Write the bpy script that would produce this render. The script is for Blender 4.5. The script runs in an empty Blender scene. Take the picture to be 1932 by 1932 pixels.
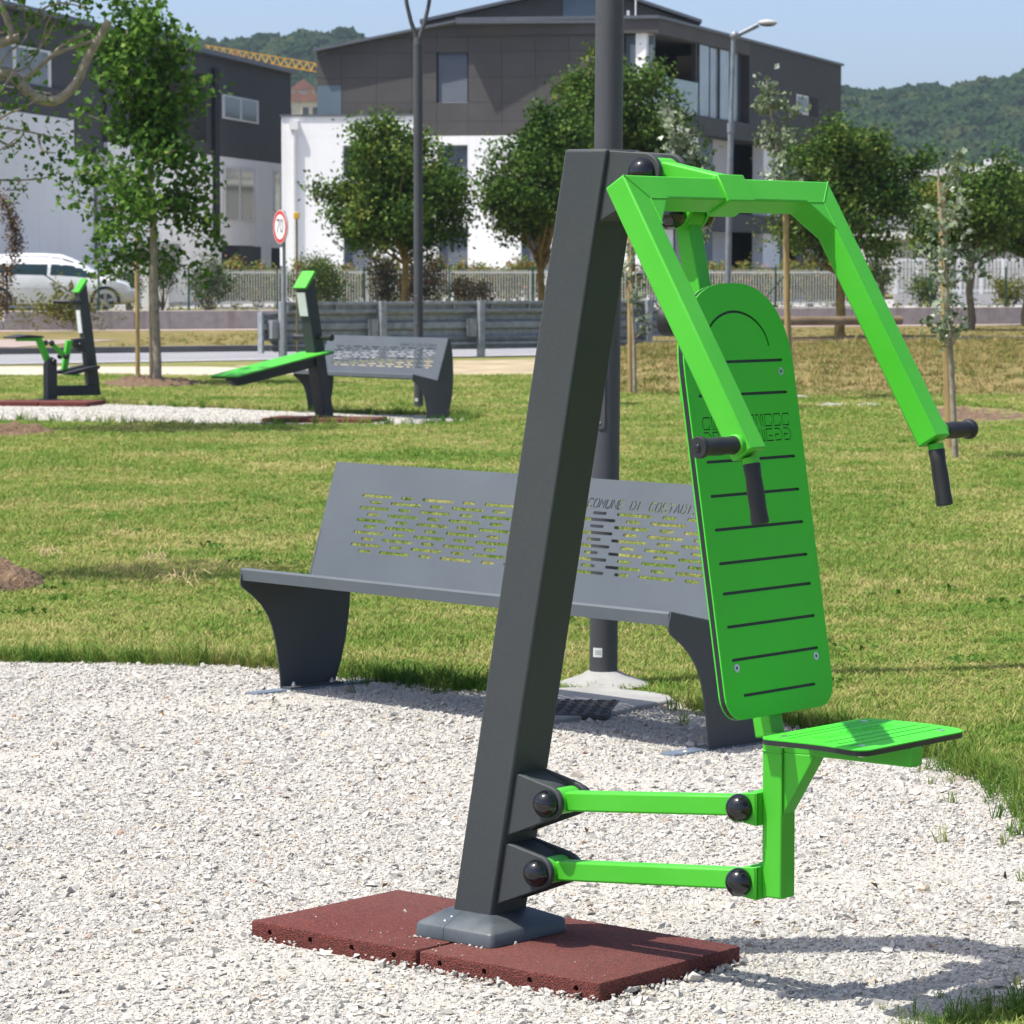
import bpy, bmesh, math, random
import numpy as np
from mathutils import Vector, Matrix, Quaternion

# ---------------------------------------------------------------- camera, sky, sun, exposure
scene = bpy.context.scene
COL = scene.collection
R = math.radians

CAM_H = 1.5                       # eye height of the photographer
FPX = 6200.0                      # focal length in units of a 1932 px wide frame
PITCH = math.atan2(966 - 507, FPX)
cam_d = bpy.data.cameras.new('camera')
cam_d.sensor_width = 36.0
cam_d.lens = 36.0 * FPX / 1932.0
cam_d.clip_start = 0.1
cam_d.clip_end = 6000.0
cam_d.dof.use_dof = True
cam_d.dof.focus_distance = 7.2
cam_d.dof.aperture_fstop = 21.0
cam = bpy.data.objects.new('camera', cam_d)
COL.objects.link(cam)
cam.location = (0, 0, CAM_H)
cam.rotation_euler = (math.pi / 2 - PITCH, 0, 0)
scene.camera = cam

SUN_DIR = Vector((-0.4515, -0.1613, 1.0)).normalized()      # towards the sun
SUN_EL = math.asin(SUN_DIR.z)
SUN_AZ = math.atan2(SUN_DIR.x, SUN_DIR.y)
world = bpy.data.worlds.new('World')
scene.world = world
world.use_nodes = True
wn = world.node_tree
wn.nodes.clear()
w_out = wn.nodes.new('ShaderNodeOutputWorld')
w_bg = wn.nodes.new('ShaderNodeBackground')
w_sky = wn.nodes.new('ShaderNodeTexSky')
w_sky.sky_type = 'NISHITA'
w_sky.sun_disc = False
w_sky.sun_elevation = SUN_EL
w_sky.sun_rotation = SUN_AZ
w_sky.altitude = 80
w_sky.air_density = 0.55
w_sky.dust_density = 2.8
w_sky.ozone_density = 2.3
w_bg.inputs['Strength'].default_value = 0.145
wn.links.new(w_sky.outputs['Color'], w_bg.inputs['Color'])
wn.links.new(w_bg.outputs['Background'], w_out.inputs['Surface'])

sun_d = bpy.data.lights.new('sun', 'SUN')
sun_d.energy = 3.8
sun_d.angle = R(0.53)
sun_d.color = (1.0, 0.955, 0.88)
sun = bpy.data.objects.new('sun', sun_d)
COL.objects.link(sun)
sun.rotation_euler = (-SUN_DIR).to_track_quat('-Z', 'Y').to_euler()
sun.location = (-20, -5, 40)

vs = scene.view_settings
vs.view_transform = 'Standard'
vs.look = 'None'
vs.exposure = 0.80
vs.gamma = 1.0
vs.use_curve_mapping = False
scene.render.engine = 'CYCLES'
scene.cycles.use_denoising = True
scene.cycles.max_bounces = 5
scene.cycles.diffuse_bounces = 3
scene.cycles.glossy_bounces = 3
scene.cycles.transmission_bounces = 3
scene.cycles.volume_bounces = 0
scene.cycles.transparent_max_bounces = 8

# ---------------------------------------------------------------- helpers
_c, _s = math.cos(PITCH), math.sin(PITCH)

def _ray(px, py):
    x, y, z = (px - 966) / FPX, 1.0, -(py - 966) / FPX
    return Vector((x, y * _c + z * _s, -y * _s + z * _c))

def gnd(px, py, z=0.0):
    """survey point: where the sight line meets the level z"""
    r = _ray(px, py)
    return Vector((0, 0, CAM_H)) + r * ((z - CAM_H) / r.z)

def at(px, py, Y):
    """survey point on the sight line at distance Y"""
    r = _ray(px, py)
    return Vector((0, 0, CAM_H)) + r * (Y / r.y)

def on(px, py, p0, n):
    r = _ray(px, py)
    c0 = Vector((0, 0, CAM_H))
    return c0 + r * ((p0 - c0).dot(n) / r.dot(n))

def tag(o, label=None, cat=None, group=None, kind=None):
    if label: o['label'] = label
    if cat: o['category'] = cat
    if group: o['group'] = group
    if kind: o['kind'] = kind
    return o

def empty(name, loc=(0, 0, 0), rz=0.0, label=None, cat=None, group=None):
    o = bpy.data.objects.new(name, None)
    o.empty_display_size = 0.1
    COL.objects.link(o)
    o.location = loc
    o.rotation_euler = (0, 0, rz)
    return tag(o, label, cat, group)

def link(name, me, parent=None):
    o = bpy.data.objects.new(name, me)
    COL.objects.link(o)
    if parent is not None:
        o.parent = parent
    return o

def copy_tree(o, parent=None):
    c = o.copy()
    COL.objects.link(c)
    c.parent = parent
    for ch in list(o.children):
        copy_tree(ch, c)
    return c

def smooth(me, ang=38):
    me.polygons.foreach_set('use_smooth', [True] * len(me.polygons))
    me.set_sharp_from_angle(angle=R(ang))
    me.update()

def bevel(o, w, seg=2, ang=30):
    m = o.modifiers.new('bevel', 'BEVEL')
    m.width = w
    m.segments = seg
    m.limit_method = 'ANGLE'
    m.angle_limit = R(ang)
    return o

class MB:
    def __init__(self):
        self.v = []
        self.f = []
    def add(self, vs_, fs_):
        b = len(self.v)
        self.v += [tuple(p) for p in vs_]
        self.f += [tuple(i + b for i in f) for f in fs_]
        return self
    def hexa(self, p):
        """8 corners: bottom ring 0-3, top ring 4-7"""
        return self.add(p, [(3, 2, 1, 0), (4, 5, 6, 7), (0, 1, 5, 4), (1, 2, 6, 5), (2, 3, 7, 6), (3, 0, 4, 7)])
    def obox(self, x0, x1, y0, y1, z0, z1):
        return self.hexa([(x0, y0, z0), (x1, y0, z0), (x1, y1, z0), (x0, y1, z0),
                          (x0, y0, z1), (x1, y0, z1), (x1, y1, z1), (x0, y1, z1)])
    def beam(self, p0, p1, w, h, up=(0, 0, 1), w1=None, h1=None):
        p0, p1, up = Vector(p0), Vector(p1), Vector(up)
        d = (p1 - p0).normalized()
        s = d.cross(up).normalized()
        u = s.cross(d).normalized()
        w1 = w if w1 is None else w1
        h1 = h if h1 is None else h1
        r = []
        for p, a, b in ((p0, w / 2, h / 2), (p1, w1 / 2, h1 / 2)):
            r += [p - s * a - u * b, p + s * a - u * b, p + s * a + u * b, p - s * a + u * b]
        return self.hexa(r)
    def path(self, pts, rad, n=10, cap=True):
        pts = [Vector(p) for p in pts]
        if not hasattr(rad, '__len__'): rad = [rad] * len(pts)
        b = len(self.v)
        ref = None
        for i, p in enumerate(pts):
            d = (pts[min(i + 1, len(pts) - 1)] - pts[max(i - 1, 0)]).normalized()
            if ref is None:
                ref = Vector((0, 0, 1)) if abs(d.z) < 0.9 else Vector((1, 0, 0))
            s = d.cross(ref).normalized()
            u = s.cross(d).normalized()
            ref = u
            for j in range(n):
                a = 2 * math.pi * j / n
                self.v.append(tuple(p + (s * math.cos(a) + u * math.sin(a)) * rad[i]))
        for i in range(len(pts) - 1):
            for j in range(n):
                k = (j + 1) % n
                self.f.append((b + i * n + j, b + i * n + k, b + (i + 1) * n + k, b + (i + 1) * n + j))
        if cap:
            self.f.append(tuple(b + j for j in range(n))[::-1])
            self.f.append(tuple(b + (len(pts) - 1) * n + j for j in range(n)))
        return self
    def tube(self, p0, p1, r0, r1=None, n=12, cap=True):
        return self.path([p0, p1], [r0, r0 if r1 is None else r1], n, cap)
    def prism(self, poly, f3, w0, w1):
        """poly: 2-D outline; f3(u, v, w) -> 3-D"""
        n = len(poly)
        vs_ = [f3(u, v, w0) for u, v in poly] + [f3(u, v, w1) for u, v in poly]
        fs_ = [tuple(range(n))[::-1], tuple(range(n, 2 * n))]
        fs_ += [(i, (i + 1) % n, n + (i + 1) % n, n + i) for i in range(n)]
        return self.add(vs_, fs_)
    def ball(self, c, r, nu=20, nv=12, sc=(1, 1, 1)):
        b = len(self.v)
        c = Vector(c)
        self.v.append((c.x, c.y, c.z + r * sc[2]))
        for i in range(1, nv):
            t = math.pi * i / nv
            for j in range(nu):
                a = 2 * math.pi * j / nu
                self.v.append((c.x + r * sc[0] * math.sin(t) * math.cos(a), c.y + r * sc[1] * math.sin(t) * math.sin(a), c.z + r * sc[2] * math.cos(t)))
        self.v.append((c.x, c.y, c.z - r * sc[2]))
        for j in range(nu):
            k = (j + 1) % nu
            self.f.append((b, b + 1 + j, b + 1 + k))
            for i in range(nv - 2):
                self.f.append((b + 1 + i * nu + j, b + 1 + (i + 1) * nu + j, b + 1 + (i + 1) * nu + k, b + 1 + i * nu + k))
            q = b + 1 + (nv - 2) * nu
            self.f.append((q + j, len(self.v) - 1, q + k))
        return self
    def lathe(self, prof, o, axis, n=20, cap=True):
        """prof: (radius, distance along axis)"""
        o, d = Vector(o), Vector(axis).normalized()
        return self.path([o + d * t for _, t in prof], [max(r_, 1e-4) for r_, _ in prof], n, cap)
    def mesh(self, name, mat, off=None):
        me = bpy.data.meshes.new(name)
        v = self.v
        if off is not None:
            v = [(p[0] - off[0], p[1] - off[1], p[2] - off[2]) for p in v]
        me.from_pydata(v, [], self.f)
        if mat is not None: me.materials.append(mat)
        return me
    def build(self, name, mat, parent=None, bev=0, ang=38, world=False, seg=2):
        off = parent.location if (world and parent is not None) else None
        me = self.mesh(name, mat, off)
        bm = bmesh.new(); bm.from_mesh(me)
        bmesh.ops.recalc_face_normals(bm, faces=bm.faces)
        bm.to_mesh(me); bm.free()
        smooth(me, ang)
        o = link(name, me, parent)
        if bev: bevel(o, bev, seg)
        return o

def circ(cx, cz, r, n=24, a0=0, a1=360):
    full = abs(a1 - a0) >= 360
    m = n if full else n + 1
    return [(cx + r * math.cos(R(a0 + (a1 - a0) * i / n)), cz + r * math.sin(R(a0 + (a1 - a0) * i / n))) for i in range(m)]

def hull(pts):
    pts = sorted(set((round(a, 6), round(b, 6)) for a, b in pts))
    def half(ps):
        h = []
        for p in ps:
            while len(h) > 1 and (h[-1][0] - h[-2][0]) * (p[1] - h[-2][1]) - (h[-1][1] - h[-2][1]) * (p[0] - h[-2][0]) <= 0: h.pop()
            h.append(p)
        return h[:-1]
    return half(pts) + half(pts[::-1])

def rrect(x0, x1, y0, y1, r, n=6):
    o = []
    for cx, cy, a in ((x1 - r, y1 - r, 0), (x0 + r, y1 - r, 90), (x0 + r, y0 + r, 180), (x1 - r, y0 + r, 270)):
        o += [(cx + r * math.cos(R(a + 90 * i / n)), cy + r * math.sin(R(a + 90 * i / n))) for i in range(n + 1)]
    return o

def slot(x0, x1, y, h):
    r = h / 2
    return circ(x1 - r, y, r, 4, -90, 90) + circ(x0 + r, y, r, 4, 90, 270)

def stroke(pts, w):
    """a polyline of width w as one outline"""
    P = [Vector(p).to_2d() for p in pts]
    L, Q = [], []
    for i, p in enumerate(P):
        a = (P[i] - P[i - 1]).normalized() if i else (P[1] - P[0]).normalized()
        b = (P[i + 1] - P[i]).normalized() if i < len(P) - 1 else a
        na, nb = Vector((-a.y, a.x)), Vector((-b.y, b.x))
        m = (na + nb)
        if m.length < 0.3: m = na
        m.normalize()
        k = min(1.0 / max(0.35, m.dot(na)), 1.6)
        L.append(p + m * (w / 2 * k)); Q.append(p - m * (w / 2 * k))
    return [tuple(q) for q in L + Q[::-1]]

def holed(name, outline, holes, thick, mat):
    """flat plate in local XY, z from 0 to thick, with real openings"""
    cu = bpy.data.curves.new(name, 'CURVE')
    cu.dimensions = '2D'
    cu.fill_mode = 'BOTH'
    cu.extrude = thick / 2
    for ring in [outline] + holes:
        sp = cu.splines.new('POLY')
        sp.points.add(len(ring) - 1)
        for q, (x, y) in zip(sp.points, ring): q.co = (x, y, 0, 1)
        sp.use_cyclic_u = True
    ob = bpy.data.objects.new(name, cu)
    COL.objects.link(ob)
    dg = bpy.context.evaluated_depsgraph_get()
    me = bpy.data.meshes.new_from_object(ob.evaluated_get(dg))
    bpy.data.objects.remove(ob)
    bpy.data.curves.remove(cu)
    me.name = name
    me.materials.clear()
    me.materials.append(mat)
    me.transform(Matrix.Translation((0, 0, thick / 2)))
    me.polygons.foreach_set('use_smooth', [False] * len(me.polygons))
    me.update()
    return me

def text_mesh(name, body, size, thick, mat, sx=1.0, bevel_outline=0.0):
    cu = bpy.data.curves.new(name, 'FONT')
    cu.body = body
    cu.size = size
    cu.align_x = 'CENTER'; cu.align_y = 'CENTER'
    if bevel_outline:
        cu.fill_mode = 'NONE'; cu.bevel_depth = bevel_outline; cu.bevel_resolution = 0
    else:
        cu.extrude = thick
    cu.resolution_u = 3
    ob = bpy.data.objects.new(name, cu)
    COL.objects.link(ob)
    dg = bpy.context.evaluated_depsgraph_get()
    me = bpy.data.meshes.new_from_object(ob.evaluated_get(dg))
    bpy.data.objects.remove(ob); bpy.data.curves.remove(cu)
    me.materials.clear(); me.materials.append(mat)
    me.transform(Matrix.Diagonal((sx, 1, 1, 1)))
    return me

def frame(o, ux, uy, uz):
    """4x4 with the three axes and origin"""
    ux, uy, uz = Vector(ux).normalized(), Vector(uy).normalized(), Vector(uz).normalized()
    m = Matrix.Identity(4)
    for i in range(3):
        m[i][0], m[i][1], m[i][2], m[i][3] = ux[i], uy[i], uz[i], o[i]
    return m

# ---------------------------------------------------------------- materials
def nt(name):
    m = bpy.data.materials.new(name)
    m.use_nodes = True
    t = m.node_tree
    b = t.nodes['Principled BSDF']
    return m, t, b

def tex_coord(t, kind='Object', scale=None):
    tc = t.nodes.new('ShaderNodeTexCoord')
    if scale is None: return tc.outputs[kind]
    mp = t.nodes.new('ShaderNodeMapping')
    mp.inputs['Scale'].default_value = scale
    t.links.new(tc.outputs[kind], mp.inputs['Vector'])
    return mp.outputs['Vector']

def noise(t, co, scale, detail=3, rough=0.55):
    n = t.nodes.new('ShaderNodeTexNoise')
    n.inputs['Scale'].default_value = scale
    n.inputs['Detail'].default_value = detail
    n.inputs['Roughness'].default_value = rough
    t.links.new(co, n.inputs['Vector'])
    return n.outputs['Fac']

def ramp(t, fac, stops):
    r = t.nodes.new('ShaderNodeValToRGB')
    e = r.color_ramp.elements
    while len(e) < len(stops): e.new(0.5)
    for q, (p, c) in zip(e, stops):
        q.position = p; q.color = (*c, 1)
    t.links.new(fac, r.inputs['Fac'])
    return r.outputs['Color']

def mixc(t, fac, a, b, mode='MIX'):
    m = t.nodes.new('ShaderNodeMix')
    m.data_type = 'RGBA'; m.blend_type = mode
    for sk, val in ((m.inputs[0], fac), (m.inputs[6], a), (m.inputs[7], b)):
        if hasattr(val, 'is_linked'): t.links.new(val, sk)
        elif isinstance(val, tuple): sk.default_value = (*val, 1)
        else: sk.default_value = val
    return m.outputs[2]

def bump(t, b, h, strength=0.3, dist=0.01):
    n = t.nodes.new('ShaderNodeBump')
    n.inputs['Strength'].default_value = strength
    n.inputs['Distance'].default_value = dist
    t.links.new(h, n.inputs['Height'])
    t.links.new(n.outputs['Normal'], b.inputs['Normal'])

def mat(name, base, rough=0.5, metal=0.0, var=0.12, vscale=6.0, bscale=0, bstr=0.2, bdist=0.002, spec=0.5, coat=0.0, kind='Object', stretch=None):
    m, t, b = nt(name)
    b.inputs['Roughness'].default_value = rough
    b.inputs['Metallic'].default_value = metal
    b.inputs['Specular IOR Level'].default_value = spec
    b.inputs['Coat Weight'].default_value = coat
    b.inputs['Coat Roughness'].default_value = 0.15
    co = tex_coord(t, kind, stretch)
    if var:
        f = noise(t, co, vscale, 4)
        lo = tuple(max(0, c * (1 - var)) for c in base)
        hi = tuple(min(1, c * (1 + var)) for c in base)
        t.links.new(ramp(t, f, [(0.3, lo), (0.7, hi)]), b.inputs['Base Color'])
    else:
        b.inputs['Base Color'].default_value = (*base, 1)
    if bscale:
        bump(t, b, noise(t, co, bscale, 3), bstr, bdist)
    return m

def dusty(m_, amount=0.25, col=(0.42, 0.39, 0.33), scale=3.0):
    """settled dust on upward faces, blotchy"""
    t = m_.node_tree
    b = t.nodes['Principled BSDF']
    src = b.inputs['Base Color'].links[0].from_socket
    ge = t.nodes.new('ShaderNodeNewGeometry')
    sx = t.nodes.new('ShaderNodeSeparateXYZ'); t.links.new(ge.outputs['Normal'], sx.inputs[0])
    co = tex_coord(t)
    f = noise(t, co, scale, 5, 0.65)
    f2 = noise(t, co, scale * 30, 2)
    fr = ramp(t, f, [(0.38, (0, 0, 0)), (0.72, (1, 1, 1))])
    a = t.nodes.new('ShaderNodeMath'); a.operation = 'MULTIPLY_ADD'; a.inputs[1].default_value = 0.65; a.inputs[2].default_value = 0.35; a.use_clamp = True
    t.links.new(sx.outputs['Z'], a.inputs[0])
    c_ = t.nodes.new('ShaderNodeMath'); c_.operation = 'MULTIPLY'; t.links.new(a.outputs[0], c_.inputs[0]); t.links.new(fr, c_.inputs[1])
    d = t.nodes.new('ShaderNodeMath'); d.operation = 'MULTIPLY'; d.inputs[1].default_value = amount; t.links.new(c_.outputs[0], d.inputs[0])
    e = t.nodes.new('ShaderNodeMath'); e.operation = 'MULTIPLY'; t.links.new(d.outputs[0], e.inputs[0]); t.links.new(ramp(t, f2, [(0.3, (0.4, 0.4, 0.4)), (0.7, (1, 1, 1))]), e.inputs[1])
    t.links.new(mixc(t, e.outputs[0], src, col), b.inputs['Base Color'])
    r0 = b.inputs['Roughness'].default_value
    rr = t.nodes.new('ShaderNodeMath'); rr.operation = 'MULTIPLY_ADD'; rr.inputs[1].default_value = 0.22; rr.inputs[2].default_value = r0 - 0.05; rr.use_clamp = True
    t.links.new(f, rr.inputs[0]); t.links.new(rr.outputs[0], b.inputs['Roughness'])
    return m_

def leaf_mat(name, cols, rough=0.5, transl=0.25, spec=0.12):
    """leaf colour from the per-leaf value tint"""
    m, t, b = nt(name)
    a = t.nodes.new('ShaderNodeAttribute'); a.attribute_name = 'tint'
    c = ramp(t, a.outputs['Fac'], [(i / (len(cols) - 1), q) for i, q in enumerate(cols)])
    t.links.new(c, b.inputs['Base Color'])
    b.inputs['Roughness'].default_value = rough
    b.inputs['Specular IOR Level'].default_value = spec
    tr = t.nodes.new('ShaderNodeBsdfTranslucent')
    t.links.new(mixc(t, 0.5, c, (0.35, 0.5, 0.05), 'MULTIPLY') if False else c, tr.inputs['Color'])
    mx = t.nodes.new('ShaderNodeMixShader')
    mx.inputs[0].default_value = transl
    t.links.new(b.outputs[0], mx.inputs[1]); t.links.new(tr.outputs[0], mx.inputs[2])
    t.links.new(mx.outputs[0], t.nodes['Material Output'].inputs['Surface'])
    return m

M = {}
M['green'] = mat('green_powder_coat', (0.052, 0.425, 0.018), 0.42, var=0.07, vscale=3, bscale=900, bstr=0.10, bdist=0.0006, spec=0.45)
M['green_board'] = mat('green_plastic_board', (0.036, 0.52, 0.014), 0.55, var=0.03, bscale=700, bstr=0.10, bdist=0.0005)
M['anthracite'] = mat('anthracite_powder_coat', (0.037, 0.044, 0.047), 0.58, var=0.28, vscale=420, bscale=520, bstr=0.30, bdist=0.001, spec=0.36)
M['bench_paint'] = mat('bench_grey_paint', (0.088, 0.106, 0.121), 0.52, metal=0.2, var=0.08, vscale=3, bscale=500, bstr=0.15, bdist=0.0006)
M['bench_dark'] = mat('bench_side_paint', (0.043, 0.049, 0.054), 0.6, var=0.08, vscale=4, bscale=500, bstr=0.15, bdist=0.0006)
M['cover'] = mat('collar_rubber', (0.048, 0.062, 0.074), 0.42, var=0.25, vscale=14, bscale=220, bstr=0.3, bdist=0.001)
M['black_core'] = mat('black_board_core', (0.012, 0.014, 0.016), 0.5, var=0)
M['rubber'] = mat('black_rubber_grip', (0.012, 0.013, 0.016), 0.5, var=0.15, vscale=40, bscale=260, bstr=0.25, bdist=0.0006)
M['ball'] = mat('black_gloss_cap', (0.008, 0.009, 0.012), 0.12, var=0, spec=0.6)
M['steel'] = mat('zinc_screw', (0.55, 0.56, 0.57), 0.3, metal=0.9, var=0.1, vscale=60)
M['galv'] = mat('galvanised_steel', (0.27, 0.295, 0.325), 0.55, metal=0.2, var=0.25, vscale=9, bscale=60, bstr=0.1)
M['galv_bar'] = mat('galvanised_bar', (0.22, 0.26, 0.31), 0.42, metal=0.6, var=0.3, vscale=14)
M['white_plate'] = mat('white_sign_plate', (0.62, 0.66, 0.66), 0.5, var=0.05)
M['concrete_pale'] = mat('pale_cast_concrete', (0.30, 0.30, 0.285), 0.85, var=0.14, vscale=8, bscale=60, bstr=0.4, bdist=0.004)
M['iron'] = mat('rusty_cast_iron', (0.045, 0.042, 0.040), 0.7, var=0.4, vscale=18, bscale=120, bstr=0.5)
M['lamp_paint'] = mat('lamp_post_paint', (0.050, 0.054, 0.062), 0.5, var=0.12, vscale=4, bscale=300, bstr=0.15, bdist=0.0008)
M['wood_stake'] = mat('timber_stake', (0.34, 0.24, 0.10), 0.8, var=0.3, vscale=4, bscale=40, bstr=0.5, bdist=0.01, stretch=(6, 6, 0.8))
M['bark'] = mat('grey_brown_bark', (0.16, 0.13, 0.09), 0.9, var=0.35, vscale=9, bscale=30, bstr=0.8, bdist=0.02, stretch=(3, 3, 0.7))
M['bark_pale'] = mat('pale_young_bark', (0.28, 0.24, 0.18), 0.85, var=0.35, vscale=14, bscale=50, bstr=0.5, bdist=0.01)
M['bark_ochre'] = mat('ochre_bark', (0.20, 0.14, 0.045), 0.9, var=0.4, vscale=8, bscale=30, bstr=0.7, bdist=0.02)
M['soil'] = mat('brown_dug_soil', (0.15, 0.095, 0.055), 0.95, var=0.45, vscale=22, bscale=40, bstr=1.0, bdist=0.03)

# crumb rubber
m, t, b = nt('red_crumb_rubber')
co = tex_coord(t)
v = t.nodes.new('ShaderNodeTexVoronoi'); v.inputs['Scale'].default_value = 300
t.links.new(co, v.inputs['Vector'])
f2 = noise(t, co, 7, 3)
c1 = ramp(t, v.outputs['Color'], [(0.0, (0.012, 0.004, 0.004)), (0.42, (0.100, 0.015, 0.011)), (1.0, (0.25, 0.045, 0.028))])
t.links.new(mixc(t, f2, c1, mixc(t, 0.3, c1, (0.12, 0.04, 0.034))), b.inputs['Base Color'])
b.inputs['Roughness'].default_value = 0.85
bump(t, b, v.outputs['Distance'], 1.0, 0.004)
M['crumb'] = dusty(m, 0.10, (0.40, 0.34, 0.28), 2.2)
for k_, a_, s_ in (('green', 0.12, 3.0), ('green_board', 0.10, 4.0), ('anthracite', 0.07, 2.5), ('bench_paint', 0.07, 1.6), ('bench_dark', 0.12, 3.0), ('cover', 0.12, 9.0), ('lamp_paint', 0.12, 2.5), ('rubber', 0.04, 20.0)):
    dusty(M[k_], a_, scale=s_)

# ---------------------------------------------------------------- ground, gravel, road
def sheet(name, pts, z, mat_, kind='structure', label=None):
    me = bpy.data.meshes.new(name)
    me.from_pydata([(p[0], p[1], z) for p in pts], [], [tuple(range(len(pts)))])
    if me.polygons[0].normal.z < 0: me.flip_normals()
    me.materials.append(mat_)
    o = link(name, me)
    return tag(o, label, None, None, kind)

# turf colour (soil and thatch between the blades)
m, t, b = nt('lawn_thatch')
co = tex_coord(t)
n1 = noise(t, co, 0.55, 4); n2 = noise(t, co, 9, 4); n3 = noise(t, co, 70, 3)
cA = ramp(t, n1, [(0.35, (0.105, 0.165, 0.030)), (0.62, (0.25, 0.235, 0.085))])
cB = ramp(t, n2, [(0.35, (0.10, 0.150, 0.030)), (0.68, (0.29, 0.255, 0.11))])
cc = mixc(t, 0.5, cA, cB)
t.links.new(mixc(t, ramp(t, n3, [(0.4, (0, 0, 0)), (0.75, (1, 1, 1))]), cc, (0.30, 0.26, 0.12)), b.inputs['Base Color'])
b.inputs['Roughness'].default_value = 0.95
b.inputs['Specular IOR Level'].default_value = 0.1
bump(t, b, n3, 0.8, 0.03)
M['thatch'] = m
# dry straw coloured bank
m, t, b = nt('dry_bank_turf')
co = tex_coord(t)
n1 = noise(t, co, 1.3, 5, 0.65); n2 = noise(t, co, 12, 4)
cA = ramp(t, n1, [(0.35, (0.125, 0.140, 0.042)), (0.5, (0.21, 0.175, 0.070)), (0.66, (0.28, 0.22, 0.10))])
t.links.new(mixc(t, n2, cA, (0.15, 0.12, 0.05), 'MULTIPLY') if False else mixc(t, ramp(t, n2, [(0.35, (0, 0, 0)), (0.8, (0.7, 0.7, 0.7))]), cA, (0.11, 0.085, 0.035)), b.inputs['Base Color'])
b.inputs['Roughness'].default_value = 0.95
b.inputs['Specular IOR Level'].default_value = 0.1
bump(t, b, n2, 0.8, 0.06)
M['drybank'] = m
# crushed limestone fines
m, t, b = nt('limestone_fines')
co = tex_coord(t)
n1 = noise(t, co, 2.2, 4); n2 = noise(t, co, 160, 2)
v = t.nodes.new('ShaderNodeTexVoronoi'); v.inputs['Scale'].default_value = 95
t.links.new(co, v.inputs['Vector'])
cs = ramp(t, v.outputs['Color'], [(0.0, (0.30, 0.283, 0.245)), (0.4, (0.40, 0.385, 0.345)), (1.0, (0.46, 0.448, 0.415))])
t.links.new(mixc(t, ramp(t, n1, [(0.42, (0, 0, 0)), (0.6, (0.8, 0.8, 0.8))]), cs, (0.40, 0.375, 0.325)), b.inputs['Base Color'])
b.inputs['Roughness'].default_value = 0.95
bump(t, b, v.outputs['Distance'], 0.7, 0.008)
M['fines'] = m
m, t, b = nt('asphalt_road')
co = tex_coord(t)
n1 = noise(t, co, 0.8, 4); n2 = noise(t, co, 60, 3)
t.links.new(mixc(t, n2, ramp(t, n1, [(0.35, (0.19, 0.19, 0.205)), (0.65, (0.26, 0.26, 0.275))]), (0.24, 0.24, 0.25)), b.inputs['Base Color'])
b.inputs['Roughness'].default_value = 0.85
M['asphalt'] = m
M['paving'] = mat('pink_paving', (0.30, 0.235, 0.205), 0.9, var=0.15, vscale=3)
M['kerb'] = mat('kerb_stone', (0.115, 0.112, 0.105), 0.9, var=0.25, vscale=2, bscale=20, bstr=0.4)
M['sand'] = mat('sandy_path', (0.42, 0.38, 0.30), 0.95, var=0.12, vscale=1.5, bscale=30, bstr=0.5, bdist=0.02)
M['shoulder'] = mat('bare_road_shoulder', (0.33, 0.27, 0.17), 0.95, var=0.3, vscale=1.5, bscale=20, bstr=0.6, bdist=0.03)

sheet('ground', [(-900, -30), (900, -30), (900, 1400), (-900, 1400)], 0.0, M['thatch'])

def wob(pts, amp, step, seed):
    """outline with a hand-cut, uneven edge"""
    rg = random.Random(seed)
    out = []
    for i in range(len(pts)):
        a, q = Vector(pts[i][:2]), Vector(pts[(i + 1) % len(pts)][:2])
        n = max(1, int((q - a).length / step))
        nrm = Vector((-(q - a).y, (q - a).x)).normalized() if (q - a).length > 0 else Vector((0, 1))
        for j in range(n):
            out.append(tuple(a.lerp(q, j / n) + nrm * rg.uniform(-amp, amp)))
    return out

near_px = [(-260, 1240), (0, 1246), (200, 1250), (400, 1254), (525, 1262), (640, 1272), (760, 1289), (900, 1305), (1050, 1308), (1150, 1306), (1250, 1320),
           (1330, 1342), (1450, 1362), (1640, 1392), (1722, 1420), (1800, 1440), (1860, 1460), (1932, 1497), (2010, 1560), (2090, 1650), (2100, 1790), (2030, 1872), (1932, 1900), (1860, 1916), (1760, 1945), (1620, 2010), (1400, 2150)]
NEAR = [gnd(*p).to_2d() for p in near_px] + [Vector((0.6, 3.5)), Vector((-2.6, 3.5)), Vector((-3.2, 8.0))]
NEAR = wob(NEAR, 0.02, 0.12, 3)
sheet('gravel_area', NEAR, 0.004, M['fines'])
strip_px = [(-120, 765), (60, 764), (190, 763), (300, 766), (400, 770), (500, 775), (590, 779), (700, 782), (840, 785), (905, 795), (860, 800), (780, 804), (700, 803), (600, 801), (500, 804), (390, 804), (300, 801), (200, 799), (100, 798), (0, 797), (-120, 797)]
STRIP = wob([gnd(*p).to_2d() for p in strip_px], 0.04, 0.4, 5)
sheet('gravel_strip', STRIP, 0.004, M['fines'])
sheet('sandy_path', wob([gnd(*p).to_2d() for p in [(-120, 692), (360, 692), (480, 694), (600, 693), (700, 697), (560, 718), (430, 730), (330, 716), (150, 709), (-120, 707)]], 0.1, 1.0, 8), 0.004, M['sand'])
sheet('road_shoulder', wob([gnd(*p).to_2d() for p in [(440, 690), (620, 688), (900, 680), (1200, 676), (1500, 672), (1500, 682), (1200, 700), (960, 712), (840, 716), (640, 722), (520, 712)]], 0.1, 1.0, 9), 0.008, M['shoulder'])

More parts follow.
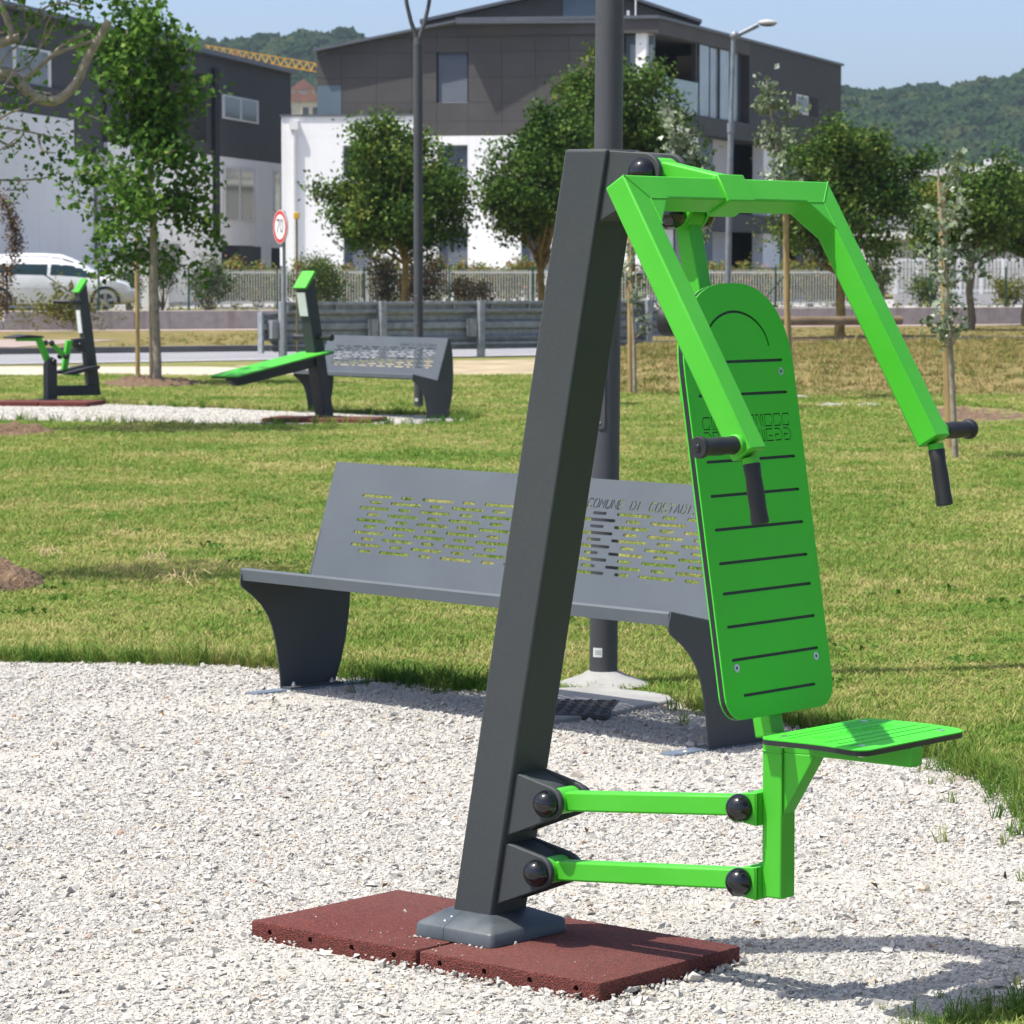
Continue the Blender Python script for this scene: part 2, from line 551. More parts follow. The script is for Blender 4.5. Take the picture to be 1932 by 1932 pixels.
# road: near edge and kerb line recede to the right
RN0, RN1 = gnd(0, 689), gnd(1932, 657)
RF0, RF1 = gnd(0, 670), gnd(1932, 646.5)
def along(a, q, s):
    return a + (q - a) * s
road_pts = [along(RN0, RN1, -1.2), along(RN0, RN1, 2.5), along(RF0, RF1, 2.5), along(RF0, RF1, -1.2)]
sheet('road', [p.to_2d() for p in road_pts], 0.012, M['asphalt'])
M['line_paint'] = mat('road_line_paint', (0.62, 0.62, 0.60), 0.8, var=0.2, vscale=3)
ed0, ed1 = along(RN0, RN1, -1.2), along(RN0, RN1, 2.5)
nrm = Vector((-(ed1 - ed0).y, (ed1 - ed0).x, 0)).normalized()
sheet('road_edge_line', [p.to_2d() for p in (ed0 + nrm * 0.25, ed1 + nrm * 0.25, ed1 + nrm * 0.40, ed0 + nrm * 0.40)], 0.016, M['line_paint'])

# kerb, far verge, footway and the parking yard behind the low wall
k0, k1 = along(RF0, RF1, -1.2), along(RF0, RF1, 2.5)
kd = (k1 - k0).normalized(); kn = Vector((-kd.y, kd.x, 0))
mb = MB()
mb.hexa([(*(k0).to_2d(), 0), (*(k1).to_2d(), 0), (*(k1 + kn * 0.16).to_2d(), 0), (*(k0 + kn * 0.16).to_2d(), 0),
         (*(k0).to_2d(), 0.125), (*(k1).to_2d(), 0.125), (*(k1 + kn * 0.16).to_2d(), 0.125), (*(k0 + kn * 0.16).to_2d(), 0.125)])
tag(mb.build('kerb', M['kerb'], bev=0.01), kind='structure')
W0, W1 = gnd(8, 633), gnd(1932, 620)            # foot of the low retaining wall
wd = (W1 - W0).normalized(); wnv = Vector((-wd.y, wd.x, 0))
wa, wb_ = W0 - wd * 0, W1 + wd * 22
mb = MB()
va, vb_ = k0 + kn * 0.16, k1 + kn * 0.16
mb.hexa([(va.x, va.y, 0), (vb_.x, vb_.y, 0), (wb_.x, wb_.y + 9, 0), (W0.x - 30, W0.y, 0), (va.x, va.y, 0.115), (vb_.x, vb_.y, 0.115), (wb_.x, wb_.y + 9, 0.115), (W0.x - 30, W0.y, 0.115)])
tag(mb.build('verge', M['drybank']), kind='structure')
fw = [W0 - wd * 30 - wnv * 1.9, wb_ - wnv * 1.9, wb_ - wnv * 0.02, W0 - wd * 30 - wnv * 0.02]
sheet('footway', [p.to_2d() for p in fw], 0.121, M['paving'])
sheet('driveway', [p.to_2d() for p in (gnd(-150, 655, .12), gnd(30, 655.5, .12), gnd(230, 641, .12), gnd(-150, 641, .12))], 0.125, M['paving'])
YARD = 0.40
y0, y1 = W0 + wnv * 0.25, wb_ + wnv * 0.25
mb = MB()
ring = [Vector((-70, 74.5)), y0.to_2d(), y1.to_2d(), Vector((90, 170)), Vector((-70, 170))]
mb.prism([tuple(p) for p in ring], lambda u, v_, w: (u, v_, w), 0.02, YARD)
tag(mb.build('yard', M['drybank']), kind='structure')

M['bounce_paving'] = mat('pale_bounce_paving', (0.40, 0.39, 0.37), 0.9, var=0.12, vscale=0.6)
sheet('bounce_paving', [(-22, 91.0), (16, 91.0), (30, 112), (-22, 130)], YARD + 0.004, M['bounce_paving'])  # pale paving added to bounce light on to the white front

# bank of dry grass between lawn and road on the right
def bank_h(x, y):
    def ss(v_): v_ = max(0.0, min(1.0, v_)); return v_ * v_ * (3 - 2 * v_)
    toe = 39.2 - 0.35 * (x - 1.4)
    roadline = RN0.y + (x - RN0.x) * (RN1.y - RN0.y) / (RN1.x - RN0.x)
    h = 0.24 * ss((y - toe) / 6.0) * ss((x - 0.9) / 1.2) * ss((roadline - 0.2 - y) / 3.5)
    return h + 0.02 * ss((x - 0.9) / 1.2) * math.sin(x * 3.1 + y * 1.7) * math.sin(x * 1.3 - y * 2.2) * ss((y - toe) / 2)
mb = MB()
nx, ny = 60, 48
x0_, x1_, yb0, yb1 = 0.8, 11.5, 36.2, 62.0
for j in range(ny + 1):
    for i in range(nx + 1):
        x, y = x0_ + (x1_ - x0_) * i / nx, yb0 + (yb1 - yb0) * j / ny
        roadline = RN0.y + (x - RN0.x) * (RN1.y - RN0.y) / (RN1.x - RN0.x)
        y = min(y, roadline - 0.02)
        mb.v.append((x, y, 0.006 + bank_h(x, y)))
for j in range(ny):
    for i in range(nx):
        a = j * (nx + 1) + i
        mb.f.append((a, a + 1, a + nx + 2, a + nx + 1))
tag(mb.build('bank', M['drybank'], ang=180), kind='structure')

# wooded hill behind the village
def hill_h(x, y):
    crest = 53.5 + 12.5 * math.exp(-((x + 80) / 60.0) ** 2) - 0.005 * x + 2.5 * math.sin(x * 0.045) + 1.6 * math.sin(x * 0.11 + 1)
    tt = max(0.0, min(1.0, (y - 640) / 360.0))
    k = tt * tt * (3 - 2 * tt)
    return crest * k + 3 * math.sin(x * 0.06 + y * 0.03) * k
mb = MB()
nx, ny = 60, 24
for j in range(ny + 1):
    for i in range(nx + 1):
        x, y = -420 + 900 * i / nx, 620 + 480 * j / ny
        mb.v.append((x, y, hill_h(x, y) - 1.0))
for j in range(ny):
    for i in range(nx):
        a = j * (nx + 1) + i
        mb.f.append((a, a + 1, a + nx + 2, a + nx + 1))
M['hill'] = mat('hill_undergrowth', (0.020, 0.035, 0.018), 0.95, var=0.3, vscale=0.1, spec=0.1)
tag(mb.build('hill', M['hill'], ang=180), kind='structure')

# ---------------------------------------------------------------- buildings
M['render_white'] = mat('white_render', (0.86, 0.86, 0.85), 0.9, var=0.04, vscale=0.5, bscale=30, bstr=0.15, bdist=0.01)
m = M['render_white']; t = m.node_tree; b = t.nodes['Principled BSDF']
src = b.inputs['Base Color'].links[0].from_socket
st_ = noise(t, tex_coord(t, 'Object', (2.2, 2.2, 0.10)), 2.0, 5, 0.65)
t.links.new(mixc(t, ramp(t, st_, [(0.50, (0, 0, 0)), (0.80, (0.30, 0.30, 0.30))]), src, (0.55, 0.53, 0.48)), b.inputs['Base Color'])
M['render_grey'] = mat('grey_render', (0.42, 0.42, 0.42), 0.9, var=0.06, vscale=0.5)
M['clad'] = mat('brown_grey_cladding', (0.072, 0.067, 0.066), 0.78, var=0.14, vscale=0.7, bscale=14, bstr=0.1)
M['clad_dark'] = mat('dark_cladding', (0.046, 0.047, 0.052), 0.75, var=0.12, vscale=0.8)
M['clad_blue'] = mat('slate_blue_panel', (0.105, 0.150, 0.185), 0.6, var=0.08, vscale=0.8)
M['roof_metal'] = mat('grey_metal_roof_edge', (0.12, 0.13, 0.15), 0.5, metal=0.3, var=0.1)
M['frame_white'] = mat('white_window_frame', (0.70, 0.71, 0.70), 0.6, var=0.03)
M['blind'] = mat('grey_blue_blind', (0.130, 0.155, 0.195), 0.55, var=0.08, vscale=2)
M['dark_void'] = mat('dark_interior', (0.020, 0.022, 0.028), 0.9, var=0.2)
M['pipe'] = mat('white_downpipe', (0.72, 0.72, 0.71), 0.6, var=0.05)
M['tiles_red'] = mat('red_roof_tiles', (0.24, 0.105, 0.07), 0.9, var=0.25, vscale=0.8)
M['wall_cream'] = mat('cream_house_wall', (0.52, 0.45, 0.36), 0.9, var=0.1, vscale=0.3)
def glass(name, base, rough=0.06):
    return mat(name, base, rough, var=0.25, vscale=0.6, spec=0.5)
M['glass'] = glass('window_glass', (0.030, 0.040, 0.048))
M['glass_pale'] = glass('pale_curtain_glass', (0.26, 0.31, 0.35), 0.15)
m, t, b = nt('balcony_glass')
b.inputs['Base Color'].default_value = (0.55, 0.72, 0.74, 1)
b.inputs['Roughness'].default_value = 0.03
b.inputs['Alpha'].default_value = 0.42
M['glass_clear'] = m

BY = 103.0
FR = R(-9.0)
apt = empty('apartment_building', (at(1242, 300, BY).x, BY, YARD), FR, 'white three storey apartment block with dark brown upper cladding and sloping roof', 'building')
def fx(px, Y=BY):
    x = at(px, 300, Y).x
    if Y == BY:            # measured along the slightly turned front
        xc = at(1242, 300, BY).x; x = xc + (x - xc) * 1.022
    return x
def fz(py, Y=BY): return at(966, py, Y).z
def P_(mb_, name, m_, parent=apt, bev=0.0, ang=38, keep=False):
    if keep:        # given in world axes although the block is turned towards the sun
        c_, s2 = math.cos(-FR), math.sin(-FR)
        ox, oy = parent.location.x, parent.location.y
        mb_.v = [(ox + (p[0] - ox) * c_ - (p[1] - oy) * s2, oy + (p[0] - ox) * s2 + (p[1] - oy) * c_, p[2]) for p in mb_.v]
    return mb_.build(name, m_, parent, bev, ang, world=True)

# lower white storeys: a wall with real window openings
def wall_front(name, x0, x1, z0, z1, wins, yf, th, m_, parent):
    me = holed(name, [(x0, z0), (x1, z0), (x1, z1), (x0, z1)], [[(a, c), (a2, c), (a2, c2), (a, c2)] for a, a2, c, c2 in wins], th, m_)
    me.transform(frame((0, yf, 0), (1, 0, 0), (0, 0, 1), (0, -1, 0)))
    me.transform(Matrix.Translation((0, th, 0)))
    me.transform(Matrix.Translation(-Vector(parent.location)))
    return link(name, me, parent)
cols_ = ((647.5, 703), (829, 885), (985, 1041), (1098, 1150))
wins = []
for a, q in cols_:
    wins.append((fx(a), fx(q), fz(334), fz(271)))
    wins.append((fx(a), fx(q), fz(512), fz(432)))
WX0, WX1 = fx(530), fx(1236)
wall_front('white_wall', WX0, WX1, YARD - 0.3, fz(254), wins, BY, 0.30, M['render_white'], apt)
mb = MB(); mb.obox(WX0 + 0.0, fx(790), BY, BY + 9, fz(254) + 0.002, fz(215)); P_(mb, 'parapet_block', M['render_white'])
mb = MB(); mb.obox(WX0 - 0.05, fx(790) - 0.0, BY - 0.05, BY + 9.05, fz(215) + 0.002, fz(211)); P_(mb, 'coping', M['roof_metal'])
mb = MB(); mb.obox(WX0, WX0 + 0.25, BY + 0.302, BY + 9, YARD - 0.3, fz(254)); P_(mb, 'side_wall', M['render_white'])
mb = MB(); mb.obox(WX0 + 0.3, WX1 - 0.2, BY + 1.2, BY + 1.3, YARD, fz(256)); P_(mb, 'inner_wall', M['dark_void'])
for i, (a, q) in enumerate(cols_):
    for z0, z1, kind in ((fz(334), fz(271), 0), (fz(512), fz(432), 1)):
        x0, x1 = fx(a), fx(q)
        fr = MB()
        for u0, u1, w0, w1 in ((x0, x1, z0, z0 + 0.06), (x0, x1, z1 - 0.06, z1), (x0, x0 + 0.06, z0 + 0.061, z1 - 0.061), (x1 - 0.06, x1, z0 + 0.061, z1 - 0.061)):
            fr.obox(u0 + 0.001, u1 - 0.001, BY + 0.16, BY + 0.24, w0 + 0.001, w1 - 0.001)
        w_o = P_(fr, 'window', M['clad_blue'])
        if kind or i % 2 == 1:
            n = int((z1 - z0) / 0.075)
            bl = MB()
            for j in range(n):
                zc = z0 + (z1 - z0) * (j + 0.5) / n
                bl.add([(x0 + 0.06, BY + 0.15, zc - 0.036), (x1 - 0.06, BY + 0.15, zc - 0.036), (x1 - 0.06, BY + 0.185, zc + 0.030), (x0 + 0.06, BY + 0.185, zc + 0.030)], [(0, 1, 2, 3)])
            bl.v = [(p[0] - apt.location.x, p[1] - apt.location.y, p[2] - apt.location.z) for p in bl.v]
            bo = bl.build('blind', M['blind'], w_o)
        else:
            g = MB(); g.obox(x0 + 0.06, x1 - 0.06, BY + 0.19, BY + 0.205, z0 + 0.06, z1 - 0.06)
            g.v = [(p[0] - apt.location.x, p[1] - apt.location.y, p[2] - apt.location.z) for p in g.v]
            g.build('pane', M['glass'], w_o)
# downpipe with hopper
mb = MB(); px_ = fx(556)
mb.path([(px_, BY - 0.09, YARD), (px_, BY - 0.09, fz(238))], 0.075, 12)
mb.obox(px_ - 0.14, px_ + 0.14, BY - 0.2, BY - 0.004, fz(240), fz(224)); P_(mb, 'downpipe', M['pipe'])

# upper storey: cladding panels under a mono-pitch gable, with an open roof corner on the right
UX0, UX1 = fx(597), fx(1177)
ZB = fz(254) + 0.003
def roof_z(x):                       # underside line of the sloping roof, level after the ridge of the front part
    xa, za, xb, zb_ = fx(597), fz(92), fx(868), fz(38)
    return za + (zb_ - za) * min(1.0, (x - xa) / (xb - xa))
mb = MB()
mb.prism([(UX0, ZB), (fx(1236), ZB), (fx(1236), fz(62)), (fx(1236), fz(41)), (fx(868), fz(41)), (UX0, fz(95))], lambda u, v_, w: (u, w, v_), BY + 0.62, BY + 0.70)
win = (fx(825.5), fx(886), fz(190), fz(94.5))
# panels
xs = [UX0, fx(645), fx(712), fx(779), fx(825.5), fx(886), fx(949), fx(1012), fx(1075), fx(1138), UX1]
zs = [ZB, fz(226), fz(190), fz(142), fz(94.5), fz(66), fz(30)]
pan_root = apt
for i in range(len(xs) - 1):
    for j in range(len(zs) - 1):
        if i == 0 and 0 <= j < 3 and zs[j + 1] <= fz(142) + 0.01: continue
        if i == 4 and 2 <= j <= 3: continue
        x0, x1, z0, z1 = xs[i] + 0.004, xs[i + 1] - 0.004, zs[j] + 0.004, zs[j + 1] - 0.004
        za, zb_ = min(z1, roof_z(x0)), min(z1, roof_z(x1))
        if za <= z0 + 0.02 and zb_ <= z0 + 0.02: continue
        if za <= z0:
            f_ = (z0 - za) / (zb_ - za); xx = x0 + (x1 - x0) * f_
            poly = [(xx, z0), (x1, z0), (x1, zb_)]
        else:
            poly = [(x0, z0), (x1, z0), (x1, zb_), (x0, za)]
            if za < z1 - 0.001 and zb_ > z1 - 0.001: pass
        mb = MB(); mb.prism(poly, lambda u, v_, w: (u, w, v_), BY + 0.05, BY + 0.09)
        P_(mb, 'cladding_panel', M['clad'])
mb = MB()
bpoly = [(UX0 + .01, ZB + .01), (UX1 - .01, ZB + .01), (UX1 - .01, fz(44)), (fx(868), fz(44)), (UX0 + .01, fz(98))]
me = holed('core_wall', bpoly, [[(win[0], win[2]), (win[1], win[2]), (win[1], win[3]), (win[0], win[3])]], 0.25, M['clad'])
me.transform(frame((0, BY + 0.35, 0), (1, 0, 0), (0, 0, 1), (0, -1, 0))); me.transform(Matrix.Translation(-Vector(apt.location)))
link('core_wall', me, apt)
mb = MB(); mb.obox(UX0 + 0.02, fx(645) - 0.01, BY + 0.04, BY + 0.095, ZB, fz(155.5)); P_(mb, 'blue_panel', M['clad_blue'])
mb = MB(); mb.obox(UX0 + 0.02, fx(645) - 0.008, BY + 0.05, BY + 0.09, fz(155.5) + .008, fz(142) - .008); P_(mb, 'cladding_panel', M['clad'])
mb = MB(); mb.obox(win[0] + .01, win[1] - .01, BY + 0.22, BY + 0.25, win[2] + .01, win[3] - .01); wo = P_(mb, 'window', M['glass'])
bl = MB(); n = 22
for j in range(n):
    zc = win[2] + (win[3] - win[2]) * (j + 0.5) / n
    bl.add([(win[0] + .05, BY + 0.13, zc - 0.034), (win[1] - .05, BY + 0.13, zc - 0.034), (win[1] - .05, BY + 0.16, zc + 0.030), (win[0] + .05, BY + 0.16, zc + 0.030)], [(0, 1, 2, 3)])
bl.v = [(p[0] - apt.location.x, p[1] - apt.location.y, p[2] - apt.location.z) for p in bl.v]
bl.build('blind', M['blind'], wo)
# roof slab over the sloping part
mb = MB()
mb.prism([(fx(594), fz(91.5)), (fx(868), fz(37)), (fx(868), fz(33)), (fx(594), fz(86))], lambda u, v_, w: (u, w, v_), BY - 0.25, BY + 14)
P_(mb, 'roof', M['roof_metal'])
mb = MB(); mb.obox(UX0 + .02, UX0 + 0.3, BY + 0.36, BY + 12, ZB, fz(97)); P_(mb, 'side_wall', M['clad_dark'])

# set-back top part with its own gable roof
YB = 111.0
mb = MB()
ga = [(fx(800, YB), fz(60, YB)), (fx(1290, YB), fz(60, YB)), (fx(1290, YB), fz(38, YB)), (fx(1110, YB), fz(-26, YB)), (fx(800, YB), fz(44, YB))]
mb.prism(ga, lambda u, v_, w: (u, w, v_), YB, YB + 12); P_(mb, 'top_wall', M['clad'], keep=True)
mb = MB(); mb.prism([(fx(793, YB), fz(44, YB)), (fx(1110, YB), fz(-27, YB)), (fx(1322, YB), fz(44, YB)), (fx(1322, YB), fz(38.5, YB)), (fx(1110, YB), fz(-33, YB)), (fx(793, YB), fz(38, YB))], lambda u, v_, w: (u, w, v_), YB - 0.4, YB + 12.5)
P_(mb, 'roof', M['roof_metal'], keep=True)
mb = MB(); mb.obox(fx(1062, YB), fx(1126, YB), YB - 0.06, YB - 0.004, fz(58, YB), fz(-8, YB)); P_(mb, 'blue_panel', M['clad_blue'], keep=True)
mb = MB(); mb.path([(fx(1197, YB), YB - 0.8, fz(40, YB)), (fx(1197, YB), YB - 0.8, fz(-8, YB))], 0.03, 6); mb.obox(fx(1181, YB), fx(1186, YB), YB - 0.5, YB - 0.41, fz(34, YB), fz(22, YB)); P_(mb, 'vent_pipe', M['pipe'], keep=True)

# right flank, running away from the street
C1 = Vector((fx(1242), BY, 0)); 
yc2 = 127.0; C2 = Vector((at(1586, 300, yc2).x, yc2, 0))
SD = (C2 - C1).normalized(); SN = Vector((-SD.y, SD.x, 0))       # SN points into the building
if SN.x > 0: SN = -SN
SN_out = -SN
def s_at(px): 
    q = on(px, 507, C1, SN_out); return (q - C1).dot(SD)
def z_at(px, py): return on(px, py, C1, SN_out).z
def sbox(name, m_, s0, s1, d0, d1, z0, z1, z0b=None, z1b=None, parent=apt):
    """box on the flank: s along it, d depth into the building"""
    p = []
    z0b = z0 if z0b is None else z0b; z1b = z1 if z1b is None else z1b
    f_ = lambda s, d, z: tuple(C1 + SD * s + SN * d + Vector((0, 0, z)))
    mb_ = MB(); mb_.hexa([f_(s0, d0, z0), f_(s1, d0, z0b), f_(s1, d1, z0b), f_(s0, d1, z0), f_(s0, d0, z1), f_(s1, d0, z1b), f_(s1, d1, z1b), f_(s0, d1, z1)])
    return P_(mb_, name, m_, parent, keep=True)
SL = (C2 - C1).length
z_top = fz(35)
z_fb = z_at(1242, 62)
z_slab_t, z_slab_b = z_at(1412, 233), z_at(1412, 266)
z_s2t, z_s2b = z_at(1412, 405), z_at(1412, 438)
s_rec = s_at(1412)
z_par = z_at(1586, 127)
sbox('fascia', M['clad'], 0.0, s_rec, 0.0, 0.35, z_fb, z_top)
mb = MB(); mb.obox(fx(868), fx(1242) - 0.003, BY - 0.02, BY + 0.33, fz(62), z_top); P_(mb, 'fascia', M['clad'])
mb = MB(); mb.obox(fx(864), fx(1243), BY - 0.1, BY + 0.4, z_top + 0.002, z_top + 0.10); P_(mb, 'coping', M['roof_metal'])
sbox('coping', M['roof_metal'], 0.0, SL + 0.15, -0.08, 0.4, z_top + 0.002, z_top + 0.09)
sbox('clad_wall', M['clad_dark'], s_rec + 0.01, SL, 0.0, 0.35, z_slab_b, z_top)
sbox('gable_wall', M['clad'], SL - 0.3, SL - 0.001, 0.352, 9, YARD, z_top - 0.1)
sbox('soffit', M['clad_dark'], 0.3, s_rec, 0.36, 3.2, z_fb + 0.02, z_fb + 0.15)
# loggia: side wall, dark opening and sliding glass panels
mb = MB(); mb.obox(fx(1178), fx(1231), BY + 0.40, BY + 0.48, ZB, fz(64)); P_(mb, 'glazed_screen', M['clad_blue'])
g = MB(); g.obox(fx(1187), fx(1231) - 0.02, BY + 0.36, BY + 0.395, ZB + 0.1, fz(82)); P_(g, 'pane', M['glass_pale'])
sbox('back_wall', M['dark_void'], 0.2, s_rec, 2.6, 2.75, z_slab_t, z_fb + 0.02)
sbox('pier', M['render_white'], 0.02, s_at(1258), 0.42, 0.75, z_slab_t, z_fb + 0.02)
sbox('frame_post', M['clad_dark'], s_at(1258) + 0.01, s_at(1262), 0.8, 0.95, z_slab_t, z_fb + 0.02)
sbox('frame_post', M['clad_dark'], s_at(1320), s_at(1323.5), 0.16, 0.30, z_slab_t, z_fb)
e = [s_at(v_) for v_ in (1324, 1342.5, 1361, 1380, 1399)]
for i in range(4):
    sbox('sliding_pane', M['glass_pale'], e[i] + 0.03, e[i + 1] - 0.03, 0.10 + 0.05 * (i % 2), 0.13 + 0.05 * (i % 2), z_slab_t + 0.02, z_fb - 0.01)
    sbox('frame_post', M['clad_dark'], e[i + 1] - 0.028, e[i + 1] + 0.028, 0.08, 0.2, z_slab_t, z_fb)
sbox('reveal', M['dark_void'], s_at(1399) + 0.03, s_rec, 0.5, 0.6, z_slab_t, z_fb)
sbox('balustrade', M['glass_clear'], 0.1, s_at(1320), 0.08, 0.10, z_slab_t, z_slab_t + 1.05)
mb = MB(); mb.obox(fx(1232), fx(1243), BY + 0.06, BY + 0.08, z_slab_t, z_slab_t + 1.05); P_(mb, 'balustrade', M['glass_clear'])
sbox('floor_slab', M['clad_dark'], 0.0, s_rec, 0.0, 3.3, z_slab_b, z_slab_t - 0.003)
# storeys below: alternating white piers, slate panels and dark openings
for zb0, zt0 in ((z_s2t + 0.003, z_slab_b - 0.003), (YARD, z_s2b - 0.003)):
    sbox('back_wall', M['dark_void'], 0.3, SL - 0.3, 1.5, 1.6, zb0, zt0)
    for a, q, m_, d in ((1243, 1290, 'render_white', 0.35), (1312, 1333, 'render_white', 0.3), (1333.5, 1374, 'clad_blue', 0.55), (1374.5, 1409, 'render_grey', 0.7), (1455, 1486, 'render_white', 0.3), (1486.5, 1512, 'clad_blue', 0.6), (1545, 1575, 'render_grey', 0.5)):
        sbox('pier' if 'render' in m_ else 'slate_panel', M[m_], s_at(a), s_at(q), d, d + 0.4, zb0, zt0)
sbox('floor_slab', M['clad_dark'], 0.0, SL, 0.0, 3.3, z_s2b, z_s2t)
sbox('slab_edge', M['clad_dark'], s_rec + 0.01, SL, 0.36, 3.0, z_slab_b, z_slab_t)
# small window in the flank
zw0, zw1 = z_at(1520, 217), z_at(1520, 181)
wo = sbox('window', M['frame_white'], s_at(1500), s_at(1522), -0.03, -0.004, zw0, zw1)
for s0_, s1_ in ((s_at(1500) + 0.15, s_at(1522) - 0.15),):
    f_ = lambda s, d, z: tuple(C1 + SD * s + SN * d + Vector((0, 0, z)))
    g = MB(); g.hexa([f_(s0_, -0.04, zw0 + .08), f_(s1_, -0.04, zw0 + .08), f_(s1_, -0.032, zw0 + .08), f_(s0_, -0.032, zw0 + .08), f_(s0_, -0.04, zw1 - .08), f_(s1_, -0.04, zw1 - .08), f_(s1_, -0.032, zw1 - .08), f_(s0_, -0.032, zw1 - .08)])
    P_(g, 'pane', M['glass'], wo, keep=True) if False else g
    c_, s2 = math.cos(-FR), math.sin(-FR); ox, oy, oz = apt.location
    g.v = [((p[0] - ox) * c_ - (p[1] - oy) * s2, (p[0] - ox) * s2 + (p[1] - oy) * c_, p[2] - oz) for p in g.v]
    g.build('pane', M['glass'], wo)
sbox('window_reveal', M['dark_void'], s_at(1522) + 0.01, s_at(1541), -0.01, -0.004, zw0, zw1)
mb = MB()
ftop = [C1 + SN * 0.35, C2 + SN * 0.35, C2 + SN * 10, Vector((fx(868), BY + 14, 0)), Vector((fx(868), BY + 0.4, 0))]
mb.prism([tuple(p.to_2d()) for p in ftop], lambda u, v_, w: (u, v_, w), z_top - 0.12, z_top - 0.02); P_(mb, 'flat_roof', M['roof_metal'], keep=True)

# ---- left building: one long shaded facade running away to the right
Lp0, Lp1 = at(0, 300, 92.0), at(550, 300, 124.0)
L0 = Vector((Lp0.x, Lp0.y, 0)); L1 = Vector((Lp1.x, Lp1.y, 0))
LD = (L1 - L0).normalized(); LN = Vector((-LD.y, LD.x, 0))       # into the building (left)
if LN.x > 0: LN = -LN
lapt = empty('apartment_building', (L0.x, L0.y, YARD), 0, 'long shaded apartment block on the left, dark grey above white', 'building')
def ls(px): return (on(px, 507, L0, LN) - L0).dot(LD)
def lz(px, py): return on(px, py, L0, LN).z
def lbox(name, m_, s0, s1, d0, d1, z0, z1, z0b=None, z1b=None, parent=lapt):
    z0b = z0 if z0b is None else z0b; z1b = z1 if z1b is None else z1b
    f_ = lambda s, d, z: tuple(L0 + LD * s + LN * d + Vector((0, 0, z)))
    mb_ = MB(); mb_.hexa([f_(s0, d0, z0), f_(s1, d0, z0b), f_(s1, d1, z0b), f_(s0, d1, z0), f_(s0, d0, z1), f_(s1, d0, z1b), f_(s1, d1, z1b), f_(s0, d1, z1)])
    return P_(mb_, name, m_, parent)
SE = (L1 - L0).length
zl_top0, zl_top1 = lz(0, 14), lz(548, 140)
zl_top = (zl_top0 + zl_top1) / 2
zmid = lz(330, 284)
z_edge = lz(140, 226)
s_a, s_b, s_c = ls(-140), ls(142), ls(205)
lbox('white_wall', M['render_white'], s_a, s_b - .005, 0.0, 0.4, YARD, z_edge - 0.003)
lbox('clad_wall', M['clad_dark'], s_a, s_b - .005, 0.02, 0.4, z_edge, zl_top)
lbox('clad_wall', M['clad_dark'], s_b, s_c - .005, 0.12, 0.5, lz(165, 291) + .003, zl_top)
lbox('white_wall', M['render_white'], s_b, s_c - .005, 0.10, 0.5, YARD, lz(165, 291))
s_r0, s_r1 = ls(300), ls(392)
lbox('white_wall', M['render_white'], s_c, SE, 0.0, 0.4, YARD, zmid - 0.003)
lbox('clad_wall', M['clad_dark'], s_c, s_r0 - .003, 0.01, 0.4, zmid, zl_top)
lbox('clad_wall', M['clad_dark'], s_r1 + .003, SE, 0.01, 0.4, zmid, zl_top)
lbox('clad_wall', M['clad_dark'], s_r0, s_r1, 0.01, 0.4, lz(345, 130), zl_top)
lbox('balcony_wall', M['clad_dark'], s_r0, s_r1, 0.01, 0.3, zmid, lz(345, 262))
lbox('loggia_wall', M['clad_blue'], s_r0, s_r1, 1.4, 1.5, lz(345, 262), lz(345, 130))
lbox('sliding_pane', M['glass'], ls(318), ls(345), 1.30, 1.39, lz(345, 262), lz(345, 140))
lbox('roof_edge', M['roof_metal'], s_a, SE + 0.2, -0.25, 6.0, zl_top + .003, zl_top + 0.16)
lbox('end_wall', M['clad_dark'], SE - 0.35, SE - .004, 0.41, 9, YARD, zl_top - 0.01)
lbox('downpipe', M['dark_void'], ls(402), ls(410), -0.12, -0.005, YARD + 2.0, lz(406, 130))
lbox('downpipe', M['pipe'], ls(404), ls(409), -0.12, -0.005, YARD, YARD + 1.98)
def lwin(p0, p1, q0, q1, nmull, glassm='glass', frame_m='frame_white'):
    pm = (p0 + p1) / 2
    z0, z1 = lz(pm, q1), lz(pm, q0)
    s0, s1 = ls(p0), ls(p1)
    o = lbox('window', M[frame_m], s0, s1, -0.04, -0.004, z0, z1)
    f_ = lambda s, d, z: tuple(L0 + LD * s + LN * d + Vector((0, 0, z)) - Vector(lapt.location))
    fw_ = min(0.32, (s1 - s0) * 0.1); 
    w_1 = (s1 - s0 - fw_ * (nmull + 1)) / nmull
    for i in range(nmull):
        a = s0 + fw_ + i * (w_1 + fw_); q = a + w_1
        g = MB(); g.hexa([f_(a, -0.05, z0 + .07), f_(q, -0.05, z0 + .07), f_(q, -0.042, z0 + .07), f_(a, -0.042, z0 + .07), f_(a, -0.05, z1 - .07), f_(q, -0.05, z1 - .07), f_(q, -0.042, z1 - .07), f_(a, -0.042, z1 - .07)])
        g.build('pane', M[glassm], o)
    return o
lwin(420, 488, 184, 229, 2)
lwin(421, 481, 316, 419, 2)
lwin(516, 527, 322, 400, 1)
lbox('reveal_strip', M['render_grey'], ls(184), ls(199), -0.02, -0.004, lz(190, 492), lz(190, 282))
lwin(256, 342, 455, 505, 2)
lwin(-120, 98, 76, 160, 3, 'glass_pale')
lbox('string_course', M['clad_dark'], s_a, s_b - .006, -0.1, -0.003, lz(60, 170), lz(60, 160))
lbox('garage_opening', M['dark_void'], ls(418), ls(478), -0.006, -0.003, YARD, lz(440, 463))
lbox('garage_door', M['clad_dark'], ls(450), ls(492), -0.012, -0.007, YARD, lz(470, 465))
lbox('garage_opening', M['dark_void'], ls(512), ls(528), -0.006, -0.003, YARD, lz(520, 468))

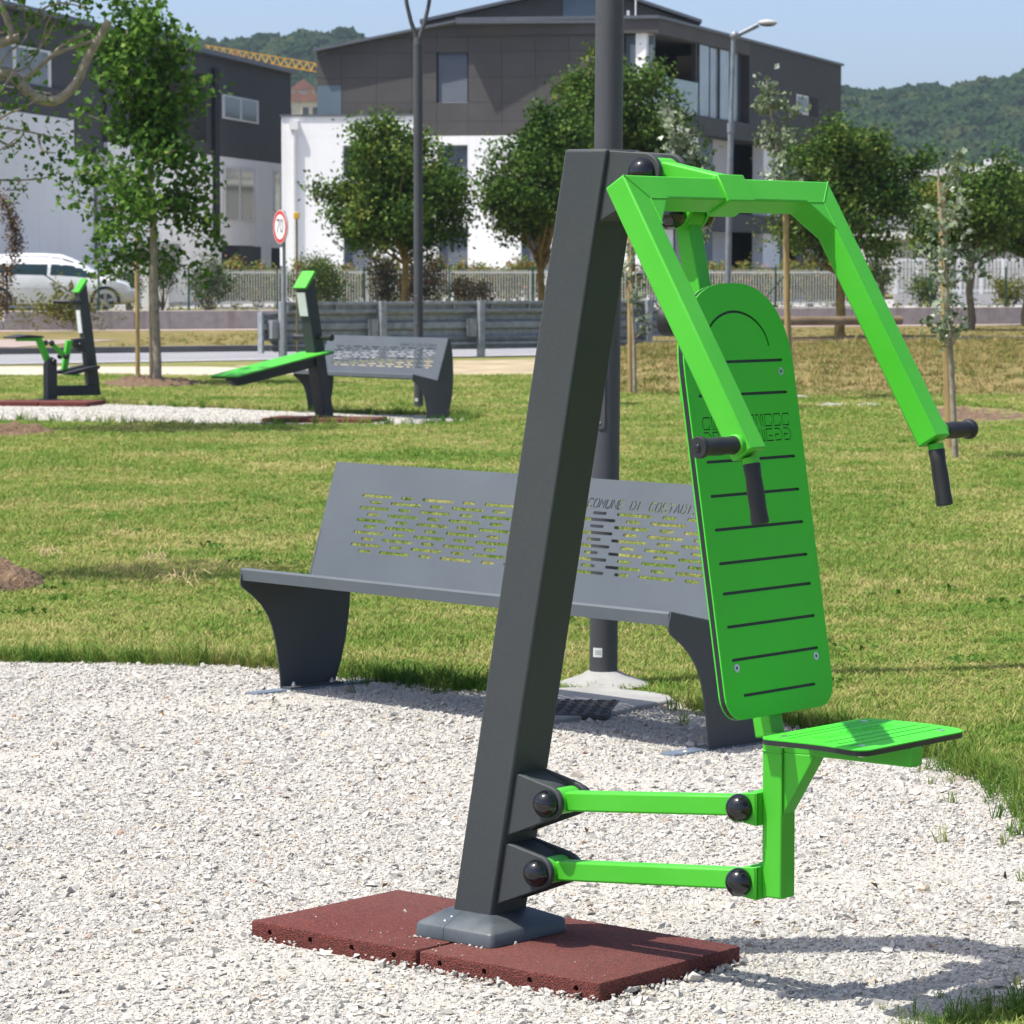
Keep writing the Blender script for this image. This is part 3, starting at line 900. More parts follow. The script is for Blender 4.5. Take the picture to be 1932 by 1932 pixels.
# ---- far buildings on the right and houses on the hill
def far_house(name, label, cat, x0, x1, y0, y1, z0, z1, wallm, roofm, gable=0.0, wins=0):
    root = empty(name, ((x0 + x1) / 2, (y0 + y1) / 2, z0), 0, label, cat)
    mb_ = MB(); mb_.obox(x0, x1, y0, y1, z0, z1); P_(mb_, 'wall', M[wallm], root)
    mb_ = MB()
    if gable:
        mb_.prism([(x0 - 0.4, z1 - 0.05), (x1 + 0.4, z1 - 0.05), ((x0 + x1) / 2, z1 + gable)], lambda u, v_, w: (u, w, v_), y0 - 0.4, y1 + 0.4) if (x1 - x0) < (y1 - y0) else \
        mb_.prism([(y0 - 0.4, z1 - 0.05), (y1 + 0.4, z1 - 0.05), ((y0 + y1) / 2, z1 + gable)], lambda u, v_, w: (w, u, v_), x0 - 0.4, x1 + 0.4)
    else:
        mb_.obox(x0 - 0.15, x1 + 0.15, y0 - 0.15, y1 + 0.15, z1 + 0.003, z1 + 0.3)
    P_(mb_, 'roof', M[roofm], root)
    for i in range(wins):
        xx = x0 + (x1 - x0) * (i + 0.5) / wins
        mb_ = MB(); mb_.obox(xx - 0.6, xx + 0.6, y0 - 0.06, y0 - 0.005, z0 + (z1 - z0) * 0.55, z0 + (z1 - z0) * 0.85); P_(mb_, 'window', M['glass'], root)
    return root
Yh = 190.0
wh = far_house('warehouse', 'low white flat roofed building beyond the trees at far right', 'building', at(1838, 400, Yh).x, at(2120, 400, Yh).x, Yh, Yh + 20, 0.2, at(1900, 325, Yh).z, 'render_white', 'render_white')
for a, q, c, d in ((1880, 1922, 325, 306), (1795, 1812, 330, 318)):
    mb = MB(); mb.obox(at(a, 300, Yh).x, at(q, 300, Yh).x, Yh + 3, Yh + 5, at(a, 325, Yh).z + 0.31, at(a, d, Yh).z + 0.3); P_(mb, 'rooftop_unit', M['render_grey'], wh)
far_house('warehouse', 'low grey warehouse with pale roof edge behind the maples on the right', 'building', at(1640, 400, 160).x, at(1842, 400, 160).x, 160, 176, 0.2, at(1700, 332, 160).z, 'render_grey', 'render_white')
far_house('warehouse', 'long low grey shed behind the white gate at right', 'building', at(1690, 500, 140).x, at(2100, 500, 140).x, 140, 150, 0.2, at(1700, 452, 140).z, 'render_grey', 'render_white')
for i, (px, py, Y, w, h, g, lab) in enumerate(((440, 118, 760, 6.0, 2.6, 1.3, 'long red roofed house on the wooded hill left of the crane'), (572, 180, 700, 5.0, 2.6, 2.2, 'small red roofed house on the hill, topmost beside the dark corner'),
                                    (560, 205, 690, 7.0, 3.0, 2.2, 'cream red roofed house on the hill just left of the blue panel'), (586, 205, 660, 4.0, 2.8, 2.4, 'pinkish gabled house on the hill touching the blue panel'))):
    p = at(px, py, Y)
    far_house('hill_house', lab, 'house', p.x - w / 2, p.x + w / 2, Y, Y + 8, p.z - 6, p.z + h * 0.5, 'wall_cream', 'tiles_red', g, 2)['group'] = 'red roofed houses on the hill'

# tower crane jib, lattice
M['crane'] = mat('yellow_crane_paint', (0.55, 0.30, 0.03), 0.6, var=0.1)
YC = 300.0
ja, jb = at(385, 100, YC), at(640, 142, YC)
crane = empty('tower_crane', (jb.x + 20, YC, 0), 0, 'yellow lattice crane jib showing between the two apartment blocks', 'crane')
d = (jb - ja).normalized(); up = Vector((0, 0, 1)); dep = Vector((0, 0.8, 0))
jl = (jb - ja).length + 22
mb = MB()
for a in (ja, ja + dep): mb.beam(a, a + d * jl, 0.09, 0.09)
mb.beam(ja + up * 0.75 + dep * .5, ja + up * 0.75 + dep * .5 + d * jl, 0.09, 0.09)
n = int(jl / 0.7)
for i in range(n):
    q0, q1, q2 = ja + d * (i * 0.7), ja + d * (i * 0.7 + 0.35) + up * 0.75 + dep * .5, ja + d * ((i + 1) * 0.7)
    mb.beam(q0, q1, 0.05, 0.05); mb.beam(q1, q2, 0.05, 0.05)
    mb.beam(q0 + dep, q1, 0.05, 0.05); mb.beam(q1, q2 + dep, 0.05, 0.05)
P_(mb, 'jib', M['crane'], crane)
tp = ja + d * jl
mb = MB()
for sx in (-.6, .6):
    for sy in (-.6, .6):
        mb.beam((tp.x + sx, YC + sy + .4, 0), (tp.x + sx, YC + sy + .4, tp.z + 3), 0.12, 0.12, up=(0, 1, 0))
for i in range(int(tp.z / 1.2)):
    for sy in (-.6, .6): mb.beam((tp.x - .6, YC + sy + .4, i * 1.2), (tp.x + .6, YC + sy + .4, i * 1.2 + 1.2), 0.06, 0.06, up=(0, 1, 0))
P_(mb, 'mast', M['crane'], crane)

# ---------------------------------------------------------------- trees and shrubs
rngN = np.random.default_rng(7)

def unit(a): return a / np.maximum(1e-9, np.linalg.norm(a, axis=-1, keepdims=True))

def leaves(name, C, size, m_, parent, rg, tint=None, asp=0.62, upb=0.35, fold=0.18):
    """one mesh of small folded leaves, each two triangles, in the parent's space"""
    n = len(C)
    C = np.asarray(C, float)
    size = np.broadcast_to(np.asarray(size, float), (n,)) * rg.uniform(0.7, 1.3, n)
    T = unit(rg.normal(size=(n, 3)) + np.array([0, 0, -0.25]))
    N = unit(rg.normal(size=(n, 3)) + np.array([0, 0, upb * 2]))
    B = unit(np.cross(T, N)); N = np.cross(B, T)
    s = size[:, None]
    V = np.stack([C - T * s * 0.5, C + B * s * asp * 0.5 + N * s * fold - T * s * 0.05, C + T * s * 0.5, C - B * s * asp * 0.5 + N * s * fold - T * s * 0.05], 1).reshape(-1, 3)
    F = (np.arange(n)[:, None] * 4 + np.array([[0, 1, 2, 0, 2, 3]])).reshape(-1)
    me = bpy.data.meshes.new(name)
    me.vertices.add(4 * n); me.vertices.foreach_set('co', V.ravel())
    me.loops.add(6 * n); me.loops.foreach_set('vertex_index', F)
    me.polygons.add(2 * n)
    me.polygons.foreach_set('loop_start', np.arange(2 * n) * 3)
    me.update(calc_edges=True)
    if tint is None: tint = rg.beta(2, 2.4, n)
    at_ = me.attributes.new('tint', 'FLOAT', 'POINT')
    at_.data.foreach_set('value', np.repeat(np.clip(tint, 0, 1), 4))
    me.materials.append(m_)
    return link(name, me, parent)

M['leaf_maple'] = leaf_mat('maple_leaves', [(0.022, 0.060, 0.012), (0.058, 0.125, 0.020), (0.115, 0.185, 0.030), (0.22, 0.24, 0.05)], transl=0.22)
M['leaf_maple_o'] = leaf_mat('maple_leaves_bronze', [(0.022, 0.060, 0.012), (0.060, 0.125, 0.020), (0.118, 0.182, 0.028), (0.23, 0.20, 0.045)], transl=0.22)
M['leaf_lime'] = leaf_mat('lime_leaves', [(0.024, 0.070, 0.012), (0.062, 0.150, 0.022), (0.115, 0.225, 0.032), (0.22, 0.31, 0.055)], transl=0.33)
M['leaf_poplar'] = leaf_mat('white_poplar_leaves', [(0.09, 0.13, 0.06), (0.16, 0.21, 0.11), (0.30, 0.36, 0.25), (0.62, 0.66, 0.58)], transl=0.2)
M['leaf_olive'] = leaf_mat('olive_leaves', [(0.06, 0.085, 0.045), (0.12, 0.155, 0.085), (0.20, 0.24, 0.15), (0.28, 0.32, 0.22)], transl=0.15)
M['leaf_red'] = leaf_mat('photinia_leaves', [(0.08, 0.15, 0.03), (0.16, 0.23, 0.045), (0.28, 0.20, 0.06), (0.42, 0.13, 0.06)], transl=0.2)
M['leaf_plum'] = leaf_mat('plum_leaves', [(0.022, 0.022, 0.014), (0.045, 0.045, 0.022), (0.075, 0.055, 0.035), (0.20, 0.06, 0.055)], transl=0.15)
M['leaf_bush'] = leaf_mat('bush_leaves', [(0.035, 0.075, 0.016), (0.075, 0.125, 0.025), (0.13, 0.18, 0.04), (0.20, 0.22, 0.06)], transl=0.22)
M['leaf_ivy'] = leaf_mat('creeper_leaves', [(0.07, 0.10, 0.02), (0.14, 0.17, 0.03), (0.24, 0.22, 0.05), (0.36, 0.28, 0.08)], transl=0.25)

def limb(mb_, p0, p1, r0, r1, rg, n=6, sag=0.05, sides=7):
    p0, p1 = np.array(p0, float), np.array(p1, float)
    L = np.linalg.norm(p1 - p0)
    pts, rad = [], []
    off = rg.normal(size=3) * sag * L
    for i in range(n + 1):
        q = i / n
        pts.append(p0 + (p1 - p0) * q + off * math.sin(math.pi * q) + rg.normal(size=3) * 0.01 * L * (0 < i < n))
        rad.append(r0 + (r1 - r0) * q)
    mb_.path([Vector(p) for p in pts], rad, sides)
    return pts

def crown_tree(name, label, base, th, tr, ells, nclump, nleaf, lsize, m_leaf, bark, seed, group=None, clump_sd=0.22, spikes=0, cat='tree', shell=0.75):
    """trunk, limbs to clumps through the crown, small leaves round every clump"""
    rg = np.random.default_rng(seed)
    root = empty(name, base, 0, label, cat, group)
    cl = []
    vols = np.array([e[3] * e[4] * e[5] for e in ells]); vols = vols / vols.sum()
    for _ in range(nclump):
        e = ells[rg.choice(len(ells), p=vols)]
        d = unit(rg.normal(size=3)); r_ = rg.uniform(0, 1) ** (1 / 3.0)
        r_ = max(r_, rg.uniform(shell * 0.6, 1.0)) if rg.random() < shell else r_
        if d[2] < 0: d[2] *= 0.85
        cl.append(np.array(e[:3]) + d * np.array(e[3:6]) * r_ * rg.uniform(0.82, 1.06))
    for _ in range(spikes):
        e = ells[rg.integers(len(ells))]
        a = rg.uniform(0, 2 * math.pi); el = rg.uniform(0.25, 1.3)
        d = np.array([math.cos(a) * math.cos(el), math.sin(a) * math.cos(el), math.sin(el)])
        for q in np.linspace(0.8, rg.uniform(1.15, 1.5), 6): cl.append(np.array(e[:3]) + d * np.array(e[3:6]) * q)
    cl = np.array(cl)
    mb_ = MB()
    top = np.array([0, 0, th])
    pts = limb(mb_, (0, 0, -0.1), top, tr, tr * 0.62, rg, 6, 0.012, 9)
    mb_.build('trunk', M[bark], root)
    br = MB()
    sel = rg.choice(len(cl), size=min(len(cl), 26), replace=False)
    for i in sel:
        s0 = pts[-1 - rg.integers(0, 2)] if rg.random() < 0.7 else top + (cl[i] - top) * 0.15
        limb(br, s0, cl[i], tr * 0.34, tr * 0.06, rg, 5, 0.09, 5)
    br.build('branches', M[bark], root)
    per = np.maximum(4, (nleaf / len(cl) * rg.uniform(0.6, 1.5, len(cl)))).astype(int)
    sd = clump_sd * rg.uniform(0.7, 1.3, len(cl))
    C = np.concatenate([c + rg.normal(size=(k_, 3)) * s for c, k_, s in zip(cl, per, sd)])
    ct = np.repeat(np.clip(rg.normal(0.42, 0.16, len(cl)), 0, 1), per)
    tint = np.clip(ct + rg.normal(0, 0.16, len(C)), 0, 1)
    leaves('crown', C, lsize, m_leaf, root, rg, tint)
    return root

# row of clipped maples on the far verge
def verge_at(px, Y): p = at(px, 560, Y); return (p.x, Y, 0.115)
YT = 66.0
pm = FPX / YT          # picture units per metre at that distance
def E(px, py, rx, rz, X0, ry=None, Y=YT):
    p = at(px, py, Y); return (p.x - X0[0], 0.0, p.z - X0[2], rx * Y / FPX, (ry or rx) * Y / FPX, rz * Y / FPX)
b3 = verge_at(765, YT)
crown_tree('maple_tree', 'dark green round maple standing behind the lamp post with forked top', b3, 1.75, 0.095,
           [E(755, 392, 136, 92, b3), E(760, 320, 96, 85, b3), E(690, 400, 70, 60, b3), E(830, 400, 68, 62, b3)], 200, 25000, 0.098, M['leaf_maple'], 'bark_ochre', 31, 'maples along the far verge', 0.15, 9)
Y4 = 68.0
b4 = verge_at(1022, Y4)
crown_tree('maple_tree', 'dark maple directly left of the tilted grey column', b4, 1.6, 0.10,
           [E(1010, 350, 98, 110, b4, Y=Y4), E(1050, 290, 70, 80, b4, Y=Y4), E(985, 400, 70, 55, b4, Y=Y4)], 190, 23000, 0.098, M['leaf_maple'], 'bark_ochre', 32, 'maples along the far verge', 0.15, 7)
Y4b = 72.0
b4b = verge_at(1190, Y4b)
crown_tree('maple_tree', 'tall bronze tinted maple behind the thick lamp post', b4b, 2.4, 0.11,
           [E(1170, 225, 112, 100, b4b, Y=Y4b), E(1240, 280, 80, 85, b4b, Y=Y4b), E(1120, 200, 70, 75, b4b, Y=Y4b), E(1180, 330, 105, 70, b4b, Y=Y4b)], 210, 25000, 0.10, M['leaf_maple_o'], 'bark_ochre', 33, 'maples along the far verge', 0.16, 8)
Y5 = 67.0
b5 = verge_at(1588, Y5)
crown_tree('maple_tree', 'spreading maple framed by the right corner of the green arm', b5, 1.55, 0.115,
           [E(1600, 410, 130, 92, b5, Y=Y5), E(1565, 330, 95, 85, b5, Y=Y5), E(1650, 340, 95, 75, b5, Y=Y5), E(1500, 420, 75, 60, b5, Y=Y5)], 210, 25000, 0.098, M['leaf_maple_o'], 'bark_ochre', 34, 'maples along the far verge', 0.15, 22)
Y6 = 74.0
b6 = verge_at(1830, Y6)
crown_tree('maple_tree', 'smaller maple behind the staked sapling at the right edge', b6, 1.9, 0.10,
           [E(1810, 410, 80, 72, b6, Y=Y6), E(1850, 390, 75, 75, b6, Y=Y6), E(1780, 440, 60, 45, b6, Y=Y6)], 150, 17000, 0.10, M['leaf_maple'], 'bark', 35, 'maples along the far verge', 0.16, 6)
Y7 = 80.0
b7 = verge_at(1935, Y7)
crown_tree('maple_tree', 'maple cut off by the right edge of the picture', b7, 1.9, 0.10,
           [E(1905, 425, 75, 62, b7, Y=Y7), E(1950, 400, 80, 80, b7, Y=Y7)], 110, 14000, 0.10, M['leaf_maple_o'], 'bark', 36, 'maples along the far verge', 0.17, 4)

# staked lime tree on the lawn at left
Y1 = 42.39
lb = Vector((gnd(297, 727).x, Y1, 0))
root = empty('lime_tree', lb, 0, 'leafy young lime tree held by stakes beside the left machine', 'tree')
rg = np.random.default_rng(12)
sc1 = Y1 / FPX
mb = MB()
tp = [np.array([(290 - 297) * sc1 * q + 0.006 * math.sin(q * 9), 0.0, -0.05 + (332 * sc1 + .05) * q]) for q in np.linspace(0, 1, 9)]
mb.path([Vector(p) for p in tp], list(np.linspace(0.060, 0.046, 9)), 10)
tp2 = limb(mb, tp[-1], ((268 - 297) * sc1, 0.0, (727 - 60) * sc1), 0.045, 0.014, rg, 8, 0.02, 8)
mb.build('trunk', M['bark_pale'], root)
br = MB(); tips = []
for i in range(58):
    q = rg.uniform(0.0, 1.0)
    st = tp2[min(8, int(q * 8))] if rg.random() < 0.8 else tp[-1 - rg.integers(0, 3)]
    a = rg.uniform(0, 2 * math.pi)
    zc = st[2]
    hgt = (zc - (727 - 480) * sc1) / ((480 - 5) * sc1)
    wid = (0.84 + 0.30 * math.sin(hgt * 9)) * (1.08 - 0.45 * max(0, hgt)) 
    r_ = wid * rg.uniform(0.55, 1.02)
    drop = rg.uniform(-0.15, 0.45) if hgt > 0.15 else rg.uniform(-0.45, 0.15)
    e_ = np.array([st[0] * 0.6 + (275 - 297) * sc1 * .4 + r_ * math.cos(a), r_ * math.sin(a), zc + drop])
    pts = limb(br, st, e_, 0.013, 0.003, rg, 6, 0.08, 5)
    tips += [p for p in pts[2:]]
for pxx, pyy in ((350, 70), (330, 120), (370, 200), (395, 170), (170, 220), (160, 330), (250, 20), (290, 30), (215, 60), (225, 10), (400, 420), (405, 460), (390, 330), (165, 290), (200, 400), (190, 440)):
    e_ = np.array([(pxx - 297) * sc1, rg.uniform(-.4, .4), (727 - pyy) * sc1])
    st = tp2[int(np.clip((e_[2] - tp2[0][2]) / (tp2[-1][2] - tp2[0][2]) * 8 - 1, 0, 8))]
    pts = limb(br, st, e_, 0.014, 0.003, rg, 6, 0.08, 5)
    tips += [p for p in pts[2:]] + [pts[-1]]
br.build('branches', M['bark_pale'], root)
tips = np.array(tips)
C = np.concatenate([p + rg.normal(size=(20, 3)) * 0.108 for p in tips])
leaves('crown', C, 0.088, M['leaf_lime'], root, rg, None, asp=0.85)
for px, py, tpx, tpy, r_ in ((260, 712, 258, 430, 0.033), (287, 720, 284, 450, 0.036)):
    p0 = gnd(px, py); p1 = at(tpx, tpy, p0.y)
    mb = MB(); mb.tube((p0.x, p0.y, -0.05), p1, r_, r_ * 0.95, 10)
    tag(mb.build('timber_stake', M['wood_stake' if px == 260 else 'bark']), 'tall thin timber stake left of the lime tree trunk' if px == 260 else 'dark timber stake directly behind the lime tree trunk', 'stake')

# bare cut branches of the tree standing outside the left edge
YB2 = 30.0
sb = YB2 / FPX
bx0 = at(-60, 700, YB2)
rootb = empty('mulberry_tree', (bx0.x, YB2, 0), 0, 'pruned tree at the left edge with bent bare branches and sparse leaves', 'tree')
rg = np.random.default_rng(21)
def bp(px, py, dy=0.0):
    p = at(px, py, YB2); return np.array([p.x - bx0.x, dy, p.z])
mb = MB(); limb(mb, (0, 0, -0.1), bp(-60, 250), 0.16, 0.12, rg, 6, 0.01, 12)
mb.build('trunk', M['bark'], rootb)
br = MB()
def bpath(pp, r0, r1, sides=9):
    pts = [bp(*p) for p in pp]
    n = len(pts); out = []
    for i in range(n - 1):
        a, b_, c_, d_ = pts[max(i - 1, 0)], pts[i], pts[i + 1], pts[min(i + 2, n - 1)]
        for q in np.linspace(0, 1, 5, endpoint=False):
            out.append(0.5 * ((2 * b_) + (-a + c_) * q + (2 * a - 5 * b_ + 4 * c_ - d_) * q * q + (-a + 3 * b_ - 3 * c_ + d_) * q ** 3))
    out.append(pts[-1])
    rr = np.linspace(r0, r1, len(out)) * (1 + 0.06 * rg.normal(size=len(out)))
    br.path([Vector(p) for p in out], list(rr), sides)
    return out
bpath([(-60, 250), (-30, 170), (5, 138), (30, 148), (55, 175), (85, 190), (115, 185), (145, 155), (165, 110), (185, 75), (206, 39)], 0.060, 0.034, 12)
bpath([(30, 160), (70, 130), (98, 106), (130, 92), (178, 76)], 0.024, 0.015)
bpath([(98, 106), (125, 80), (171, 60)], 0.018, 0.012)
bpath([(-60, 250), (-40, 130), (-10, 88), (25, 74), (36, 72)], 0.055, 0.042)
bpath([(22, 70), (15, 40), (0, 5), (-5, -30)], 0.036, 0.028)
tw = []
for pp in ([(-40, 220), (0, 190), (40, 120), (75, 85), (110, 40)], [(-40, 180), (10, 110), (38, 60), (38, 0)], [(-40, 240), (0, 242), (60, 250), (110, 262), (130, 272)], [(-40, 340), (20, 338), (70, 334), (105, 324)],
           [(-40, 260), (20, 225), (60, 205), (100, 180)], [(-40, 230), (0, 270), (40, 250), (52, 230)], [(-40, 120), (30, 130), (60, 90), (90, 40), (115, 10)], [(-30, 300), (10, 290), (40, 262)], [(-30, 60), (40, 50), (90, 20), (120, 5)],
           [(-40, 20), (20, 10), (60, 20)], [(60, 250), (90, 285), (110, 290)], [(60, 20), (120, 10), (160, 12)], [(110, -10), (150, 5), (165, 25)], [(20, 338), (40, 355), (15, 360)]):
    o_ = bpath([(a, c, rg.uniform(-.5, .5)) for a, c in pp], 0.014, 0.005, 6); tw += o_[4:]
br.build('branches', M['bark_pale'], rootb)
tw = np.array(tw)
C = np.concatenate([p + rg.normal(size=(2, 3)) * np.array([0.085, .12, 0.085]) for p in tw])
ex = np.concatenate([bp(a, c) + rg.normal(size=(11, 3)) * np.array([.09, .2, .10]) for a, c in ((110, 40), (140, 15), (160, 10), (60, 50), (20, 160), (10, 215), (125, 60), (20, 20), (55, 30), (100, 275), (85, 330), (20, 350), (110, 310), (90, 225), (30, 190), (140, 30))])
top_ = rg.normal(size=(1500, 3)); top_ = np.array([-0.15, 0, 4.95]) + unit(top_) * (rg.random((1500, 1)) ** 0.45) * np.array([1.35, 1.3, 0.75])
leaves('crown', np.concatenate([C, ex, top_]), np.concatenate([np.full(len(C) + len(ex), 0.062), np.full(1500, 0.12)]), M['leaf_lime'], rootb, rg, None, asp=0.85)

# a second young tree just outside the frame, rising from the soil mound; its shade lies on the lawn
gm = gnd(0, 1110)
crown_tree('lime_tree', 'young tree just beyond the left edge, above the nearer soil mound', (gm.x - 0.75, gm.y + 0.05, 0), 2.3, 0.05, [(0, 0, 3.3, 0.55, 0.55, 0.9)], 40, 650, 0.085, M['leaf_lime'], 'bark_pale', 61, None, 0.13, 0)

# dead brown creeper hanging at the left edge
rg = np.random.default_rng(5)
yb_ = 70.0
cre = empty('withered_climber', at(10, 600, yb_), 0, 'withered brown climbing plant on a wire at the left edge', 'plant')
pts = []
for i in range(60):
    q = i / 59; p = at(4 + 26 * math.sin(q * 2.0) , 372 + 118 * q, yb_); pts.append(np.array(p - cre.location))
for i in range(40):
    p = at(rg.uniform(-8, 22), rg.uniform(500, 590), yb_); pts.append(np.array(p - cre.location))
pts = np.array(pts)
M['leaf_dead'] = leaf_mat('withered_leaves', [(0.05, 0.035, 0.015), (0.10, 0.06, 0.025), (0.16, 0.09, 0.03), (0.24, 0.15, 0.05)], transl=0.1)
leaves('foliage', np.concatenate([p + rg.normal(size=(14, 3)) * 0.09 for p in pts]), 0.07, M['leaf_dead'], cre, rg)
mb = MB(); mb.path([tuple(p) for p in pts[:60:6]], 0.012, 5); mb.build('stem', M['bark'], cre)

# white poplar saplings tied to stakes
def sapling(base_px, stem, stake, tufts, label, seed, slabel, leafn=22, lsz=0.075, stake_r=0.036):
    g0 = gnd(*base_px); Y = g0.y
    rg_ = np.random.default_rng(seed)
    rt = empty('poplar_sapling', g0, 0, label, 'tree', 'staked poplar saplings')
    L3 = lambda px, py, dy=0.0: np.array([at(px, py, Y).x - g0.x, dy, at(px, py, Y).z])
    mb_ = MB()
    pts_ = [L3(*p) for p in stem]
    n = len(pts_)
    mb_.path([Vector(p) for p in pts_], list(np.linspace(0.026, 0.008, n)), 8)
    mb_.build('trunk', M['bark_pale'], rt)
    br_ = MB(); cs = []
    for px, py, sp in tufts:
        e_ = L3(px, py, rg_.uniform(-.3, .3))
        j = int(np.argmin([abs(p[2] - (e_[2] - 0.25)) for p in pts_]))
        oo = limb(br_, pts_[j], e_, 0.008, 0.003, rg_, 5, 0.06, 5)
        for p in oo[2:]: cs.append(p + rg_.normal(size=(max(3, int(leafn * 0.4)), 3)) * 0.05)
        cs.append(e_ + rg_.normal(size=(leafn, 3)) * sp * Y / FPX)
    br_.build('branches', M['bark_pale'], rt)
    leaves('crown', np.concatenate(cs), lsz, M['leaf_poplar'], rt, rg_, rg_.beta(1.2, 1.6, sum(len(c_) for c_ in cs)), asp=0.8)
    if stake:
        (ax, ay), (bx_, by_) = stake
        s0 = gnd(ax, ay); s1 = at(bx_, by_, s0.y)
        mb_ = MB(); mb_.tube((s0.x, s0.y, -0.05), s1, stake_r, stake_r * 0.95, 10)
        so = mb_.build('timber_stake', M['wood_stake']); so.name = 'timber_stake'
        tag(so, slabel, 'stake', 'round timber tree stakes')
    return rt
sapling((1198, 746), [(1198, 746), (1196, 640), (1192, 560), (1190, 470), (1200, 380)], ((1190, 745), (1188, 440)),
        [(1215, 520, 14), (1200, 560, 10), (1220, 600, 10), (1195, 470, 10), (1185, 500, 8)], 'thin poplar sapling just right of the tilted column', 41, 'timber stake just right of the tilted grey column', 12)
sapling((1345, 775), [(1345, 775), (1330, 600), (1310, 450), (1290, 330), (1270, 240), (1262, 200)], None,
        [(1262, 210, 12), (1272, 235, 12), (1285, 262, 14), (1300, 285, 14), (1310, 305, 14), (1325, 330, 13), (1285, 305, 14), (1270, 280, 12), (1335, 345, 9), (1312, 385, 12), (1322, 420, 9), (1318, 450, 8)], 'silvery poplar sapling showing above the green lever', 42, None, 30)
sapling((1494, 756), [(1494, 756), (1490, 640), (1484, 520), (1480, 400), (1468, 290), (1452, 200), (1446, 150)], ((1488, 756), (1482, 398)),
        [(1448, 155, 10), (1450, 180, 10), (1438, 200, 9), (1480, 195, 10), (1500, 205, 9), (1458, 240, 10), (1440, 255, 9), (1485, 255, 10), (1475, 300, 12), (1500, 330, 14), (1460, 320, 12), (1448, 345, 10), (1490, 350, 14), (1475, 370, 10)], 'tall silvery poplar sapling rising above the green crossbar', 43, 'timber stake seen under the green crossbar', 18)
sapling((1803, 868), [(1803, 868), (1798, 760), (1794, 660), (1786, 540), (1780, 440), (1774, 370), (1770, 320)], ((1793, 850), (1776, 345)),
        [(1800, 300, 8), (1798, 330, 9), (1812, 370, 11), (1815, 395, 9), (1790, 410, 10), (1745, 400, 6), (1750, 440, 9), (1740, 470, 9), (1765, 480, 10), (1845, 480, 10), (1855, 500, 9), (1790, 520, 16), (1770, 550, 14), (1800, 560, 16), (1785, 590, 14), (1815, 610, 10), (1755, 610, 8), (1775, 620, 9), (1800, 480, 8), (1820, 440, 8)], 'leafy silver poplar sapling behind the right hand grips', 44, 'thick timber stake behind the right hand grips', 13, 0.055, 0.038)

# shrubs in the yard behind the wall
def shrub(name, label, px, py0, Y, rx, rz, n, ls_, m_, seed, group=None, cat='shrub', stem=True):
    rg_ = np.random.default_rng(seed)
    bz = YARD
    p = at(px, 560, Y)
    rt = empty(name, (p.x, Y, bz), 0, label, cat, group)
    zc = at(px, py0, Y).z - bz
    rx_, rz_ = rx * Y / FPX, rz * Y / FPX
    cl = []
    for _ in range(26):
        d = unit(rg_.normal(size=3)); cl.append(np.array([0, 0, zc]) + d * np.array([rx_, rx_ * 0.8, rz_]) * rg_.uniform(0.35, 1.0))
    cl = np.array(cl)
    C = np.concatenate([c + rg_.normal(size=(max(4, n // 26), 3)) * 0.30 * min(rx_, rz_) for c in cl])
    C = C[C[:, 2] > 0.02]
    leaves('foliage', C, ls_, m_, rt, rg_)
    mb_ = MB()
    for c in cl[:9]: limb(mb_, (rg_.normal() * .04, rg_.normal() * .04, -0.05), c, 0.022, 0.006, rg_, 4, 0.06, 5)
    mb_.build('stem', M['bark'], rt)
    return rt
shrub('olive_tree', 'grey green olive bush right of the lime tree trunk', 305, 505, 86, 32, 40, 2200, 0.07, M['leaf_olive'], 51, 'olive bushes', 'tree')
shrub('olive_tree', 'large grey green olive bush left of the round speed sign', 395, 530, 84, 48, 42, 3600, 0.07, M['leaf_olive'], 52, 'olive bushes', 'tree')
shrub('laurel_bush', 'rounded green bush behind the upright inclined board post', 603, 530, 84, 44, 44, 3400, 0.075, M['leaf_bush'], 53)
shrub('plum_shrub', 'dark plum shrub behind the fork topped lamp post', 795, 535, 82, 50, 48, 3600, 0.07, M['leaf_plum'], 54, 'dark plum shrubs')
shrub('plum_shrub', 'dark plum shrub with reddish leaves left of the maple trunk', 722, 530, 82, 30, 60, 2200, 0.07, M['leaf_plum'], 55, 'dark plum shrubs')
shrub('dwarf_maple', 'low bronze shrub right of the fork topped lamp post', 885, 555, 82, 46, 26, 2400, 0.06, M['leaf_plum'], 56)
shrub('laurel_bush', 'thin green bush under the spreading maple at right', 1660, 500, 84, 30, 55, 1800, 0.075, M['leaf_bush'], 57)
shrub('laurel_bush', 'dark ivy clad shrub behind the lime tree stakes', 245, 525, 83, 24, 48, 900, 0.07, M['leaf_maple'], 58)
shrub('laurel_bush', 'low green bush in front of the farther railing, nearest the maple trunk', 1745, 545, 88, 30, 30, 1500, 0.075, M['leaf_bush'], 59)
shrub('laurel_bush', 'pale dry bush before the farther railing at the right edge', 1905, 550, 88, 36, 26, 1600, 0.075, M['leaf_ivy'], 60)
# clipped red-tip hedge behind the white fence, plant by plant
hx = [(px, 0) for px in list(range(440, 1030, 43)) + list(range(1185, 1640, 43))]
for i, (px, _) in enumerate(hx):
    s_ = shrub('photinia_hedge', 'red tipped hedge plant behind the white picket fence', px, 530 + (i * 7) % 9, 93.0, 27, 36, 2200, 0.095, M['leaf_red'], 100 + i, 'red tipped hedge plants', 'hedge')
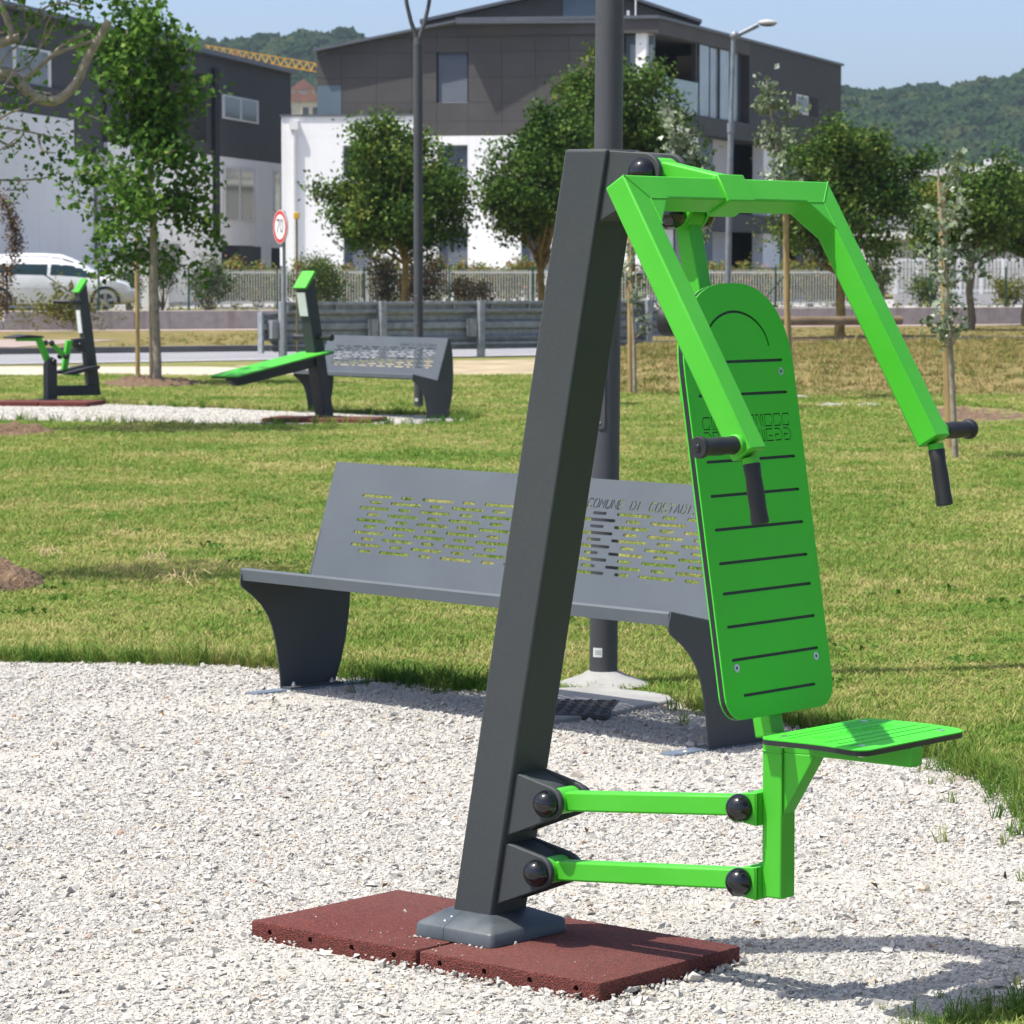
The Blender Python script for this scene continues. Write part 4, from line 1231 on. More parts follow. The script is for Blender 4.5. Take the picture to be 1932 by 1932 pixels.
# creeper over the low wall
rg = np.random.default_rng(77)
cw = at(115, 590, 73.6)
rt = empty('wall_creeper', cw, 0, 'yellow green creeper spilling over the low concrete wall', 'plant')
pts = []
for i in range(130):
    q = rg.random()
    pts.append(np.array([rg.normal(0, 0.55), rg.normal(-0.12, .08), rg.normal(0.12, 0.2)]))
for px, py in ((148, 600), (150, 615), (147, 630), (152, 640), (130, 605), (120, 600), (110, 545), (135, 560), (130, 540), (125, 575), (135, 590), (100, 590)):
    for _ in range(6): pts.append(np.array(at(px, py, 73.4) - cw) + rg.normal(size=3) * 0.05)
C = np.concatenate([p + rg.normal(size=(8, 3)) * 0.055 for p in pts])
leaves('foliage', C, 0.075, M['leaf_ivy'], rt, rg)
mb = MB()
for p in pts[::9]: limb(mb, (rg.normal(0, .4), 0.1, 0.0), p, 0.008, 0.003, rg, 4, 0.1, 5)
mb.build('stem', M['bark'], rt)
# weeds along the foot of the yard fence
pts = []
for i in range(260):
    s_ = rg.uniform(0, 26); p = W0 + wd * s_ + wnv * rg.uniform(0.3, 1.4)
    pts.append(np.array([p.x, p.y, YARD + abs(rg.normal(0.05, 0.12))]))
wo = leaves('weeds', np.concatenate([p + rg.normal(size=(9, 3)) * 0.1 for p in pts]), 0.09, M['leaf_ivy'], None, rg)
tag(wo, 'yellowish weeds along the top of the low wall', 'weeds', kind='stuff')

# woods on the hill: uneven crowns, far away
hv = []
M['wood'] = None
m, t, b = nt('far_woodland')
oi = t.nodes.new('ShaderNodeObjectInfo')
co = tex_coord(t)
n1 = noise(t, co, 1.6, 5, 0.7)
c1 = ramp(t, oi.outputs['Random'], [(0.0, (0.010, 0.030, 0.012)), (0.5, (0.020, 0.052, 0.016)), (0.85, (0.036, 0.072, 0.020)), (1.0, (0.060, 0.074, 0.028))])
t.links.new(mixc(t, ramp(t, n1, [(0.35, (0.55, 0.55, 0.55)), (0.7, (0, 0, 0))]), c1, (0.006, 0.014, 0.009)), b.inputs['Base Color'])
b.inputs['Roughness'].default_value = 0.9; b.inputs['Specular IOR Level'].default_value = 0.1
M['wood'] = m
from mathutils import noise as mnoise
for k_ in range(5):
    bm = bmesh.new()
    bmesh.ops.create_icosphere(bm, subdivisions=4, radius=1.0)
    for v_ in bm.verts:
        q = v_.co.normalized()
        d = 0.30 * mnoise.noise(q * 1.9 + Vector((k_ * 7.1, 0, 0))) + 0.26 * mnoise.noise(q * 4.6 + Vector((0, k_ * 3.3, 0))) + 0.16 * mnoise.noise(q * 11 + Vector((0, 0, k_ * 5.0)))
        v_.co = q * (1 + d) * Vector((1, 1, 0.9)).length / 1.7
        v_.co.z *= 0.85
    me = bpy.data.meshes.new('crown_%d' % k_)
    bm.to_mesh(me); bm.free()
    me.materials.append(m)
    hv.append(me)

def scatter(name, P, rot, scl, vi, variants, label, cat):
    me = bpy.data.meshes.new(name)
    me.from_pydata([tuple(p) for p in P], [], [])
    a = me.attributes.new('rot', 'FLOAT_VECTOR', 'POINT'); a.data.foreach_set('vector', np.asarray(rot, np.float32).ravel())
    a = me.attributes.new('scl', 'FLOAT_VECTOR', 'POINT'); a.data.foreach_set('vector', np.asarray(scl, np.float32).ravel())
    a = me.attributes.new('vi', 'INT', 'POINT'); a.data.foreach_set('value', np.asarray(vi, np.int32))
    ob = link(name, me)
    src = bpy.data.collections.new(name + '_source')
    for i, vme in enumerate(variants):
        so = bpy.data.objects.new('%s_variant_%02d' % (name, i), vme); src.objects.link(so)
    g = bpy.data.node_groups.new(name, 'GeometryNodeTree')
    g.interface.new_socket('Geometry', in_out='INPUT', socket_type='NodeSocketGeometry')
    g.interface.new_socket('Geometry', in_out='OUTPUT', socket_type='NodeSocketGeometry')
    gi, go = g.nodes.new('NodeGroupInput'), g.nodes.new('NodeGroupOutput')
    ip = g.nodes.new('GeometryNodeInstanceOnPoints')
    ci = g.nodes.new('GeometryNodeCollectionInfo')
    ci.inputs['Collection'].default_value = src
    ci.inputs['Separate Children'].default_value = True
    ci.inputs['Reset Children'].default_value = True
    def na(nm, ty):
        q = g.nodes.new('GeometryNodeInputNamedAttribute'); q.data_type = ty; q.inputs['Name'].default_value = nm; return q.outputs['Attribute']
    ip.inputs['Pick Instance'].default_value = True
    g.links.new(gi.outputs[0], ip.inputs['Points'])
    g.links.new(ci.outputs[0], ip.inputs['Instance'])
    g.links.new(na('vi', 'INT'), ip.inputs['Instance Index'])
    e2r = g.nodes.new('FunctionNodeEulerToRotation')
    g.links.new(na('rot', 'FLOAT_VECTOR'), e2r.inputs[0])
    g.links.new(e2r.outputs[0], ip.inputs['Rotation'])
    g.links.new(na('scl', 'FLOAT_VECTOR'), ip.inputs['Scale'])
    g.links.new(ip.outputs[0], go.inputs[0])
    md = ob.modifiers.new('scatter', 'NODES'); md.node_group = g
    return tag(ob, label, cat, kind='stuff')

rg = np.random.default_rng(3)
P, S = [], []
for _ in range(5200):
    x = rg.uniform(-150, 210); y = 660 + 345 * rg.random() ** 0.75
    if abs(x) > 0.175 * y + 12: continue
    P.append((x, y, hill_h(x, y) + rg.uniform(-0.5, 1.5))); S.append(rg.uniform(2.3, 4.6) * (1 + 0.25 * (rg.random() < 0.1)))
P = np.array(P); S = np.array(S)
scl = np.stack([S * rg.uniform(.9, 1.2, len(S)), S, S * rg.uniform(0.9, 1.35, len(S))], 1)
rot = np.stack([np.zeros(len(S)), np.zeros(len(S)), rg.uniform(0, 6.28, len(S))], 1)
scatter('hill_woodland', P, rot, scl, rg.integers(0, 5, len(S)), hv, 'dense green woodland covering the hill on the horizon', 'woodland')

# ---------------------------------------------------------------- chest press machine in the foreground
def xz(u, v_, w): return (u, w, v_)          # outline in the x-z plane, extruded along y
MA = R(-40.3)
press = empty('chest_press_machine', (-0.0459, 7.130, 0.0), MA,
              'bright green and anthracite chest press machine standing on the red rubber tiles', 'fitness machine')

def press_part(name, mb_, m_, bev=0.0, parent=press, seg=2, ang=38):
    return mb_.build(name, m_, parent, bev, ang, seg=seg)

# column, leaning forwards
mb = MB(); mb.prism([(-0.0668, 0.060), (0.0460, 0.060), (0.368, 1.748), (0.255, 1.750)], xz, -0.06, 0.06)
column = press_part('column', mb, M['anthracite'], 0.007, seg=3)
def col_x(z): return 0.053 + (z - 0.097) * 0.1907      # front face of the column

# two-part collar round the foot
for x0, x1, sgn in ((-0.112, -0.0268, -1), (-0.0256, 0.114, 1)):
    mb = MB()
    zb, zs, zt = 0.046, 0.076, 0.100
    y = 0.130
    xi0, xi1 = (x0 + 0.035, x1) if sgn < 0 else (x0, x1 - 0.035)
    xo0, xo1 = (x0 + 0.006, x1) if sgn < 0 else (x0, x1 - 0.006)
    full = rrect(x0, x1, -y, y, 0.014, 4)
    xs_ = x1 if sgn < 0 else x0
    ringb = [((xs_ if abs(p[0] - xs_) < 0.0145 else p[0]), (math.copysign(y, p[1]) if abs(p[0] - xs_) < 0.0145 else p[1])) for p in full]
    ringb = [p for i, p in enumerate(ringb) if i == 0 or (abs(p[0] - ringb[i - 1][0]) + abs(p[1] - ringb[i - 1][1])) > 1e-6]
    def tr(ring, fx, fy):
        cx = -0.026
        return [(cx + (p[0] - cx) * fx, p[1] * fy) for p in ring]
    lv = [(ringb, zb), (tr(ringb, 0.988, 0.988), zs - 0.005), (tr(ringb, 0.955, 0.955), zs), (tr(ringb, 0.60, 0.52), zt)]
    base_i = len(mb.v)
    n = len(ringb)
    for ring, z in lv:
        mb.v += [(p[0], p[1], z) for p in ring]
    for i in range(len(lv) - 1):
        for j in range(n):
            q = (j + 1) % n
            mb.f.append((i * n + j, i * n + q, (i + 1) * n + q, (i + 1) * n + j))
    mb.f.append(tuple(range(n))[::-1]); mb.f.append(tuple(range((len(lv) - 1) * n, len(lv) * n)))
    press_part('foot_cover', mb, M['cover'], ang=50)
for x, y, z in ((-0.040, -0.106, 0.083), (-0.038, -0.086, 0.089), (-0.040, 0.106, 0.083), (-0.038, 0.086, 0.089)):
    mb = MB(); mb.ball((x, y, z), 0.0055, 10, 6, (1, 1, 0.6)); press_part('screw', mb, M['steel'])

# pivot housings on the column
def housing(cx, cz, r, p_top, p_bot, name='pivot_housing'):
    mb = MB()
    plate = hull([p_top, p_bot, (p_top[0] + 0.022, p_top[1] + 0.001)] + circ(cx, cz, r, 28))
    for y0, y1 in ((-0.050, -0.036), (0.036, 0.050)):
        mb.prism(plate, xz, y0, y1)
    body = hull([p_top, p_bot, (p_top[0] + 0.022, p_top[1] - 0.001)] + circ(cx - 0.036, cz + 0.004, r - 0.003, 20))
    mb.prism(body, xz, -0.0365, 0.0365)
    o = press_part(name, mb, M['anthracite'], 0.0025)
    return o
housing(0.203, 0.360, 0.036, (0.098, 0.414), (0.075, 0.272))
housing(0.176, 0.207, 0.036, (0.070, 0.259), (0.045, 0.118))
housing(0.458, 1.698, 0.040, (0.345, 1.744), (0.330, 1.592))

# ball caps on both sides of every pivot, with the moulding seam
def ball_cap(x, z, y, r=0.0295):
    mb = MB()
    mb.ball((x, y, z), r, 28, 18, (1, 0.92, 1))
    o = press_part('ball_cap', mb, M['ball'])
    ring = MB()
    ring.path([(x + (r + 0.0002) * math.cos(R(a)) * 0.45, y + math.copysign(1, y) * math.sqrt(max(0, 1 - math.cos(R(a)) ** 2 * 0.45 ** 2 - math.sin(R(a)) ** 2)) * r * 0.92, z + (r + 0.0002) * math.sin(R(a))) for a in range(100, 262, 9)], 0.0006, 5)
    s_ = ring.build('seam', M['black_core'], o)
    return o
PIV = dict(UL=(0.203, 0.360), LL=(0.176, 0.207), UR=(0.710, 0.404), LR=(0.710, 0.2515), T=(0.458, 1.698), T2=(0.531, 1.610))
for k_, (x, z) in PIV.items():
    for s_ in (-1, 1):
        yo = 0.056 if k_ in ('UL', 'LL', 'T') else 0.050
        ball_cap(x, z, s_ * yo)
        mb = MB(); mb.tube((x, s_ * 0.026, z), (x, s_ * yo, z), 0.010, n=14); press_part('pivot_pin', mb, M['black_core'])

# two parallel link bars
for a, q in (('UL', 'UR'), ('LL', 'LR')):
    (xa, za), (xb, zb) = PIV[a], PIV[q]
    d = Vector((xb - xa, 0, zb - za)).normalized()
    mb = MB()
    mb.beam(Vector((xa, 0, za)) + d * 0.022, Vector((xb, 0, zb)) - d * 0.018, 0.040, 0.042)
    lk = press_part('link_bar', mb, M['green'], 0.0045, seg=3)
    for x, z in ((xa, za), (xb, zb)):
        h_ = MB(); h_.tube((x, -0.034, z), (x, 0.034, z), 0.0285, n=28); h_.build('hub', M['green'], lk, 0.002)

# upright carrying seat and backrest
mb = MB(); mb.obox(0.748, 0.797, -0.0245, 0.0245, 0.222, 0.562)
press_part('upright', mb, M['green'], 0.004, seg=3)
for k_ in ('UR', 'LR'):
    x, z = PIV[k_]
    mb = MB()
    pl = hull(circ(x, z, 0.030, 24) + [(0.7495, z + 0.034), (0.7495, z - 0.034)])
    for y0, y1 in ((-0.0445, -0.036), (0.036, 0.0445)): mb.prism(pl, xz, y0, y1)
    pl2 = hull([(0.7495, z + 0.034), (0.7495, z - 0.034), (0.742, z + 0.034), (0.742, z - 0.034)])
    mb.prism(pl2, xz, -0.0445, 0.0445)
    press_part('fork', mb, M['green'], 0.0015)
hang_b, hang_t = Vector((0.7505, 0, 0.550)), Vector((0.531, 0, 1.610))
mb = MB(); mb.beam(hang_b, hang_t, 0.045, 0.045, up=(1, 0, 0), w1=0.045, h1=0.036)
hang = press_part('back_tube', mb, M['green'], 0.004, seg=3)
mb = MB(); mb.tube((0.531, -0.024, 1.610), (0.531, 0.024, 1.610), 0.030, n=28); mb.build('hub', M['green'], hang, 0.002)
for z in (0.72, 1.25):
    xh = hang_b.x + (z - hang_b.z) * (hang_t.x - hang_b.x) / (hang_t.z - hang_b.z)
    xb_ = 0.779 - 0.16 * (z - 0.60) - 0.016
    mb = MB(); mb.obox(min(xh, xb_ - 0.004), xb_, -0.12, 0.12, z - 0.02, z + 0.02)
    press_part('cross_plate', mb, M['green'], 0.002)
mb = MB()
mb.lathe([(0.020, 0.0), (0.024, 0.03), (0.033, 0.055), (0.034, 0.075), (0.031, 0.082)], (0.592, -0.035, 1.392), (-1, -0.25, 0.05), 28)
press_part('rubber_stop', mb, M['rubber'])
mb = MB(); mb.obox(0.555, 0.615, -0.06, 0.0, 1.375, 1.41); press_part('stop_bracket', mb, M['green'], 0.003)

# seat beam with brace
mb = MB(); mb.prism([(0.797, 0.522), (1.106, 0.522), (1.106, 0.562), (0.797, 0.562)], xz, -0.020, 0.020)
press_part('seat_beam', mb, M['green'], 0.004, seg=3)
mb = MB(); mb.prism([(0.794, 0.425), (0.797, 0.395), (0.877, 0.525), (0.797, 0.5235)], xz, -0.0205, 0.0205)
press_part('brace', mb, M['green'], 0.003)
# weld seams
for pts in ([(0.749 + 0.0, -0.0252, 0.523), (0.797, -0.0252, 0.523)], [(0.797, -0.0252, 0.395), (0.797, -0.0252, 0.52)], [(0.7475, -0.0255, 0.371), (0.7475, -0.0255, 0.437)], [(0.7475, -0.0255, 0.2185), (0.7475, -0.0255, 0.285)]):
    rg = random.Random(1)
    a, q = Vector(pts[0]), Vector(pts[1])
    n = int((q - a).length / 0.0035)
    mb = MB(); mb.path([a.lerp(q, i / n) for i in range(n + 1)], [0.0016 + 0.0008 * (i % 2) for i in range(n + 1)], 6)
    press_part('weld', mb, M['green'])

# seat board: green face on black core, gently curved
def seat_z(x): 
    q = (x - 0.855) / 0.247
    return 0.577 - 0.004 * max(0, q - 0.55) ** 2 * 4 + 0.0015 * math.sin(q * 3.0)
seat_out = rrect(0.853, 1.104, -0.192, 0.192, 0.035, 6)
grv = [slot(-0.165, 0.165, x, 0.004) for x in (0.889, 0.912, 1.000, 1.028, 1.056)]
def bent(me, zf):
    bm = bmesh.new(); bm.from_mesh(me)
    bmesh.ops.triangulate(bm, faces=bm.faces)
    for v_ in bm.verts: v_.co.z += zf(v_.co.x)
    bm.to_mesh(me); bm.free()
    return me
def seat_layer(name, z0, th, holes, m_):
    me = holed(name, [(p[0], p[1]) for p in seat_out], holes, th, m_)
    bm = bmesh.new(); bm.from_mesh(me)
    for xx in np.arange(0.87, 1.10, 0.02):
        bmesh.ops.bisect_plane(bm, geom=bm.verts[:] + bm.edges[:] + bm.faces[:], plane_co=(xx, 0, 0), plane_no=(1, 0, 0))
    for v_ in bm.verts: v_.co.z += seat_z(v_.co.x) + z0
    bm.to_mesh(me); bm.free()
    me.polygons.foreach_set('use_smooth', [True] * len(me.polygons)); me.set_sharp_from_angle(angle=R(25))
    return link(name, me, press)
gx = [[(p[1], p[0]) for p in g] for g in grv]
seat_layer('seat', -0.0025, 0.0025, gx, M['green_board'])
seat_layer('seat_core', -0.0125, 0.0098, [], M['black_core'])
for x in (0.885, 1.07):
    for y in (-0.14, 0.14):
        mb = MB(); mb.tube((x, y, seat_z(x) - 0.001), (x, y, seat_z(x) + 0.0012), 0.008, n=16); s_ = press_part('screw', mb, M['steel'])
        mb = MB(); mb.tube((x, y, seat_z(x) - 0.022), (x, y, seat_z(x) - 0.0125), 0.007, n=10); press_part('screw', mb, M['steel'])
# raised makers' lettering on the seat
me = text_mesh('seat_lettering', 'SKYFITNESS', 0.045, 0.0006, M['green_board'], 1.1)
o = link('seat_lettering', me, press)
o.matrix_local = frame((0.957, 0.0, seat_z(0.957) + 0.0002), (0, 1, 0), (-1, 0, 0), (0, 0, 1))

# backrest: green face with grooves over a black core
BB = Vector((0.779, 0, 0.600)); BU = Vector((-0.158, 0, 0.987)); BN = Vector((0.987, 0, 0.158))
def zt_(z): return (z - 0.60) / 0.987
top = zt_(1.470); shoulder = zt_(1.285)
w_ = 0.186
ol = []
for a in range(0, 181, 6):
    ca, sa = math.cos(R(a)), math.sin(R(a))
    ol.append((w_ * math.copysign(abs(ca) ** 0.80, ca), shoulder + (top - shoulder) * abs(sa) ** 0.86))
ol += [(-w_ + 0.055 - 0.055 * math.sin(R(90 - i * 15)), 0.055 - 0.055 * math.cos(R(90 - i * 15)) ) if False else (-w_ + 0.05 - 0.05 * math.cos(R(i * 15)), 0.05 - 0.05 * math.sin(R(i * 15))) for i in range(7)]
ol += [(w_ - 0.05 + 0.05 * math.sin(R(i * 15)), 0.05 - 0.05 * math.cos(R(i * 15))) for i in range(7)]
holes = []
for z, hw in ((1.311, 0.150), (1.245, 0.152), (1.113, 0.153), (1.045, 0.153), (0.978, 0.153), (0.911, 0.153), (0.851, 0.153), (0.785, 0.152), (0.719, 0.150), (0.647, 0.125)):
    holes.append(slot(-hw, hw, zt_(z), 0.0062))
holes.append(stroke([(0.108 * math.cos(R(a)), zt_(1.335) + 0.078 * math.sin(R(a))) for a in range(4, 177, 8)], 0.0055))
# engraved outline lettering, drawn in two courses
def glyph(ch):
    U, D_ = 0.56, 0.44
    G_ = {
     'S': [[(1, .9), (1, 1), (.2, 1), (0, .85), (0, .62)], [(0, U), (.95, U), (.95, .72)], [(0, D_), (.7, D_), (1, .3), (1, .12), (.8, 0), (.05, 0)], [(.05, .1), (.05, .22), (.6, .22)]],
     'K': [[(0, .62), (0, 1), (.3, 1), (.3, U), (.05, U)], [(.5, .62), (.7, 1), (1, 1), (.75, U), (.5, U)], [(0, 0), (0, D_), (.7, D_), (1, 0)], [(.3, 0), (.3, .25)]],
     'Y': [[(0, 1), (.3, U), (.8, U), (1, 1)], [(.3, 1), (.5, .72), (.65, 1)], [(.35, 0), (.35, D_), (.7, D_), (.7, 0)]],
     'F': [[(1, .8), (1, 1), (0, 1), (0, U), (.9, U)], [(0, 0), (0, D_), (.9, D_)], [(.3, 0), (.3, .28)]],
     'I': [[(.3, U), (.3, 1), (.7, 1), (.7, U)], [(.3, D_), (.3, 0), (.7, 0), (.7, D_)]],
     'T': [[(.3, U), (.3, .8), (0, .8), (0, 1), (1, 1), (1, .8), (.7, .8), (.7, U)], [(.3, D_), (.3, 0), (.7, 0), (.7, D_)]],
     'N': [[(0, U), (0, 1), (.4, 1), (.7, U)], [(.75, .75), (.75, 1), (1, 1), (1, U)], [(0, D_), (0, 0), (.25, 0), (.25, D_)], [(.6, D_), (.8, 0), (1, 0), (1, D_)]],
     'E': [[(1, .9), (1, 1), (0, 1), (0, U), (.95, U), (.95, .72)], [(.95, D_), (0, D_), (0, 0), (1, 0)], [(.35, .18), (.9, .18)]],
    }
    return G_[ch]
word = 'SKYFITNESS'
gw, gp, gh = 0.0235, 0.0302, 0.054
zb_ = zt_(1.148)
for i, ch in enumerate(word):
    for pl in glyph(ch):
        holes.append(stroke([(-0.150 + i * gp + p[0] * gw, zb_ + p[1] * gh) for p in pl], 0.0026))
fm = frame(BB, (0, 1, 0), BU, BN)
bk = link('backrest', holed('backrest', ol, holes, 0.003, M['green_board']), press); bk.matrix_local = fm
bc = link('backrest_core', holed('backrest_core', [(p[0] * 0.999, p[1]) for p in ol], [], 0.0105, M['black_core']), press)
bc.matrix_local = frame(BB - BN * 0.0107, (0, 1, 0), BU, BN)
bb = link('backrest_rear_face', holed('backrest_rear_face', ol, [], 0.003, M['green_board']), press); bb.matrix_local = frame(BB - BN * 0.0139, (0, 1, 0), BU, BN)
for z in (0.703, 1.288):
    for y in (-0.1375, 0.1375):
        c0 = BB + BU * zt_(z) + Vector((0, y, 0)) + BN * 0.003
        mb = MB(); mb.tube(c0 - BN * 0.001, c0 + BN * 0.0012, 0.0088, n=20); o = press_part('screw', mb, M['steel'])
        mb = MB(); mb.tube(c0 + BN * 0.0008, c0 + BN * 0.0015, 0.0032, n=6); mb.build('socket', M['black_core'], o)

# swinging arm frame: one flat U of square tube with corner gussets
AF = Vector((0.640, 0, 1.684)); AD = Vector((0.511, 0, -0.860)); AN = Vector((0.860, 0, 0.511))
HW, TW, TL = 0.349, 0.053, 0.612
outer = [(-HW, 0), (HW, 0), (HW, TL), (HW - TW, TL), (HW - TW, 0.112), (HW - TW - 0.058, 0.052), (-HW + TW + 0.058, 0.052), (-HW + TW, 0.112), (-HW + TW, TL), (-HW, TL)]
mb = MB(); mb.prism(outer, lambda u, v_, w: tuple(AF + Vector((0, u, 0)) + AD * v_ + AN * w), -0.052, 0.0)
arms = press_part('arm_frame', mb, M['green'], 0.004, seg=3)
for s_ in (-1, 1):      # weld beads of the gussets
    for a, q in (((HW - TW - 0.058, 0.0525), (HW - TW, 0.0525)), ((HW - TW, 0.0525), (HW - TW, 0.112)), ((HW - TW, 0.052), (HW, 0.0))):
        A3 = AF + Vector((0, s_ * a[0], 0)) + AD * a[1] + AN * 0.0002
        Q3 = AF + Vector((0, s_ * q[0], 0)) + AD * q[1] + AN * 0.0002
        n = int((Q3 - A3).length / 0.004)
        mb = MB(); mb.path([A3.lerp(Q3, i / n) for i in range(n + 1)], [0.0009 + 0.0008 * (i % 2) for i in range(n + 1)], 6)
        mb.build('weld', M['green'], arms)
# sleeve at the middle of the cross bar and the lever back to the pivot
mb = MB(); mb.prism([(-0.045, -0.006), (0.045, -0.006), (0.045, 0.058), (-0.045, 0.058)], lambda u, v_, w: tuple(AF + Vector((0, u, 0)) + AD * v_ + AN * w), -0.058, 0.006)
press_part('sleeve', mb, M['green'], 0.003)
mb = MB(); mb.beam((0.478, 0, 1.700), (0.630, 0, 1.668), 0.046, 0.042)
lev = press_part('lever', mb, M['green'], 0.004, seg=3)
mb = MB(); mb.tube((0.458, -0.034, 1.698), (0.458, 0.034, 1.698), 0.031, n=28); mb.build('hub', M['green'], lev, 0.002)
mb = MB()
for y0, y1 in ((-0.036, -0.027), (0.027, 0.036)):
    mb.prism(hull(circ(0.531, 1.610, 0.029, 20) + [(0.50, 1.680), (0.60, 1.664)]), xz, y0, y1)
press_part('lug', mb, M['green'], 0.0015)

# four rubber grips
tip = AF + AD * TL - AN * 0.026
for s_ in (-1, 1):
    c0 = Vector((tip.x - 0.010, s_ * HW, tip.z + 0.020))
    mb = MB(); mb.tube(c0, c0 + Vector((0, s_ * 0.012, 0)), 0.0205, n=20); press_part('grip_ring', mb, M['green'], 0.002)
    mb = MB(); mb.lathe([(0.0150, 0.010), (0.0182, 0.016), (0.0165, 0.035), (0.0182, 0.060), (0.0168, 0.090), (0.0172, 0.108), (0.0205, 0.112), (0.0214, 0.116), (0.0212, 0.123), (0.0195, 0.126)], c0, (0, s_, 0), 24)
    g_ = press_part('grip', mb, M['rubber'])
    mb = MB(); mb.ball(c0 + Vector((0, s_ * 0.126, 0)), 0.0075, 12, 8, (1, 0.6, 1)); mb.build('cap_screw', M['ball'], g_)
    c1 = Vector((tip.x + 0.002, s_ * (HW - TW / 2), tip.z - 0.004))
    dv = Vector((0.19, 0, -1)).normalized()
    mb = MB(); mb.tube(c1, c1 + dv * 0.014, 0.0165, n=18); press_part('grip_ring', mb, M['green'], 0.002)
    mb = MB(); mb.lathe([(0.0145, 0.010), (0.0172, 0.014), (0.0158, 0.04), (0.0172, 0.07), (0.0164, 0.10), (0.0178, 0.122), (0.0172, 0.128), (0.0140, 0.130)], c1, dv, 24)
    press_part('grip', mb, M['rubber'])

# the two rubber tiles under it
def tile(x0, x1, label):
    root = empty('rubber_tile', press.location, MA, label, 'rubber tile', 'red rubber tiles under the green machine')
    rg = random.Random(int(x0 * 100))
    nx_, ny_ = 14, 14
    mb = MB()
    # top with a very slight sag and rough edges; sides notched along the underside
    def edge(p): return rg.uniform(-0.0015, 0.0015)
    mb.prism(rrect(x0, x1, -0.245, 0.245, 0.008, 3), lambda u, v_, w: (u, v_, w), -0.02, 0.045)
    o = mb.build('tile', M['crumb'], root, 0.005)
    # drain openings along both long edges
    cut = MB()
    for q in range(4):
        x = x0 + 0.06 + q * (x1 - x0 - 0.12) / 3
        for s_ in (-1, 1):
            cut.tube((x, s_ * 0.225, 0.026), (x, s_ * 0.26, 0.026), 0.0068, n=12)
    cme = cut.mesh('cut', None)
    bm = bmesh.new(); bm.from_mesh(cme); bmesh.ops.recalc_face_normals(bm, faces=bm.faces); bm.to_mesh(cme); bm.free()
    co_ = link('cut', cme, root)
    md = o.modifiers.new('cut', 'BOOLEAN'); md.operation = 'DIFFERENCE'; md.object = co_; md.solver = 'EXACT'
    bpy.context.view_layer.update()
    dg = bpy.context.evaluated_depsgraph_get()
    me = bpy.data.meshes.new_from_object(o.evaluated_get(dg))
    o.modifiers.clear()
    o.data = me
    smooth(me, 30)
    bpy.data.objects.remove(co_)
    return root
tile(-0.5, -0.006, 'red rubber tile on the left half of the foreground mat')
tile(0.006, 0.5, 'red rubber tile on the right half of the foreground mat')
# stray chips of limestone kicked on to the tiles

# ---------------------------------------------------------------- benches with slotted backs
LET = {
 'C': [[(1, .8), (.8, 1), (.25, 1), (0, .75), (0, .25), (.25, 0), (.8, 0), (1, .2)]],
 'O': [[(.36, 1), (.25, 1), (0, .75), (0, .25), (.25, 0), (.36, 0)], [(.64, 1), (.75, 1), (1, .75), (1, .25), (.75, 0), (.64, 0)]],
 'M': [[(0, 0), (0, 1), (.5, .4), (1, 1), (1, 0)]],
 'U': [[(0, 1), (0, .25), (.25, 0), (.75, 0), (1, .25), (1, 1)]],
 'N': [[(0, 0), (0, 1), (1, 0), (1, 1)]],
 'E': [[(1, 1), (0, 1), (0, 0), (1, 0)], [(.4, .5), (.85, .5)]],
 'D': [[(0, 0), (0, 1)], [(.45, 1), (.65, 1), (1, .7), (1, .3), (.65, 0), (.45, 0)]],
 'I': [[(.5, 0), (.5, 1)]],
 'S': [[(1, .85), (.8, 1), (.2, 1), (0, .8), (.15, .58), (.85, .42), (1, .2), (.8, 0), (.2, 0), (0, .15)]],
 'T': [[(0, 1), (1, 1)], [(.5, .72), (.5, 0)]],
 'A': [[(0, 0), (.5, 1), (1, 0)], [(.46, .22), (.54, .22)]],
 'B': [[(0, 0), (0, 1)], [(.5, 1), (.75, 1), (1, .78), (.85, .62)], [(.5, 0), (.75, 0), (1, .22), (.85, .38)]],
 'R': [[(0, 0), (0, 1)], [(.5, 1), (.8, 1), (1, .75), (.8, .52)], [(.62, .28), (1, 0)]],
}
LEN, VH = 2.07, 0.443
def bench_holes():
    hs = []
    for r_ in range(10):
        v_ = 0.3275 - 0.0223 * r_
        for k_ in range(-1, 7):
            sh = 0.158 * (r_ % 2)
            a = 0.184 + 0.316 * k_ + sh
            for u0, u1 in ((a, a + 0.157), (a + 0.206, a + 0.268)):
                if u0 > 0.17 and u1 < LEN - 0.13: hs.append(slot(u0, u1, v_, 0.0105))
    for i, ch in enumerate('COMUNE DI COSTABISSARA'):
        if ch == ' ': continue
        for pl in LET[ch]:
            wch = 0.0205 if ch != 'I' else 0.012
            hs.append(stroke([(1.302 + i * 0.0282 + p[0] * wch + (0.345 + p[1] * 0.031 - 0.345) * 0.22, 0.346 + p[1] * 0.029) for p in pl], 0.0047))
    return hs
def yz(u, v_, w): return (w, u, v_)
